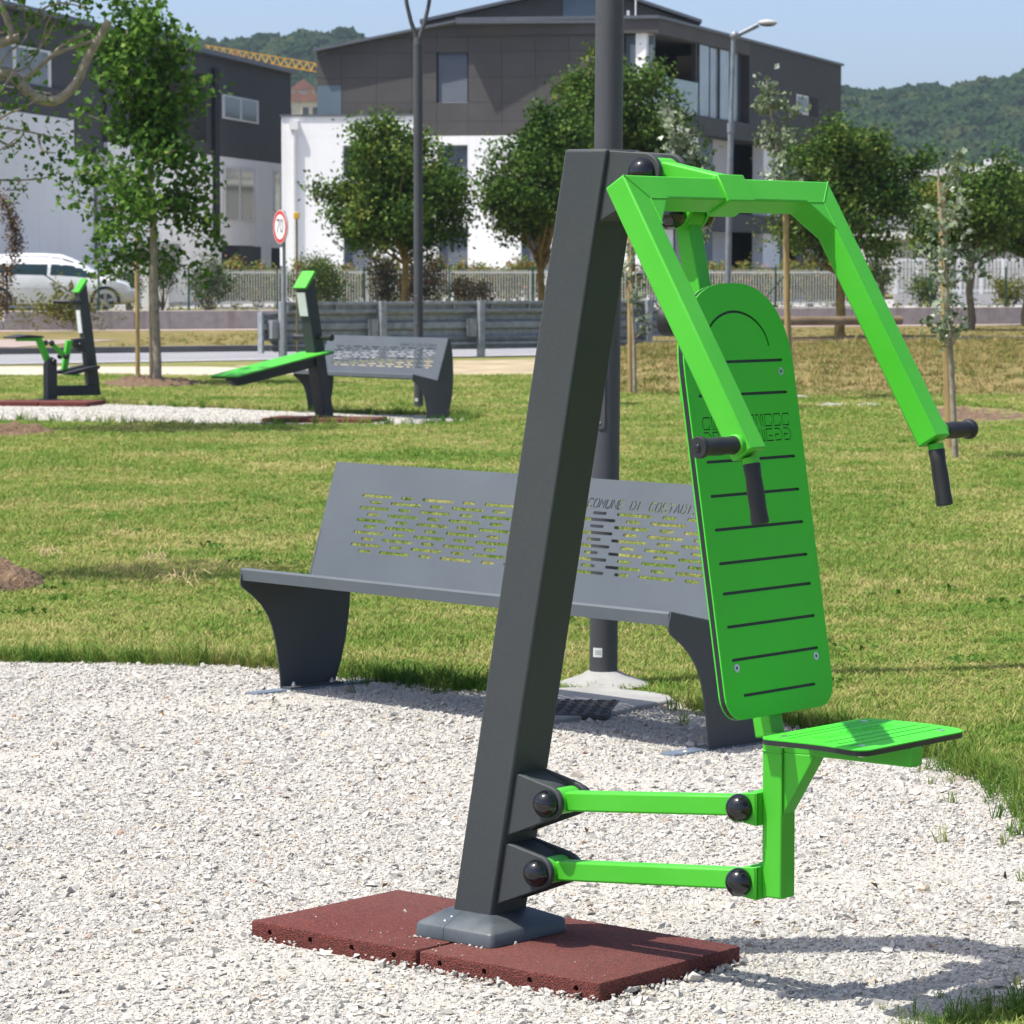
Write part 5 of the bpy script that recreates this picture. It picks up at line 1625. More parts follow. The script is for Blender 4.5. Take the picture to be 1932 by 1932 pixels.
def make_bench(loc, rz, label):
    root = empty('park_bench', loc, rz, label, 'bench', 'grey steel benches')
    me = holed('backrest', [(0, 0), (LEN, 0), (LEN, VH), (0, VH)], bench_holes(), 0.004, M['bench_paint'])
    o = link('backrest', me, root)
    vy, vz = 0.138, 0.421
    o.matrix_local = frame((0, 0.135, 0.385), (1, 0, 0), (0, vy, vz), (0, -vz, vy))
    mb = MB(); mb.prism([(0.271, 0.802), (0.2735, 0.8065), (0.300, 0.798), (0.299, 0.794)], yz, 0.001, LEN - 0.001)
    mb.build('top_fold', M['bench_paint'], root, 0.001)
    # seat sheet with rolled front lip
    sec = [(-0.176, 0.409), (-0.177, 0.446), (-0.172, 0.4525), (-0.165, 0.453), (0.133, 0.386), (0.133, 0.381), (-0.165, 0.4475), (-0.171, 0.447), (-0.172, 0.444), (-0.171, 0.409)]
    mb = MB(); mb.prism(sec, yz, 0.0, LEN); mb.build('seat', M['bench_paint'], root)
    side = [(-0.174, 0.452), (-0.184, 0.410), (-0.182, 0.392), (-0.172, 0.381), (-0.130, 0.352), (-0.090, 0.317), (-0.060, 0.277), (-0.042, 0.239), (-0.027, 0.190), (-0.016, 0.133), (-0.006, 0.060), (-0.002, 0.012),
            (0.250, 0.012), (0.281, 0.090), (0.305, 0.180), (0.320, 0.270), (0.328, 0.360), (0.330, 0.450), (0.327, 0.560), (0.317, 0.670), (0.298, 0.770), (0.277, 0.8035), (0.268, 0.7995), (0.128, 0.380)]
    for u0, u1, inner in ((0.004, 0.010, 1), (LEN - 0.010 + 0.0125, LEN + 0.0085, -1)):
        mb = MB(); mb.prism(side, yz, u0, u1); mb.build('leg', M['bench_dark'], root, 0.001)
        a, q = (u1, u1 + 0.05) if inner > 0 else (u0 - 0.05, u0)
        mb = MB(); mb.obox(a, q, 0.0, 0.25, 0.0125, 0.0185); fl = mb.build('foot_flange', M['bench_dark'], root, 0.001)
        for y in (0.035, 0.215):
            mb = MB(); mb.tube(((a + q) / 2, y, 0.018), ((a + q) / 2, y, 0.026), 0.010, n=6); mb.tube(((a + q) / 2, y, 0.026), ((a + q) / 2, y, 0.034), 0.005, n=8)
            mb.build('bolt', M['steel'], fl)
        mb = MB(); mb.obox(a - 0.006, q + 0.002, -0.155, 0.45, 0.002, 0.0122); mb.build('ground_bar', M['galv_bar'], root, 0.001)
    return root
bench1 = make_bench((-0.8263, 11.6178, 0.0), R(-46.2), 'grey perforated steel bench behind the green chest press machine')
bench2 = copy_tree(bench1)
bench2.location = (-2.140, 34.42, 0.0)
bench2.rotation_euler = (0, 0, R(-51.5))
bench2['label'] = 'distant grey perforated bench beside the green inclined board'

# ---------------------------------------------------------------- street furniture
def curved_patch(mb_, a0, u0, u1, z0, z1, r0, r1, n=8):
    for i in range(n):
        t0, t1 = a0 + (u0 + (u1 - u0) * i / n) / 0.05, a0 + (u0 + (u1 - u0) * (i + 1) / n) / 0.05
        f_ = lambda t_, r_, z: (r_ * math.cos(t_), r_ * math.sin(t_), z)
        mb_.hexa([f_(t0, r0, z0), f_(t1, r0, z0), f_(t1, r1, z0), f_(t0, r1, z0), f_(t0, r0, z1), f_(t1, r0, z1), f_(t1, r1, z1), f_(t0, r1, z1)])

# lamp posts with forked heads
def lamp_post(base, label, lean=0.0, ang=0.0):
    rt = empty('lamp_post', base, 0, label, 'lamp post', 'dark grey park lamp posts')
    rt.rotation_euler = (0, lean, 0)
    mb = MB(); mb.path([(0, 0, -0.05), (0, 0, 1.5), (0, 0, 3.86)], [0.0505, 0.0500, 0.0495], 28); mb.build('pole', M['lamp_paint'], rt)
    mb = MB(); mb.path([(0, 0, 3.862), (0, 0, 3.95)], [0.052, 0.045], 28); mb.build('collar', M['lamp_paint'], rt)
    ca, sa = math.cos(ang), math.sin(ang)
    for s_ in (-1, 1):
        pr = [(0.0, 3.88), (0.03, 3.99), (0.075, 4.12), (0.118, 4.30), (0.145, 4.52), (0.150, 4.78), (0.13, 5.0)]
        mb = MB(); mb.path([(s_ * x * ca, s_ * x * sa, z) for x, z in pr], [0.034, 0.026, 0.022, 0.021, 0.020, 0.019, 0.018], 12); mb.build('fork_arm', M['lamp_paint'], rt)
    mb = MB(); mb.lathe([(0.05, 4.98), (0.26, 5.0), (0.27, 5.04), (0.16, 5.10), (0.03, 5.13)], (0, 0, 0), (0, 0, 1), 28); mb.build('lamp_head', M['lamp_paint'], rt)
    # service door with its two screws
    da = R(-115)
    dm = MB()
    pts = rrect(-0.017, 0.017, 0.90, 1.235, 0.0165, 6)
    rr = 0.0535
    dm.prism(pts, lambda u, v_, w: (w * math.cos(da + u / 0.05), w * math.sin(da + u / 0.05), v_), 0.049, rr)
    d_ = dm.build('service_door', M['lamp_paint'], rt)
    for z in (0.925, 1.21):
        s2 = MB(); s2.tube((0.052 * math.cos(da), 0.052 * math.sin(da), z), ((rr + .002) * math.cos(da), (rr + .002) * math.sin(da), z), 0.0045, n=10); s2.build('screw', M['steel'], d_)
    st = MB(); a0 = R(-118)
    curved_patch(st, a0, -0.018, 0.018, 0.085, 0.118, 0.0500, 0.0512)
    sk = st.build('rating_sticker', M['white_plate'], rt)
    for k_ in range(3):
        ln = MB(); curved_patch(ln, a0, -0.010, 0.014, 0.1065 - k_ * .006, 0.108 - k_ * .006, 0.0511, 0.0515); ln.build('print', M['black_core'], sk)
    return rt
lp1 = lamp_post((0.328, 11.72, 0.03), 'thick dark lamp post rising from concrete behind the bench', R(0.42))
lp2 = lamp_post((-1.00, 35.2, 0.0), 'slender dark lamp post with forked top behind the far bench', 0.0, R(10))

# concrete collar and iron manhole cover at the near lamp post
cb = empty('lamp_foundation', (0.328, 11.72, 0), 0, 'pale concrete foundation block round the thick lamp post', 'foundation')
mb = MB()
def fpt(px, py, z): p = gnd(px, py, z); return (p.x - 0.328, p.y - 11.72)
outl = [fpt(*p, 0.02) for p in ((1010, 1302), (1060, 1298), (1130, 1296), (1230, 1306), (1262, 1312), (1272, 1320), (1240, 1326), (1200, 1333), (1160, 1342), (1095, 1352), (1040, 1358), (1000, 1350), (985, 1320))]
mb.prism(outl, lambda u, v_, w: (u, v_, w), -0.02, 0.022)
mb.build('slab', M['concrete_pale'], cb, 0.006)
mb = MB(); mb.lathe([(0.17, 0.015), (0.14, 0.026), (0.085, 0.045), (0.056, 0.062)], (0, 0, 0), (0, 0, 1), 14); mb.build('mortar_cone', M['concrete_pale'], cb)
ic = gnd(1068, 1331, 0.03)
mh = empty('manhole_cover', (ic.x, ic.y, 0.0), R(-8), 'dark cast iron manhole cover beside the thick lamp post', 'manhole cover')
mb = MB(); mb.obox(-0.20, 0.16, -0.19, 0.19, 0.010, 0.026); mb.build('plate', M['iron'], mh, 0.002)
for i in range(9):
    for j in range(9):
        x, y = -0.18 + i * 0.04, -0.165 + j * 0.041
        mb = MB(); mb.beam((x - 0.012 * (1 if (i + j) % 2 else 0.2), y, 0.0275), (x + 0.012 * (1 if (i + j) % 2 else 0.2) + .004, y + (0.0 if (i + j) % 2 else 0.02), 0.0275), 0.007, 0.004); mb.build('stud', M['iron'], mh)

# soil mounds
def mound(name, label, cx, cy, rx, ry, h, seed):
    rg_ = random.Random(seed)
    mb = MB(); n = 40; m_ = 26
    for j in range(m_ + 1):
        for i in range(n):
            a = 2 * math.pi * i / n; r_ = j / m_
            k_ = 1 + 0.18 * mnoise.noise(Vector((math.cos(a) * 1.5, math.sin(a) * 1.5, seed)))
            x, y = rx * r_ * k_ * math.cos(a), ry * r_ * k_ * math.sin(a)
            hh = h * (1 - r_ ** 1.7) * (0.75 + 0.5 * mnoise.noise(Vector((x * 2.2, y * 2.2, seed)))) + 0.045 * mnoise.noise(Vector((x * 9, y * 9, seed + 3))) + 0.03 * mnoise.noise(Vector((x * 22, y * 22, seed + 9)))
            mb.v.append((x, y, -0.03 + max(0, hh) if j < m_ else -0.03))
    for j in range(m_):
        for i in range(n):
            mb.f.append((j * n + i, j * n + (i + 1) % n, (j + 1) * n + (i + 1) % n, (j + 1) * n + i))
    o = mb.build(name, M['soil'], ang=60)
    o.location = (cx, cy, 0)
    return tag(o, label, 'soil mound')
mound('soil_mound', 'brown soil heaped round the staked lime tree', gnd(285, 728).x, 42.6, 0.78, 1.35, 0.17, 1)
g_ = gnd(0, 822); mound('soil_mound', 'brown soil mound at the left edge beside the gravel strip', g_.x - 0.22, g_.y + .2, 0.75, 0.75, 0.20, 2)
g_ = gnd(0, 1110); mound('soil_mound', 'brown soil mound at the left edge in front of the lawn shadow', g_.x - 0.14, g_.y + .05, 0.40, 0.50, 0.22, 5)
g_ = gnd(1850, 790); mound('soil_mound', 'flat patch of bare brown earth on the lawn at far right', g_.x, g_.y + 1.0, 0.9, 2.4, 0.06, 8)

# speed limit sign
M['sign_white'] = mat('sign_white', (0.75, 0.76, 0.76), 0.4, var=0.02)
M['sign_red'] = mat('sign_red', (0.52, 0.025, 0.025), 0.4, var=0.05)
M['sign_black'] = mat('sign_black', (0.012, 0.012, 0.014), 0.5, var=0)
M['zinc_post'] = mat('zinc_post', (0.22, 0.245, 0.275), 0.5, metal=0.3, var=0.2, vscale=6)
sg = gnd(536, 681)
sign = empty('speed_limit_sign', (sg.x, sg.y, 0), 0, 'round red rimmed 70 speed limit sign on a zinc post', 'road sign')
sc_ = sg.y / FPX
mb = MB(); mb.path([(0, 0, -0.05), (0, 0, (681 - 400) * sc_)], 0.036, 14); mb.build('post', M['zinc_post'], sign)
yaw = R(-62)
zc = at(532, 428, sg.y).z; rs = 31.5 * sc_
fr_ = frame((-0.05, -0.05, zc), (math.cos(yaw), math.sin(yaw), 0), (0, 0, 1), (math.sin(yaw), -math.cos(yaw), 0))
if fr_.col[2][1] > 0: pass
def disc(name, r0, r1, z0, z1, m_, par, n=48):
    mb_ = MB()
    if r0 > 0: me = holed(name, circ(0, 0, r1, n), [circ(0, 0, r0, n)], z1 - z0, m_)
    else: me = holed(name, circ(0, 0, r1, n), [], z1 - z0, m_)
    me.transform(Matrix.Translation((0, 0, z0)))
    o_ = link(name, me, par); o_.matrix_local = fr_
    return o_
disc('sign_face', 0, rs, 0, 0.004, M['sign_white'], sign)
disc('red_ring', rs * 0.74, rs * 0.97, 0.0042, 0.0052, M['sign_red'], sign)
disc('back_plate', 0, rs, -0.02, -0.001, M['zinc_post'], sign)
tm = text_mesh('number_70', '70', rs * 1.22, 0.0006, M['sign_black'], 0.86)
tm.transform(Matrix.Translation((0, 0, 0.0055)))
o = link('number', tm, sign); o.matrix_local = fr_
mb = MB(); mb.prism([(-0.045, 0), (0.045, 0), (0.045, 0.30), (-0.045, 0.30)], lambda u, v_, w: tuple(fr_ @ Vector((u + .05, v_ - rs - 0.36, w))), 0.0, 0.006); mb.build('sub_plate', M['white_plate'], sign)
# marker pole with yellow head
mk = gnd(561, 683)
mr = empty('marker_pole', (mk.x, mk.y, 0), 0, 'thin yellow headed marker pole right of the speed sign', 'marker pole')
M['yellow'] = mat('yellow_plastic', (0.62, 0.36, 0.02), 0.5, var=0.05)
M['pole_olive'] = mat('weathered_pole', (0.13, 0.11, 0.03), 0.6, var=0.2)
kk = mk.y / FPX
mb = MB(); mb.tube((0, 0, -0.05), (0, 0, (683 - 412) * kk), 0.017, n=10); mb.build('pole', M['pole_olive'], mr)
mb = MB(); mb.obox(-0.045, 0.045, -0.045, 0.045, (683 - 414) * kk, (683 - 402) * kk); mb.build('head', M['yellow'], mr, 0.01)
# street light on the far side of the road
YL = 75.0
sl0 = at(1372, 600, YL)
sl = empty('street_light', (sl0.x, YL, 0.1), 0, 'tall grey street light leaning over the road at right', 'street light')
lz_ = lambda px, py: (at(px, py, YL).x - sl0.x, 0, at(px, py, YL).z - 0.1)
mb = MB(); mb.path([(0, 0, 0), lz_(1376, 380), lz_(1379, 240)], [0.075, 0.07, 0.068], 14); mb.build('pole', M['zinc_post'], sl)
mb = MB(); mb.path([lz_(1379, 241), lz_(1384, 68)], [0.055, 0.05], 14); mb.path([lz_(1378.6, 250), lz_(1379.1, 232)], [0.085, 0.085], 14); mb.build('upper_pole', M['zinc_post'], sl)
mb = MB(); mb.path([lz_(1383, 70), lz_(1400, 62), lz_(1430, 46)], [0.06, 0.05, 0.04], 10); mb.ball(lz_(1386, 67), 0.11, 12, 8); mb.path([lz_(1392, 68), lz_(1415, 57), lz_(1432, 49)], [0.03, 0.03, 0.03], 8); mb.build('arm', M['zinc_post'], sl)
mb = MB(); c_ = lz_(1448, 43); mb.ball(c_, 0.22, 18, 10, (1.0, 0.55, 0.34)); mb.build('lamp_head', M['render_grey'], sl)
mb = MB(); mb.ball((c_[0], c_[1], c_[2] - 0.03), 0.20, 18, 10, (0.95, 0.5, 0.28)); mb.build('lens', M['clad_dark'], sl)

# crash barrier along the near edge of the road
rd = (RN1 - RN0).normalized(); rn = Vector((-rd.y, rd.x, 0))
bg0 = gnd(470, 690); bg0 = Vector((bg0.x, bg0.y, 0))
sB = (bg0.x - RN0.x) / rd.x
o0 = RN0 + rd * sB - rn * 0.15
o1p = gnd(1272, 684); 
BLN = ((o1p.x - o0.x) / rd.x)
bar = empty('crash_barrier', (o0.x, o0.y, 0), math.atan2(rd.y, rd.x), 'galvanised double rail crash barrier along the road edge', 'barrier')
# corrugated lower beam (road side), section in y-z
def wsec(z0, h, y):
    q = [(0, 0), (0.0, .06), (.08, .14), (.08, .30), (0, .40), (0, .60), (.08, .70), (.08, .86), (0, .94), (0, 1.0)]
    a = [(y + p[0], z0 + p[1] * h) for p in q]
    return a + [(p[0] + 0.006, p[1]) for p in a[::-1]]
mb = MB(); mb.prism(wsec(0.32, 0.46, 0.16), lambda u, v_, w: (w, u, v_), 0.0, BLN + 0.3); mb.build('lower_beam', M['galv'], bar)
mb = MB(); mb.prism(wsec(0.14, 0.20, 0.16), lambda u, v_, w: (w, u, v_), 0.2, BLN - 0.1) ; mb.build('kerb_beam', M['galv'], bar)
mb = MB(); mb.beam((0.35, 0.08, 0.93), (BLN - 0.05, 0.08, 0.93), 0.10, 0.05); mb.beam((0.35, 0.10, 0.80), (BLN - 0.05, 0.10, 0.80), 0.05, 0.045); mb.beam((0.35, 0.14, 0.865), (BLN - 0.05, 0.14, 0.865), 0.01, 0.10)
mb.build('upper_rail', M['galv'], bar)
for k_ in range(int(BLN / 0.75)):
    mb = MB(); mb.beam((0.6 + k_ * 0.75, 0.09, 0.82), (0.6 + k_ * 0.75, 0.09, 0.91), 0.03, 0.05, up=(0, 1, 0)); mb.build('spacer', M['galv'], bar)
for px in (535, 718, 905, 1093, 1240):
    q = gnd(px, 680); s_ = (q.x - o0.x) / rd.x
    mb = MB(); mb.obox(s_ - 0.055, s_ + 0.055, -0.06, 0.04, -0.05, 0.96); po = mb.build('post', M['galv'], bar, 0.004)
    mb = MB(); mb.obox(s_ - 0.19, s_ - 0.07, 0.0, 0.15, 0.36, 0.66); mb.build('spacer_block', M['galv'], bar, 0.004)
mb = MB(); mb.obox(-0.02, 0.02, 0.12, 0.27, 0.12, 0.80); mb.build('end_plate', M['galv'], bar)
mb = MB(); mb.obox(0.3, 0.42, 0.03, 0.14, 0.78, 0.955); mb.build('end_cap', M['white_plate'], bar)

# log rail fence on the far verge at right
M['log'] = mat('weathered_log', (0.15, 0.105, 0.06), 0.9, var=0.35, vscale=3, bscale=20, bstr=0.5, stretch=(0.4, 3, 3))
YR = 61.0
ra, rb_ = at(1490, 606, YR), at(1700, 605, YR + 1)
lf_ = empty('log_fence', (ra.x, ra.y, 0.0), 0, 'brown two rail log fence beside the road at right', 'fence')
for z, r_ in ((ra.z, 0.085), (at(1490, 644, YR).z, 0.075)):
    mb = MB(); mb.path([(-1.2, 0, z), (0.8, 0.4, z), (rb_.x - ra.x, 1, z)], r_, 12); mb.build('rail', M['log'], lf_)
for px in (1440, 1655):
    q = (at(px, 640, YR).x - ra.x)
    mb = MB(); mb.path([(q, -0.05 + q * 0.35, -0.05), (q, -0.05 + q * 0.35, ra.z + 0.02)], 0.09, 12); mb.build('post', M['bark_pale'], lf_)

# low concrete wall with fence on top
m, t, b = nt('streaked_concrete')
co = tex_coord(t, 'Object', (1.6, 1.6, 0.12)); co2 = tex_coord(t)
n1 = noise(t, co, 2.2, 4, 0.6); n2 = noise(t, co2, 5, 4)
c1 = ramp(t, n2, [(0.3, (0.34, 0.315, 0.30)), (0.7, (0.46, 0.43, 0.41))])
t.links.new(mixc(t, ramp(t, n1, [(0.52, (0, 0, 0)), (0.72, (0.75, 0.75, 0.75))]), c1, (0.24, 0.20, 0.165)), b.inputs['Base Color'])
b.inputs['Roughness'].default_value = 0.9
M['wall_conc'] = m
wl = empty('retaining_wall', (W0.x, W0.y, 0), math.atan2(wd.y, wd.x), 'low streaked concrete wall along the far footway', 'wall')
WLEN = (wb_ - W0).length
n = int(WLEN / 3.0)
for i in range(n):
    mb = MB(); mb.obox(i * 3.0 + 0.008, (i + 1) * 3.0 - 0.008, 0.0, 0.248, 0.10, 0.545); mb.build('wall_panel', M['wall_conc'], wl, 0.01)
mb = MB(); mb.obox(-2.6, -0.01, 0.02, 0.23, 0.10, 0.33); mb.build('wall_step', M['wall_conc'], wl, 0.01)
M['fence_green'] = mat('dark_green_fence', (0.012, 0.055, 0.040), 0.5, var=0.1)
gf = empty('mesh_fence', (W0.x, W0.y, 0), math.atan2(wd.y, wd.x), 'dark green wire mesh fence standing on the low wall', 'fence')
for i in range(0, int(WLEN / 2.1)):
    mb = MB(); mb.tube((i * 2.1 + 0.1, 0.14, 0.5), (i * 2.1 + 0.1, 0.14, 1.55), 0.024, n=8); mb.build('post', M['fence_green'], gf)
for a, q in ((0.9, 2.2), (19.3, 18.5)):
    mb = MB(); mb.tube((a, 0.14, 1.4), (q, 0.14, 0.53), 0.016, n=6); mb.build('strut', M['fence_green'], gf)
mb = MB()
for z in (0.62, 1.05, 1.5): mb.beam((0.1, 0.15, z), (WLEN - 1, 0.15, z), 0.004, 0.004)
k_ = 0.0
while k_ < 27:
    mb.beam((k_, 0.152, 0.56), (k_ + 0.96, 0.152, 1.52), 0.0022, 0.0022, up=(0, 1, 0)); mb.beam((k_ + 0.96, 0.154, 0.56), (k_, 0.154, 1.52), 0.0022, 0.0022, up=(0, 1, 0))
    k_ += 0.075
mn = mb.build('wire_mesh', M['fence_green'], gf); mn['kind'] = 'stuff'

# white picket railing on its plinth
M['railing'] = mat('white_railing', (0.68, 0.70, 0.70), 0.5, var=0.04)
YF = 90.0
rx0, rx1 = at(385, 540, YF).x, at(1616, 540, YF).x
z0, z1 = at(966, 577, YF).z, at(966, 508.5, YF).z
pf = empty('picket_railing', (rx0, YF, YARD), 0, 'long white metal picket railing in front of the red tipped hedge', 'railing')
mb = MB(); mb.obox(0, rx1 - rx0, -0.1, 0.1, -0.05, z0 - YARD - 0.02); mb.build('plinth', M['render_grey'], pf)
for zz in (at(966, 514, YF).z, at(966, 571, YF).z):
    mb = MB(); mb.beam((0, 0, zz - YARD), (rx1 - rx0, 0, zz - YARD), 0.03, 0.045); mb.build('rail', M['railing'], pf)
mb = MB(); k_ = 0.02
while k_ < rx1 - rx0:
    mb.obox(k_, k_ + 0.021, -0.032, -0.016, z0 - YARD, z1 - YARD); k_ += 0.0745
pk = mb.build('pickets', M['railing'], pf); pk['kind'] = 'stuff'
for i in range(0, 9):
    mb = MB(); mb.obox(i * (rx1 - rx0) / 8 - 0.03, i * (rx1 - rx0) / 8 + 0.03, 0.02, 0.08, z0 - YARD - 0.02, z1 - YARD - 0.05); mb.build('post', M['railing'], pf)
# a second railing further right
gx0 = at(1690, 540, 98).x; gw_ = at(1932, 540, 98).x - gx0
wg = empty('picket_railing', (gx0, 98, YARD), 0, 'farther white railing on a grey plinth behind the right hand sapling', 'railing')
for i in range(7):
    mb = MB(); mb.obox(i * gw_ / 6 - 0.04, i * gw_ / 6 + 0.04, -0.04, 0.04, 0, 1.42); mb.build('post', M['railing'], wg)
mb = MB(); mb.obox(-0.05, gw_ + 1, -0.1, 0.1, -0.05, 0.35); mb.build('plinth', M['render_grey'], wg)
for zz in (0.45, 1.36):
    mb = MB(); mb.beam((0, 0, zz), (gw_ + 1, 0, zz), 0.03, 0.05); mb.build('rail', M['railing'], wg)
mb = MB(); k_ = 0.06
while k_ < gw_ + 1:
    mb.obox(k_, k_ + 0.022, -0.032, -0.016, 0.38, 1.42); k_ += 0.11
pk = mb.build('pickets', M['railing'], wg); pk['kind'] = 'stuff'
# white meter boxes by the gate at left
for i, (a, q) in enumerate(((198, 262), (268, 320))):
    p0, p1 = at(a, 560, 88), at(q, 560, 88)
    zt1 = at(a, 502, 88).z
    mt = empty('gate_pillar', ((p0.x + p1.x) / 2, 88, YARD), 0, ('white gate wall with a blue notice left of the lime tree' if i == 0 else 'blank white gate wall directly behind the lime tree stakes'), 'wall')
    w_ = (p1.x - p0.x) / 2
    mb = MB(); mb.obox(-w_, w_, -0.15, 0.15, -0.1, zt1 - YARD); mb.build('wall', M['render_white'], mt, 0.01)
    if i == 0:
        mb = MB(); mb.obox(w_ * 0.35, w_ * 0.9, -0.165, -0.153, (zt1 - YARD) * 0.5, (zt1 - YARD) * 0.85); mb.build('notice', M['clad_blue'], mt)
        mb = MB(); mb.obox(-w_ * 0.3, 0.0, -0.165, -0.153, (zt1 - YARD) * 0.7, (zt1 - YARD) * 0.85); mb.build('house_number', M['clad_dark'], mt)

# ---------------------------------------------------------------- parked white car
M['car_paint'] = mat('white_car_paint', (0.66, 0.68, 0.69), 0.25, var=0.03, vscale=1, coat=0.8)
M['car_glass'] = glass('car_window_glass', (0.010, 0.030, 0.036), 0.12)
M['car_black'] = mat('car_black_trim', (0.02, 0.022, 0.024), 0.6, var=0)
M['tyre'] = mat('tyre_rubber', (0.02, 0.02, 0.021), 0.85, var=0.1)
M['rim'] = mat('alloy_rim', (0.42, 0.44, 0.46), 0.35, metal=0.7, var=0.05)
YCAR = 80.5
cf = at(199, 560, YCAR)
car = empty('parked_car', (cf.x - 1.30, YCAR, YARD), R(6), 'white hatchback car parked behind the low wall at left', 'car')
# stations along the length: x, sill, belt, top, half width at belt, half width at top
ST = [(-2.05, 0.45, 0.78, 0.80, 0.62, 0.55), (-1.98, 0.30, 0.86, 1.00, 0.78, 0.60), (-1.75, 0.24, 0.92, 1.30, 0.84, 0.60), (-1.35, 0.22, 0.94, 1.43, 0.87, 0.61), (-0.80, 0.20, 0.93, 1.475, 0.88, 0.62), (-0.20, 0.20, 0.915, 1.47, 0.88, 0.62),
      (0.25, 0.20, 0.905, 1.445, 0.88, 0.61), (0.60, 0.20, 0.885, 1.31, 0.88, 0.60), (0.95, 0.20, 0.865, 1.12, 0.87, 0.60), (1.28, 0.21, 0.84, 0.925, 0.87, 0.66), (1.42, 0.22, 0.82, 0.885, 0.86, 0.68), (1.75, 0.24, 0.74, 0.80, 0.84, 0.62), (2.00, 0.28, 0.62, 0.69, 0.76, 0.52), (2.12, 0.36, 0.56, 0.62, 0.62, 0.40)]
mb = MB()
for x, zb, zl, zt, wb, wt in ST:
    half = [(wb * 0.80, zb), (wb * 0.97, zb + 0.06), (wb, zb + (zl - zb) * 0.55), (wb * 0.985, zl), (wt + (wb - wt) * 0.25, zl + (zt - zl) * 0.72), (wt * 0.86, zt - 0.012), (wt * 0.45, zt + 0.012)]
    ring = [(x, -y, z) for y, z in half] + [(x, y, z) for y, z in half[::-1]]
    mb.v += ring
n = 14
for i in range(len(ST) - 1):
    for j in range(n):
        k_ = (j + 1) % n
        mb.f.append((i * n + j, i * n + k_, (i + 1) * n + k_, (i + 1) * n + j))
mb.f.append(tuple(range(n))); mb.f.append(tuple(range((len(ST) - 1) * n, len(ST) * n))[::-1])
bd = mb.build('body', M['car_paint'], car, 0, 60)
def side_pt(x, q):
    """point on the near flank: q 0 at the belt, 1 at the roof edge"""
    for i in range(len(ST) - 1):
        if ST[i][0] <= x <= ST[i + 1][0]:
            f_ = (x - ST[i][0]) / (ST[i + 1][0] - ST[i][0])
            a = [ST[i][k2] + (ST[i + 1][k2] - ST[i][k2]) * f_ for k2 in range(6)]
    zl, zt, wb, wt = a[2], a[3], a[4], a[5]
    if q < 0.72: 
        y0, z0_, y1, z1_ = wb * 0.985, zl, wt + (wb - wt) * 0.25, zl + (zt - zl) * 0.72; g_ = q / 0.72
    else:
        y0, z0_, y1, z1_ = wt + (wb - wt) * 0.25, zl + (zt - zl) * 0.72, wt * 0.86, zt - 0.012; g_ = (q - 0.72) / 0.28
    return (x, y0 + (y1 - y0) * g_, z0_ + (z1_ - z0_) * g_)
def car_window(xs0, xs1, q0, q1, name='window'):
    for sg_ in (-1, 1):
        mb = MB(); nx_ = 8
        for i in range(nx_ + 1):
            f_ = i / nx_
            for q, (xa, xb_) in ((q0, (xs0[0], xs1[0])), ((q0 + q1) / 2, ((xs0[0] + xs0[1]) / 2, (xs1[0] + xs1[1]) / 2)), (q1, (xs0[1], xs1[1]))):
                x = xa + (xb_ - xa) * f_
                p = side_pt(x, q); mb.v.append((p[0], sg_ * (p[1] + 0.006), p[2] + 0.002))
        for i in range(nx_):
            for j in range(2): mb.f.append((i * 3 + j, i * 3 + j + 1, (i + 1) * 3 + j + 1, (i + 1) * 3 + j))
        mb.build(name, M['car_glass'], car, 0, 60)
car_window((-0.02, 0.02), (1.18, 0.52), 0.06, 0.86)
car_window((-1.05, -0.95), (-0.10, -0.06), 0.06, 0.88)
car_window((-1.55, -1.30), (-1.12, -1.02), 0.10, 0.86)
for sg_ in (-1, 1):
    for x in (-1.29, 1.30):
        w_o = empty('wheel', (0, 0, 0)); w_o.parent = car
        w_o.location = (x, sg_ * 0.77, 0.305)
        mb = MB(); mb.lathe([(0.20, -0.10), (0.29, -0.10), (0.308, -0.07), (0.308, 0.07), (0.29, 0.10), (0.20, 0.10)], (0, 0, 0), (0, sg_, 0), 28); mb.build('tyre', M['tyre'], w_o)
        mb = MB(); mb.lathe([(0.205, 0.075), (0.205, 0.095)], (0, 0, 0), (0, sg_, 0), 28); mb.build('rim_bowl', M['car_black'], w_o)
        mb = MB()
        for k_ in range(5):
            a = R(72 * k_ + 18); d_ = Vector((math.cos(a), 0, math.sin(a)))
            mb.beam(d_ * 0.02 + Vector((0, sg_ * 0.102, 0)), d_ * 0.212 + Vector((0, sg_ * 0.102, 0)), 0.02, 0.07, up=d_.cross(Vector((0, 1, 0))), h1=0.085)
        mb.tube((0, sg_ * 0.09, 0), (0, sg_ * 0.118, 0), 0.045, n=14)
        mb.build('rim', M['rim'], w_o)
        # dark wheel arch
        mb = MB(); mb.prism(circ(0, 0, 0.365, 24, -8, 188) + circ(0, 0, 0.29, 24, 188, -8), lambda u, v_, w: (u + x, sg_ * w, v_ + 0.315), 0.80, 0.885); mb.build('wheel_arch', M['car_black'], car)
    mb = MB(); mb.ball((1.08, sg_ * 0.96, 0.95), 0.10, 12, 8, (0.8, 0.9, 0.75)); mb.build('wing_mirror', M['car_paint'], car)
    mb = MB(); mb.ball((1.93, sg_ * 0.66, 0.66), 0.14, 14, 8, (1.2, 0.6, 0.55)); mb.build('headlight', M['glass'], car)
    mb = MB(); mb.obox(-0.04, 0.12, sg_ * 0.885 - 0.012, sg_ * 0.885 + 0.012, 0.76, 0.785); mb.build('door_handle', M['car_paint'], car)

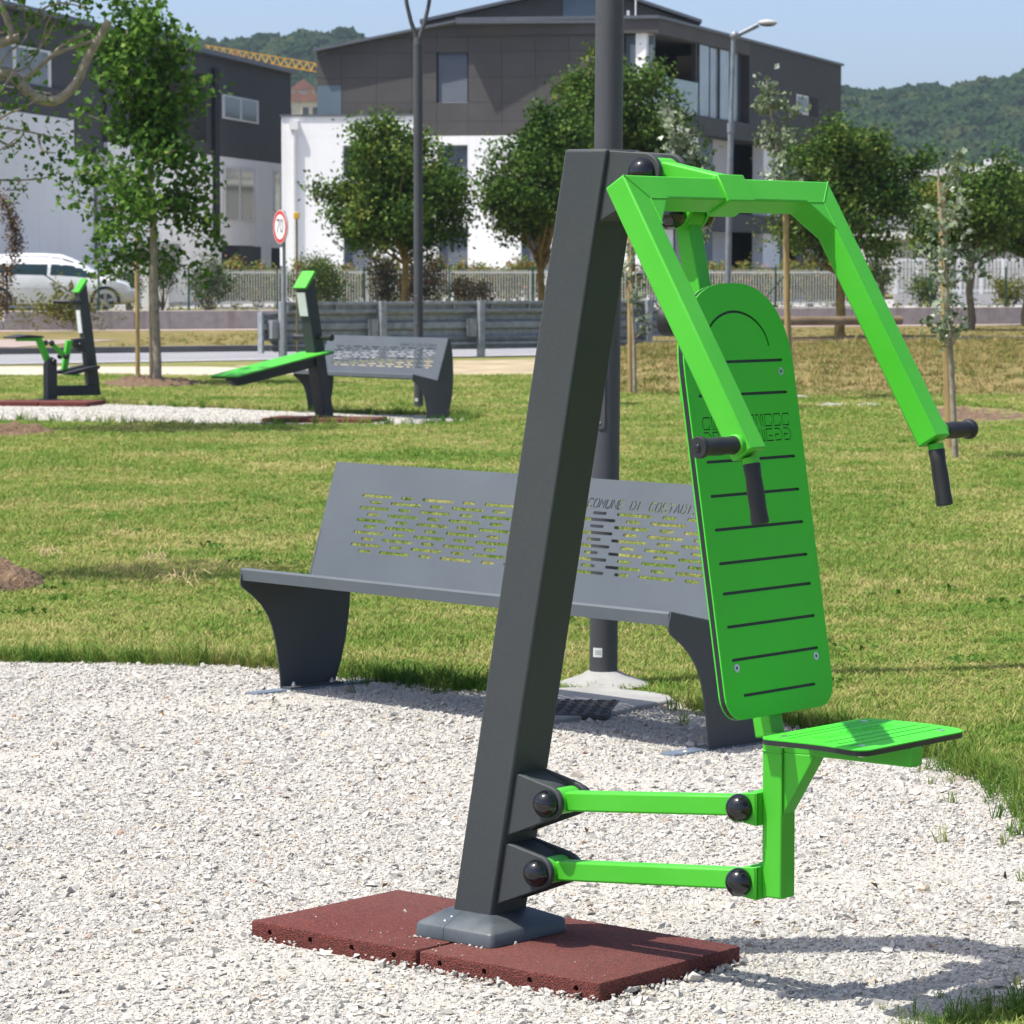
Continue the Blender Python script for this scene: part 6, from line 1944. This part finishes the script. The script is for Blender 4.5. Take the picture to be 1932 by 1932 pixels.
# ---------------------------------------------------------------- the two other machines on the far gravel strip
# leg machine at the far left: outlines measured in the plane of the machine
def flat_machine(name, label, base_px, yaw):
    g_ = gnd(*base_px)
    rt = empty(name, (g_.x, g_.y, 0), yaw, label, 'fitness machine')
    s_ = g_.y / FPX
    return rt, (lambda px, py: ((px - base_px[0]) * s_ / math.cos(yaw), (base_px[1] - py) * s_))
lm, q_ = flat_machine('leg_press_machine', 'green and dark grey leg exercise machine at the far left', (95, 762), R(30))
def lm_prism(name, pts, w0, w1, m_, bev=0.004, par=lm, f=q_):
    mb = MB(); mb.prism([f(*p) for p in pts], lambda u, v_, w: (u, w, v_), w0, w1); return mb.build(name, M[m_], par, bev)
lm_prism('post', [(87, 757), (103.5, 757), (103.5, 690), (101, 678), (95.5, 673), (90, 678), (87, 690)], -0.07, 0.07, 'anthracite')
lm_prism('base_beam', [(103, 747), (181, 747), (178, 728), (103, 728)], -0.06, 0.06, 'anthracite')
lm_prism('column', [(160.5, 727.5), (178.5, 727.5), (156.5, 533), (143.5, 551)], -0.065, 0.065, 'anthracite')
lm_prism('foot_cover', [(66, 763), (124, 763), (120, 756), (108, 753), (80, 753), (70, 756)], -0.16, 0.16, 'cover')
lm_prism('pivot_housing', [(134, 640), (156, 638), (158, 663), (146, 664), (136, 652)], -0.05, 0.05, 'anthracite')
mb = MB(); mb.prism([q_(140.5, 551.5), q_(143, 554), q_(158.5, 531), q_(155.5, 526)], lambda u, v_, w: (u, w, v_), -0.085, 0.085); mb.build('top_plate', M['green'], lm, 0.003)
mb = MB(); mb.prism([q_(146.2, 586), q_(147.4, 586), q_(151.5, 629), q_(150.3, 629)], lambda u, v_, w: (u - 0.012, w, v_), -0.055, 0.055); mb.build('instruction_plate', M['white_plate'], lm)
lm_prism('seat', [(24, 635), (50, 631), (74, 633), (76, 636.5), (24, 638)], -0.17, 0.17, 'black_core')
lm_prism('seat_beam', [(37, 643), (74, 643.5), (80, 637), (37, 636.5)], -0.03, 0.03, 'green')
lm_prism('seat_arm', [(72, 643), (80, 637), (95, 677), (86, 682)], -0.03, 0.03, 'green')
lm_prism('link_bar', [(90, 648), (96, 644), (121, 670), (115, 676)], -0.075, -0.04, 'green')
lm_prism('swing_arm', [(124, 642), (134, 643), (124, 699), (115.5, 698)], -0.03, 0.03, 'green')
lm_prism('foot_beam', [(118, 703), (145, 706), (148, 711), (120, 708)], -0.03, 0.03, 'green')
for a, b_ in ((-0.24, -0.08), (0.08, 0.24)):
    lm_prism('foot_plate', [(110, 705), (112, 702), (158, 691), (169, 690), (168, 696), (150, 700), (122, 707)], a, b_, 'rubber')
mb = MB(); x_, z_ = q_(150, 570); mb.path([(x_ - 0.22, -0.26, z_ + 0.0), (x_ - 0.08, -0.16, z_), (x_ - 0.03, 0, z_), (x_ - 0.08, 0.16, z_), (x_ - 0.22, 0.26, z_)], 0.022, 12); mb.build('handle_bar', M['rubber'], lm)
for px, py in ((93, 647), (118, 673), (143, 651), (97, 682)):
    x_, z_ = q_(px, py)
    for s_ in (-1, 1):
        mb = MB(); mb.ball((x_, s_ * 0.09, z_), 0.033, 14, 9); mb.build('ball_cap', M['ball'], lm)
g_ = gnd(95, 765)
for k_, x0 in enumerate((-0.58, -0.02)):
    mt = empty('rubber_tile', (g_.x, g_.y, 0), R(-10), 'red rubber tile under the left machine, %s' % ('partly beyond the left edge' if k_ == 0 else 'its right half'), 'rubber tile', 'red rubber tiles on the far gravel strip')
    mb = MB(); mb.prism(rrect(x0, x0 + 0.55, -0.35, 0.35, 0.01, 3), lambda u, v_, w: (u, v_, w), -0.01, 0.05); mb.build('tile', M['crumb'], mt, 0.005)

# sit-up board beside the far bench
sm, q2 = flat_machine('sit_up_bench', 'light green inclined sit up board on a dark leaning post', (612, 793), R(50))
def sm_prism(name, pts, w0, w1, m_, bev=0.004):
    mb = MB(); mb.prism([q2(*p) for p in pts], lambda u, v_, w: (u, w, v_), w0, w1); return mb.build(name, M[m_], sm, bev)
sm_prism('foot_cover', [(594, 794), (631, 794), (629, 787), (622, 784), (603, 784), (596, 787)], -0.15, 0.15, 'cover')
sm_prism('post', [(604.5, 788), (620.5, 788), (606.5, 675), (593, 570), (585.5, 516), (571.5, 542.5), (589, 672.5)], -0.065, 0.065, 'anthracite')
mb = MB(); mb.prism([q2(568.5, 543), q2(571.5, 545.5), q2(587.5, 516), q2(585, 511.5)], lambda u, v_, w: (u, w, v_), -0.085, 0.085); mb.build('top_plate', M['green'], sm, 0.003)
mb = MB(); mb.prism([q2(572.4, 552), q2(573.4, 552), q2(579.2, 596), q2(578.2, 596)], lambda u, v_, w: (u - 0.010, w, v_), -0.055, 0.055); mb.build('instruction_plate', M['white_plate'], sm)
x_, z_ = q2(593, 636)
for s_ in (-1, 1):
    mb = MB(); mb.lathe([(0.020, 0.05), (0.028, 0.08), (0.026, 0.16), (0.030, 0.22), (0.036, 0.24), (0.034, 0.255)], (x_, 0, z_), (0, s_, 0), 18); mb.build('grip', M['rubber'], sm)
a, b_ = Vector((q2(441, 703.5)[0], 0, q2(441, 703.5)[1])), Vector((q2(606, 662)[0], 0, q2(606, 662)[1]))
mb = MB(); mb.beam(a, b_, 0.36, 0.016, up=(0, 0, 1)); mb.build('board', M['green'], sm, 0.003)
dn = (b_ - a).normalized()
mb = MB(); mb.beam(a - Vector((0, 0, 0.015)), b_ - Vector((0, 0, 0.015)), 0.355, 0.012, up=(0, 0, 1)); mb.build('board_core', M['black_core'], sm)
mb = MB(); mb.prism([q2(446, 709), q2(460, 722), q2(592, 692), q2(596, 670)], lambda u, v_, w: (u, w, v_), -0.04, 0.04); mb.build('board_beam', M['anthracite'], sm, 0.004)
g_ = gnd(612, 797)
for k_, x0 in enumerate((-0.555, 0.005)):
    mt = empty('rubber_tile', (g_.x, g_.y + 0.1, 0), R(-14), 'red rubber tile under the sit up board, %s half' % ('left' if k_ == 0 else 'right'), 'rubber tile', 'red rubber tiles on the far gravel strip')
    mb = MB(); mb.prism(rrect(x0, x0 + 0.55, -0.3, 0.3, 0.01, 3), lambda u, v_, w: (u, v_, w), -0.01, 0.045); mb.build('tile', M['crumb'], mt, 0.005)

# ---------------------------------------------------------------- gravel stones and grass
def inside(poly, X, Y):
    px_, py_ = np.array([p[0] for p in poly]), np.array([p[1] for p in poly])
    r_ = np.zeros(len(X), bool)
    j = len(px_) - 1
    for i in range(len(px_)):
        c = ((py_[i] > Y) != (py_[j] > Y)) & (X < (px_[j] - px_[i]) * (Y - py_[i]) / (py_[j] - py_[i] + 1e-12) + px_[i])
        r_ ^= c
        j = i
    return r_
def in_view(X, Y, mar=0.25): return np.abs(X) < Y * 966 / FPX + mar

# angular limestone chips
m, t, b = nt('limestone_chip')
oi = t.nodes.new('ShaderNodeObjectInfo')
co = tex_coord(t)
n1 = noise(t, co, 1.2, 3)
c1 = ramp(t, oi.outputs['Random'], [(0.0, (0.29, 0.28, 0.265)), (0.12, (0.38, 0.37, 0.345)), (0.6, (0.435, 0.425, 0.395)), (0.90, (0.50, 0.49, 0.465)), (0.955, (0.44, 0.37, 0.27)), (0.992, (0.24, 0.215, 0.195)), (1.0, (0.34, 0.20, 0.13))])
t.links.new(mixc(t, ramp(t, n1, [(0.3, (0, 0, 0)), (0.8, (0.3, 0.3, 0.3))]), c1, (0.40, 0.365, 0.305)), b.inputs['Base Color'])
b.inputs['Roughness'].default_value = 0.9
b.inputs['Specular IOR Level'].default_value = 0.25
M['chip'] = m
rgs = random.Random(4)
chips = []
for k_ in range(14):
    bm = bmesh.new()
    for _ in range(rgs.choice((7, 8, 9, 10, 12))):
        d = Vector((rgs.gauss(0, 1), rgs.gauss(0, 1), rgs.gauss(0, 1))).normalized()
        bm.verts.new(Vector((d.x, d.y * rgs.uniform(0.6, 0.95), d.z * rgs.uniform(0.45, 0.7))))
    bmesh.ops.convex_hull(bm, input=bm.verts)
    me = bpy.data.meshes.new('chip_%d' % k_); bm.to_mesh(me); bm.free()
    me.materials.append(m); chips.append(me)
rg = np.random.default_rng(11)
def spread(x0, x1, y0, y1, dens, poly, mar=0.25):
    n = int((x1 - x0) * (y1 - y0) * dens)
    X, Y = rg.uniform(x0, x1, n), rg.uniform(y0, y1, n)
    k = in_view(X, Y, mar)
    if poly is not None: k &= inside(poly, X, Y)
    return X[k], Y[k]
def on_mat(X, Y, mar=0.0):
    ca, sa = math.cos(MA), math.sin(MA)
    dx, dy = X - press.location.x, Y - press.location.y
    u, v_ = dx * ca + dy * sa, -dx * sa + dy * ca
    return (np.abs(u) < 0.5 + mar) & (np.abs(v_) < 0.245 + mar)
X, Y = spread(-2.4, 2.4, 5.9, 9.0, 20000, NEAR)
X2, Y2 = spread(-2.6, 2.6, 9.0, 12.4, 12500, NEAR)
X, Y = np.concatenate([X, X2]), np.concatenate([Y, Y2])
# worn places where the fines show through
pv = np.array([mnoise.noise(Vector((x * 0.9, y * 1.3, 4.0))) + 0.5 * mnoise.noise(Vector((x * 3.1, y * 3.3, 9.0))) for x, y in zip(X, Y)])
keep = (rg.random(len(X)) < np.clip(1.05 - 1.4 * np.clip(pv - 0.02, 0, 1), 0.35, 1.0)) & ~on_mat(X, Y, -0.01)
X, Y = X[keep], Y[keep]; n = len(X)
S = np.clip(rg.lognormal(math.log(0.0042), 0.52, n), 0.003, 0.020) * np.where(Y > 9, 1.12, 1.0)
P = np.stack([X, Y, 0.004 + S * rg.uniform(-0.15, 0.28, n)], 1)
bk_ = on_mat(X, Y, 0.028) & (rg.random(n) < 0.5)
P[bk_, 2] += rg.uniform(0.0, 0.012, bk_.sum()); S[bk_] *= 1.25
rot = np.stack([rg.normal(0, 0.22, n), rg.normal(0, 0.22, n), rg.uniform(0, 6.28, n)], 1)
scatter('gravel', P, rot, np.stack([S, S, S], 1), rg.integers(0, 14, n), chips, 'pale crushed limestone gravel around the machine', 'gravel')
X, Y = spread(-6.5, 0.2, 29.0, 38.5, 200, STRIP); n = len(X)
S = rg.uniform(0.007, 0.013, n)
scatter('gravel', np.stack([X, Y, 0.004 + S * 0.3], 1), np.stack([rg.normal(0, .3, n), rg.normal(0, .3, n), rg.uniform(0, 6.28, n)], 1), np.stack([S, S, S], 1), rg.integers(0, 14, n), chips, 'pale gravel strip under the far bench', 'gravel')
# chips kicked on to the rubber tiles
n = 46
u, v_ = rg.uniform(-0.47, 0.47, n), -0.235 + np.abs(rg.normal(0, 0.09, n))
extra = [(-0.10, -0.137), (-0.085, -0.140), (-0.095, -0.143), (0.035, -0.140), (0.06, -0.138), (0.078, -0.137), (0.09, -0.14), (-0.06, -0.14), (0.118, -0.06), (-0.3, 0.05)]
u = np.concatenate([u, [e_[0] for e_ in extra]]); v_ = np.concatenate([v_, [e_[1] for e_ in extra]])
S = np.concatenate([rg.uniform(0.0012, 0.003, n), rg.uniform(0.004, 0.0085, len(extra))])
ca, sa = math.cos(MA), math.sin(MA)
P = np.stack([press.location.x + u * ca - v_ * sa, press.location.y + u * sa + v_ * ca, 0.045 + S * 0.35], 1); n = len(P)
scatter('loose_chips', P, np.stack([rg.normal(0, .3, n), rg.normal(0, .3, n), rg.uniform(0, 6.28, n)], 1), np.stack([S, S, S], 1), rg.integers(0, 14, n), chips, 'loose white stone chips lying on the rubber tiles', 'gravel')

# grass: tufts of bent blades
m, t, b = nt('grass_blades')
oi = t.nodes.new('ShaderNodeObjectInfo')
n1 = noise(t, oi.outputs['Location'], 0.75, 4, 0.6); n2 = noise(t, oi.outputs['Location'], 4.5, 3)
ad = t.nodes.new('ShaderNodeMath'); ad.operation = 'MULTIPLY_ADD'; ad.inputs[1].default_value = 0.45
t.links.new(oi.outputs['Random'], ad.inputs[0])
ad2 = t.nodes.new('ShaderNodeMath'); ad2.operation = 'MULTIPLY_ADD'; ad2.inputs[1].default_value = 1.05
t.links.new(n1, ad2.inputs[0]); 
ad3 = t.nodes.new('ShaderNodeMath'); ad3.operation = 'MULTIPLY_ADD'; ad3.inputs[1].default_value = 0.35; ad3.inputs[2].default_value = -0.40
t.links.new(n2, ad3.inputs[0]); t.links.new(ad3.outputs[0], ad2.inputs[2]); t.links.new(ad2.outputs[0], ad.inputs[2])
c1 = ramp(t, ad.outputs[0], [(0.20, (0.085, 0.190, 0.026)), (0.42, (0.160, 0.260, 0.046)), (0.60, (0.275, 0.310, 0.080)), (0.78, (0.43, 0.38, 0.16)), (0.95, (0.54, 0.45, 0.23))])
t.links.new(c1, b.inputs['Base Color'])
b.inputs['Roughness'].default_value = 0.6; b.inputs['Specular IOR Level'].default_value = 0.1
tr = t.nodes.new('ShaderNodeBsdfTranslucent'); t.links.new(c1, tr.inputs['Color'])
mx = t.nodes.new('ShaderNodeMixShader'); mx.inputs[0].default_value = 0.28
t.links.new(b.outputs[0], mx.inputs[1]); t.links.new(tr.outputs[0], mx.inputs[2]); t.links.new(mx.outputs[0], t.nodes['Material Output'].inputs['Surface'])
M['grass'] = m
def tuft(seed, nb, spread_, h, w, bend):
    r_ = random.Random(seed)
    mb_ = MB()
    for _ in range(nb):
        a = r_.uniform(0, 6.28); d = r_.random() ** 0.5 * spread_
        x, y = d * math.cos(a), d * math.sin(a)
        la = r_.uniform(0, 6.28); hh = h * r_.uniform(0.5, 1.15); bd_ = bend * r_.uniform(0.3, 1.3) * hh
        sx, sy = -math.sin(la) * w / 2, math.cos(la) * w / 2
        p0 = (x, y, -0.005); p1 = (x + math.cos(la) * bd_ * .35, y + math.sin(la) * bd_ * .35, hh * 0.62); p2 = (x + math.cos(la) * bd_, y + math.sin(la) * bd_, hh)
        mb_.add([(p0[0] - sx, p0[1] - sy, p0[2]), (p0[0] + sx, p0[1] + sy, p0[2]), (p1[0] + sx * .8, p1[1] + sy * .8, p1[2]), (p1[0] - sx * .8, p1[1] - sy * .8, p1[2]), p2], [(0, 1, 2, 3), (3, 2, 4)])
    return mb_.mesh('tuft', M['grass'])
short = [tuft(i, 15, 0.036, 0.030, 0.0042, 0.95) for i in range(7)]
longt = [tuft(50 + i, 16, 0.035, 0.105, 0.0055, 0.95) for i in range(6)]
m3 = m.copy(); m3.name = 'edge_grass_blades'
for nd in m3.node_tree.nodes:
    if nd.type == 'VALTORGB':
        for e_, c_ in zip(nd.color_ramp.elements, [(0.045, 0.12, 0.018), (0.085, 0.175, 0.026), (0.15, 0.22, 0.04), (0.26, 0.27, 0.08), (0.42, 0.36, 0.17)]): e_.color = (*c_, 1)
for d_ in longt: d_.materials.clear(); d_.materials.append(m3)
mown = [(gnd(285, 728).x, 42.6, 0.8, 1.4)]
def bare(X, Y):
    k = inside(NEAR, X, Y) | inside(STRIP, X, Y)
    for o_ in bpy.data.objects:
        if o_.name.startswith('soil_mound'):
            rx_, ry_ = o_.dimensions.x / 2 * 0.85, o_.dimensions.y / 2 * 0.85
            k |= ((X - o_.location.x) / rx_) ** 2 + ((Y - o_.location.y) / ry_) ** 2 < 1
    return k
bpy.context.view_layer.update()
GX, GY, GS = [], [], []
for y0, y1, dens, s_ in ((9.5, 13.0, 2000, 1.0), (13.0, 17.0, 1300, 1.05), (17.0, 24.0, 720, 1.25), (24.0, 32.0, 420, 1.5), (32.0, 46.0, 230, 1.9)):
    xm = y1 * 966 / FPX + 0.3
    X, Y = spread(-xm, xm, y0, y1, dens, None, 0.3)
    k = ~bare(X, Y)
    if y0 >= 32: k &= ~((Y > 39.5) & (X > 1.0))
    GX.append(X[k]); GY.append(Y[k]); GS.append(np.full(k.sum(), s_))
X, Y = spread(0.2, 1.9, 5.2, 7.4, 2000, None, 0.3); k = ~inside(NEAR, X, Y); GX.append(X[k]); GY.append(Y[k]); GS.append(np.full(k.sum(), 0.9))
X, Y, S0 = np.concatenate(GX), np.concatenate(GY), np.concatenate(GS); n = len(X)
S = S0 * rg.uniform(0.7, 1.3, n)
hz_ = np.array([0.8 + 0.5 * mnoise.noise(Vector((x * 0.8, y * 0.5, 2.0))) for x, y in zip(X, Y)])
rot = np.stack([rg.normal(0, .1, n), rg.normal(0, .1, n), rg.uniform(0, 6.28, n)], 1)
scatter('lawn_grass', np.stack([X, Y, np.zeros(n)], 1), rot, np.stack([S, S, S * np.clip(hz_, .5, 1.3) / np.sqrt(S0)], 1), rg.integers(0, 7, n), short, 'mown green and straw coloured lawn grass', 'grass')
# longer fringe along the gravel edges
EX, EY, ES = [], [], []
def fringe(poly, dens, w, s_, ylim):
    for i in range(len(poly)):
        a, q = np.array(poly[i]), np.array(poly[(i + 1) % len(poly)])
        L = np.linalg.norm(q - a)
        if L < 1e-6: continue
        nn = rg.poisson(L * dens)
        if nn == 0: continue
        f_ = rg.random(nn)[:, None]
        nr = np.array([-(q - a)[1], (q - a)[0]]) / L
        p = a + (q - a) * f_ + nr * rg.normal(0, w, nn)[:, None]
        EX.append(p[:, 0]); EY.append(p[:, 1]); ES.append(np.full(nn, s_))
fringe([p for p in NEAR], 190, 0.045, 0.72, None)
fringe([p for p in NEAR], 26, 0.14, 0.6, None)
fringe([p for p in STRIP], 22, 0.08, 1.0, None)
X, Y, S = np.concatenate(EX), np.concatenate(EY), np.concatenate(ES)
k = in_view(X, Y, 0.3) & (Y > 5.4) & ((Y > 8.6) | (X > 0.75))
k &= ~((np.abs(X - 0.33) < 0.42) & (np.abs(Y - 11.55) < 0.42))
X, Y, S = X[k], Y[k], S[k]; n = len(X)
S = S * rg.uniform(0.4, 1.15, n) * np.where(Y < 8, 0.6, 1.0)
rot = np.stack([rg.normal(0, .18, n), rg.normal(0, .18, n), rg.uniform(0, 6.28, n)], 1)
scatter('edge_grass', np.stack([X, Y, np.zeros(n)], 1), rot, np.stack([S, S, S], 1), rg.integers(0, 6, n), longt, 'longer untrimmed grass along the gravel edge', 'grass')
# rough dry grass on the bank and far verge
m2 = m.copy(); m2.name = 'dry_grass_blades'
for nd in m2.node_tree.nodes:
    if nd.type == 'VALTORGB':
        cols = [(0.11, 0.145, 0.032), (0.18, 0.185, 0.05), (0.27, 0.22, 0.085), (0.35, 0.275, 0.12), (0.44, 0.36, 0.18)]
        for e_, c_ in zip(nd.color_ramp.elements, cols): e_.color = (*c_, 1)
dry = []
for i in range(5):
    d_ = tuft(90 + i, 12, 0.08, 0.075, 0.012, 1.2); d_.materials.clear(); d_.materials.append(m2); dry.append(d_)
X, Y = spread(0.9, 10.5, 38.0, 60.0, 46, None, 0.3)
rl = RN0.y + (X - RN0.x) * (RN1.y - RN0.y) / (RN1.x - RN0.x)
k = (Y < rl - 0.1) & (Y > 38.8 - 0.35 * (X - 1.4)); X, Y = X[k], Y[k]
Z = np.array([bank_h(x, y) for x, y in zip(X, Y)])
n = len(X); S = rg.uniform(0.5, 1.2, n)
scatter('bank_grass', np.stack([X, Y, Z], 1), np.stack([rg.normal(0, .2, n), rg.normal(0, .2, n), rg.uniform(0, 6.28, n)], 1), np.stack([S, S, S * .8], 1), rg.integers(0, 5, n), dry, 'dry brown grass on the bank before the road', 'grass')
s_ = rg.uniform(-4, 30, 3600); w_ = rg.uniform(0.3, 10, 3600)
pp = np.array([RF0.x, RF0.y])[None] + s_[:, None] * np.array([kd.x, kd.y]) + w_[:, None] * np.array([kn.x, kn.y])
dwall = (pp[:, 0] - W0.x) * wnv.x + (pp[:, 1] - W0.y) * wnv.y
k = (dwall < -2.0) & in_view(pp[:, 0], pp[:, 1], .5) & (w_ > 0.35) & ~((pp[:, 0] < -7.2))
pp = pp[k]; n = len(pp); S = rg.uniform(0.4, 0.9, n)
scatter('verge_grass', np.stack([pp[:, 0], pp[:, 1], np.full(n, 0.115)], 1), np.stack([rg.normal(0, .2, n), rg.normal(0, .2, n), rg.uniform(0, 6.28, n)], 1), np.stack([S, S, S * .7], 1), rg.integers(0, 5, n), dry, 'short dry grass on the far verge', 'grass')

# bits of straw left by the mower
M['straw'] = mat('dry_straw', (0.50, 0.40, 0.20), 0.8, var=0.2)
for px, py, lab in ((285, 1066, 'wisp of dry straw on the lawn left of the bench'), (345, 1110, 'small wisp of straw nearest the bench corner'), (95, 1060, 'flat wisp of straw near the left soil mound')):
    g_ = gnd(px, py); mb = MB(); r_ = random.Random(px)
    for _ in range(26):
        a = r_.uniform(0, 6.28); l_ = r_.uniform(0.03, 0.09); x, y, z = r_.gauss(0, .035), r_.gauss(0, .05), r_.uniform(0.03, 0.07)
        mb.path([(x, y, z), (x + math.cos(a) * l_ * .5, y + math.sin(a) * l_ * .5, z + r_.uniform(0, .03)), (x + math.cos(a) * l_, y + math.sin(a) * l_, z - .01)], 0.0016, 4)
    o = mb.build('straw_wisp', M['straw']); o.location = g_
    tag(o, lab, 'straw')
# pale stones at the toe of the bank
for i, (px, py, s0_) in enumerate(((1505, 752, 0.09), (1565, 768, 0.10), (1590, 766, 0.07), (1640, 768, 0.10), (1345, 746, 0.08))):
    g_ = gnd(px, py); mb = MB(); mb.ball((0, 0, 0.01), s0_, 12, 8, (1.6, 1, 0.35)); o = mb.build('pale_stone', M['concrete_pale']); o.location = g_
    tag(o, ['flat pale stone beside the backrest edge at the bank foot', 'pale stone at the bank foot, left of the pair behind the arm', 'small pale stone at the bank foot, right of the pair', 'pale stone lying just left of the right green arm', 'pale stone behind the green hanger tube'][i], 'stone')

# a few fallen leaves and broad-leaved weeds
rl_ = np.random.default_rng(91)
X, Y = [], []
for _ in range(60):
    x, y = rl_.uniform(-1.9, 1.9), rl_.uniform(6.4, 11.8)
    X.append(x); Y.append(y)
X, Y = np.array(X), np.array(Y); k = inside(NEAR, X, Y) & ~on_mat(X, Y, 0.05)
X, Y = X[k][:26], Y[k][:26]
lo = leaves('fallen_leaves', np.stack([X, Y, np.full(len(X), 0.016)], 1), 0.022, M['leaf_dead'], None, rl_, upb=3.0)
tag(lo, 'few small dry leaves scattered on the gravel', 'leaves', kind='stuff')
cl_ = []
for _ in range(46):
    x, y = rl_.uniform(-2.6, 3.0), rl_.uniform(11.4, 21.0)
    if bare(np.array([x]), np.array([y]))[0]: continue
    cl_.append(np.array([x, y, 0.025]) + rl_.normal(size=(22, 3)) * np.array([0.05, 0.05, 0.006]))
wl_ = leaves('lawn_weeds', np.concatenate(cl_), 0.028, M['leaf_lime'], None, rl_, upb=2.0, asp=0.9)
tag(wl_, 'low clover and broad leaved weeds in the lawn', 'weeds', kind='stuff')

# ---------------------------------------------------------------- summer haze
hm = bpy.data.materials.new('haze')
hm.use_nodes = True
ht = hm.node_tree
ht.nodes.clear()
ho = ht.nodes.new('ShaderNodeOutputMaterial')
hv_ = ht.nodes.new('ShaderNodeVolumePrincipled')
hv_.inputs['Color'].default_value = (0.72, 0.88, 1.0, 1)
hv_.inputs['Density'].default_value = 0.00014
hv_.inputs['Anisotropy'].default_value = 0.2
ht.links.new(hv_.outputs[0], ho.inputs['Volume'])
mb = MB(); mb.obox(-1000, 1000, -60, 1500, -1.2, 96)
hz = mb.build('haze', hm)
tag(hz, 'thin blue summer haze over the distance', 'haze', kind='stuff')
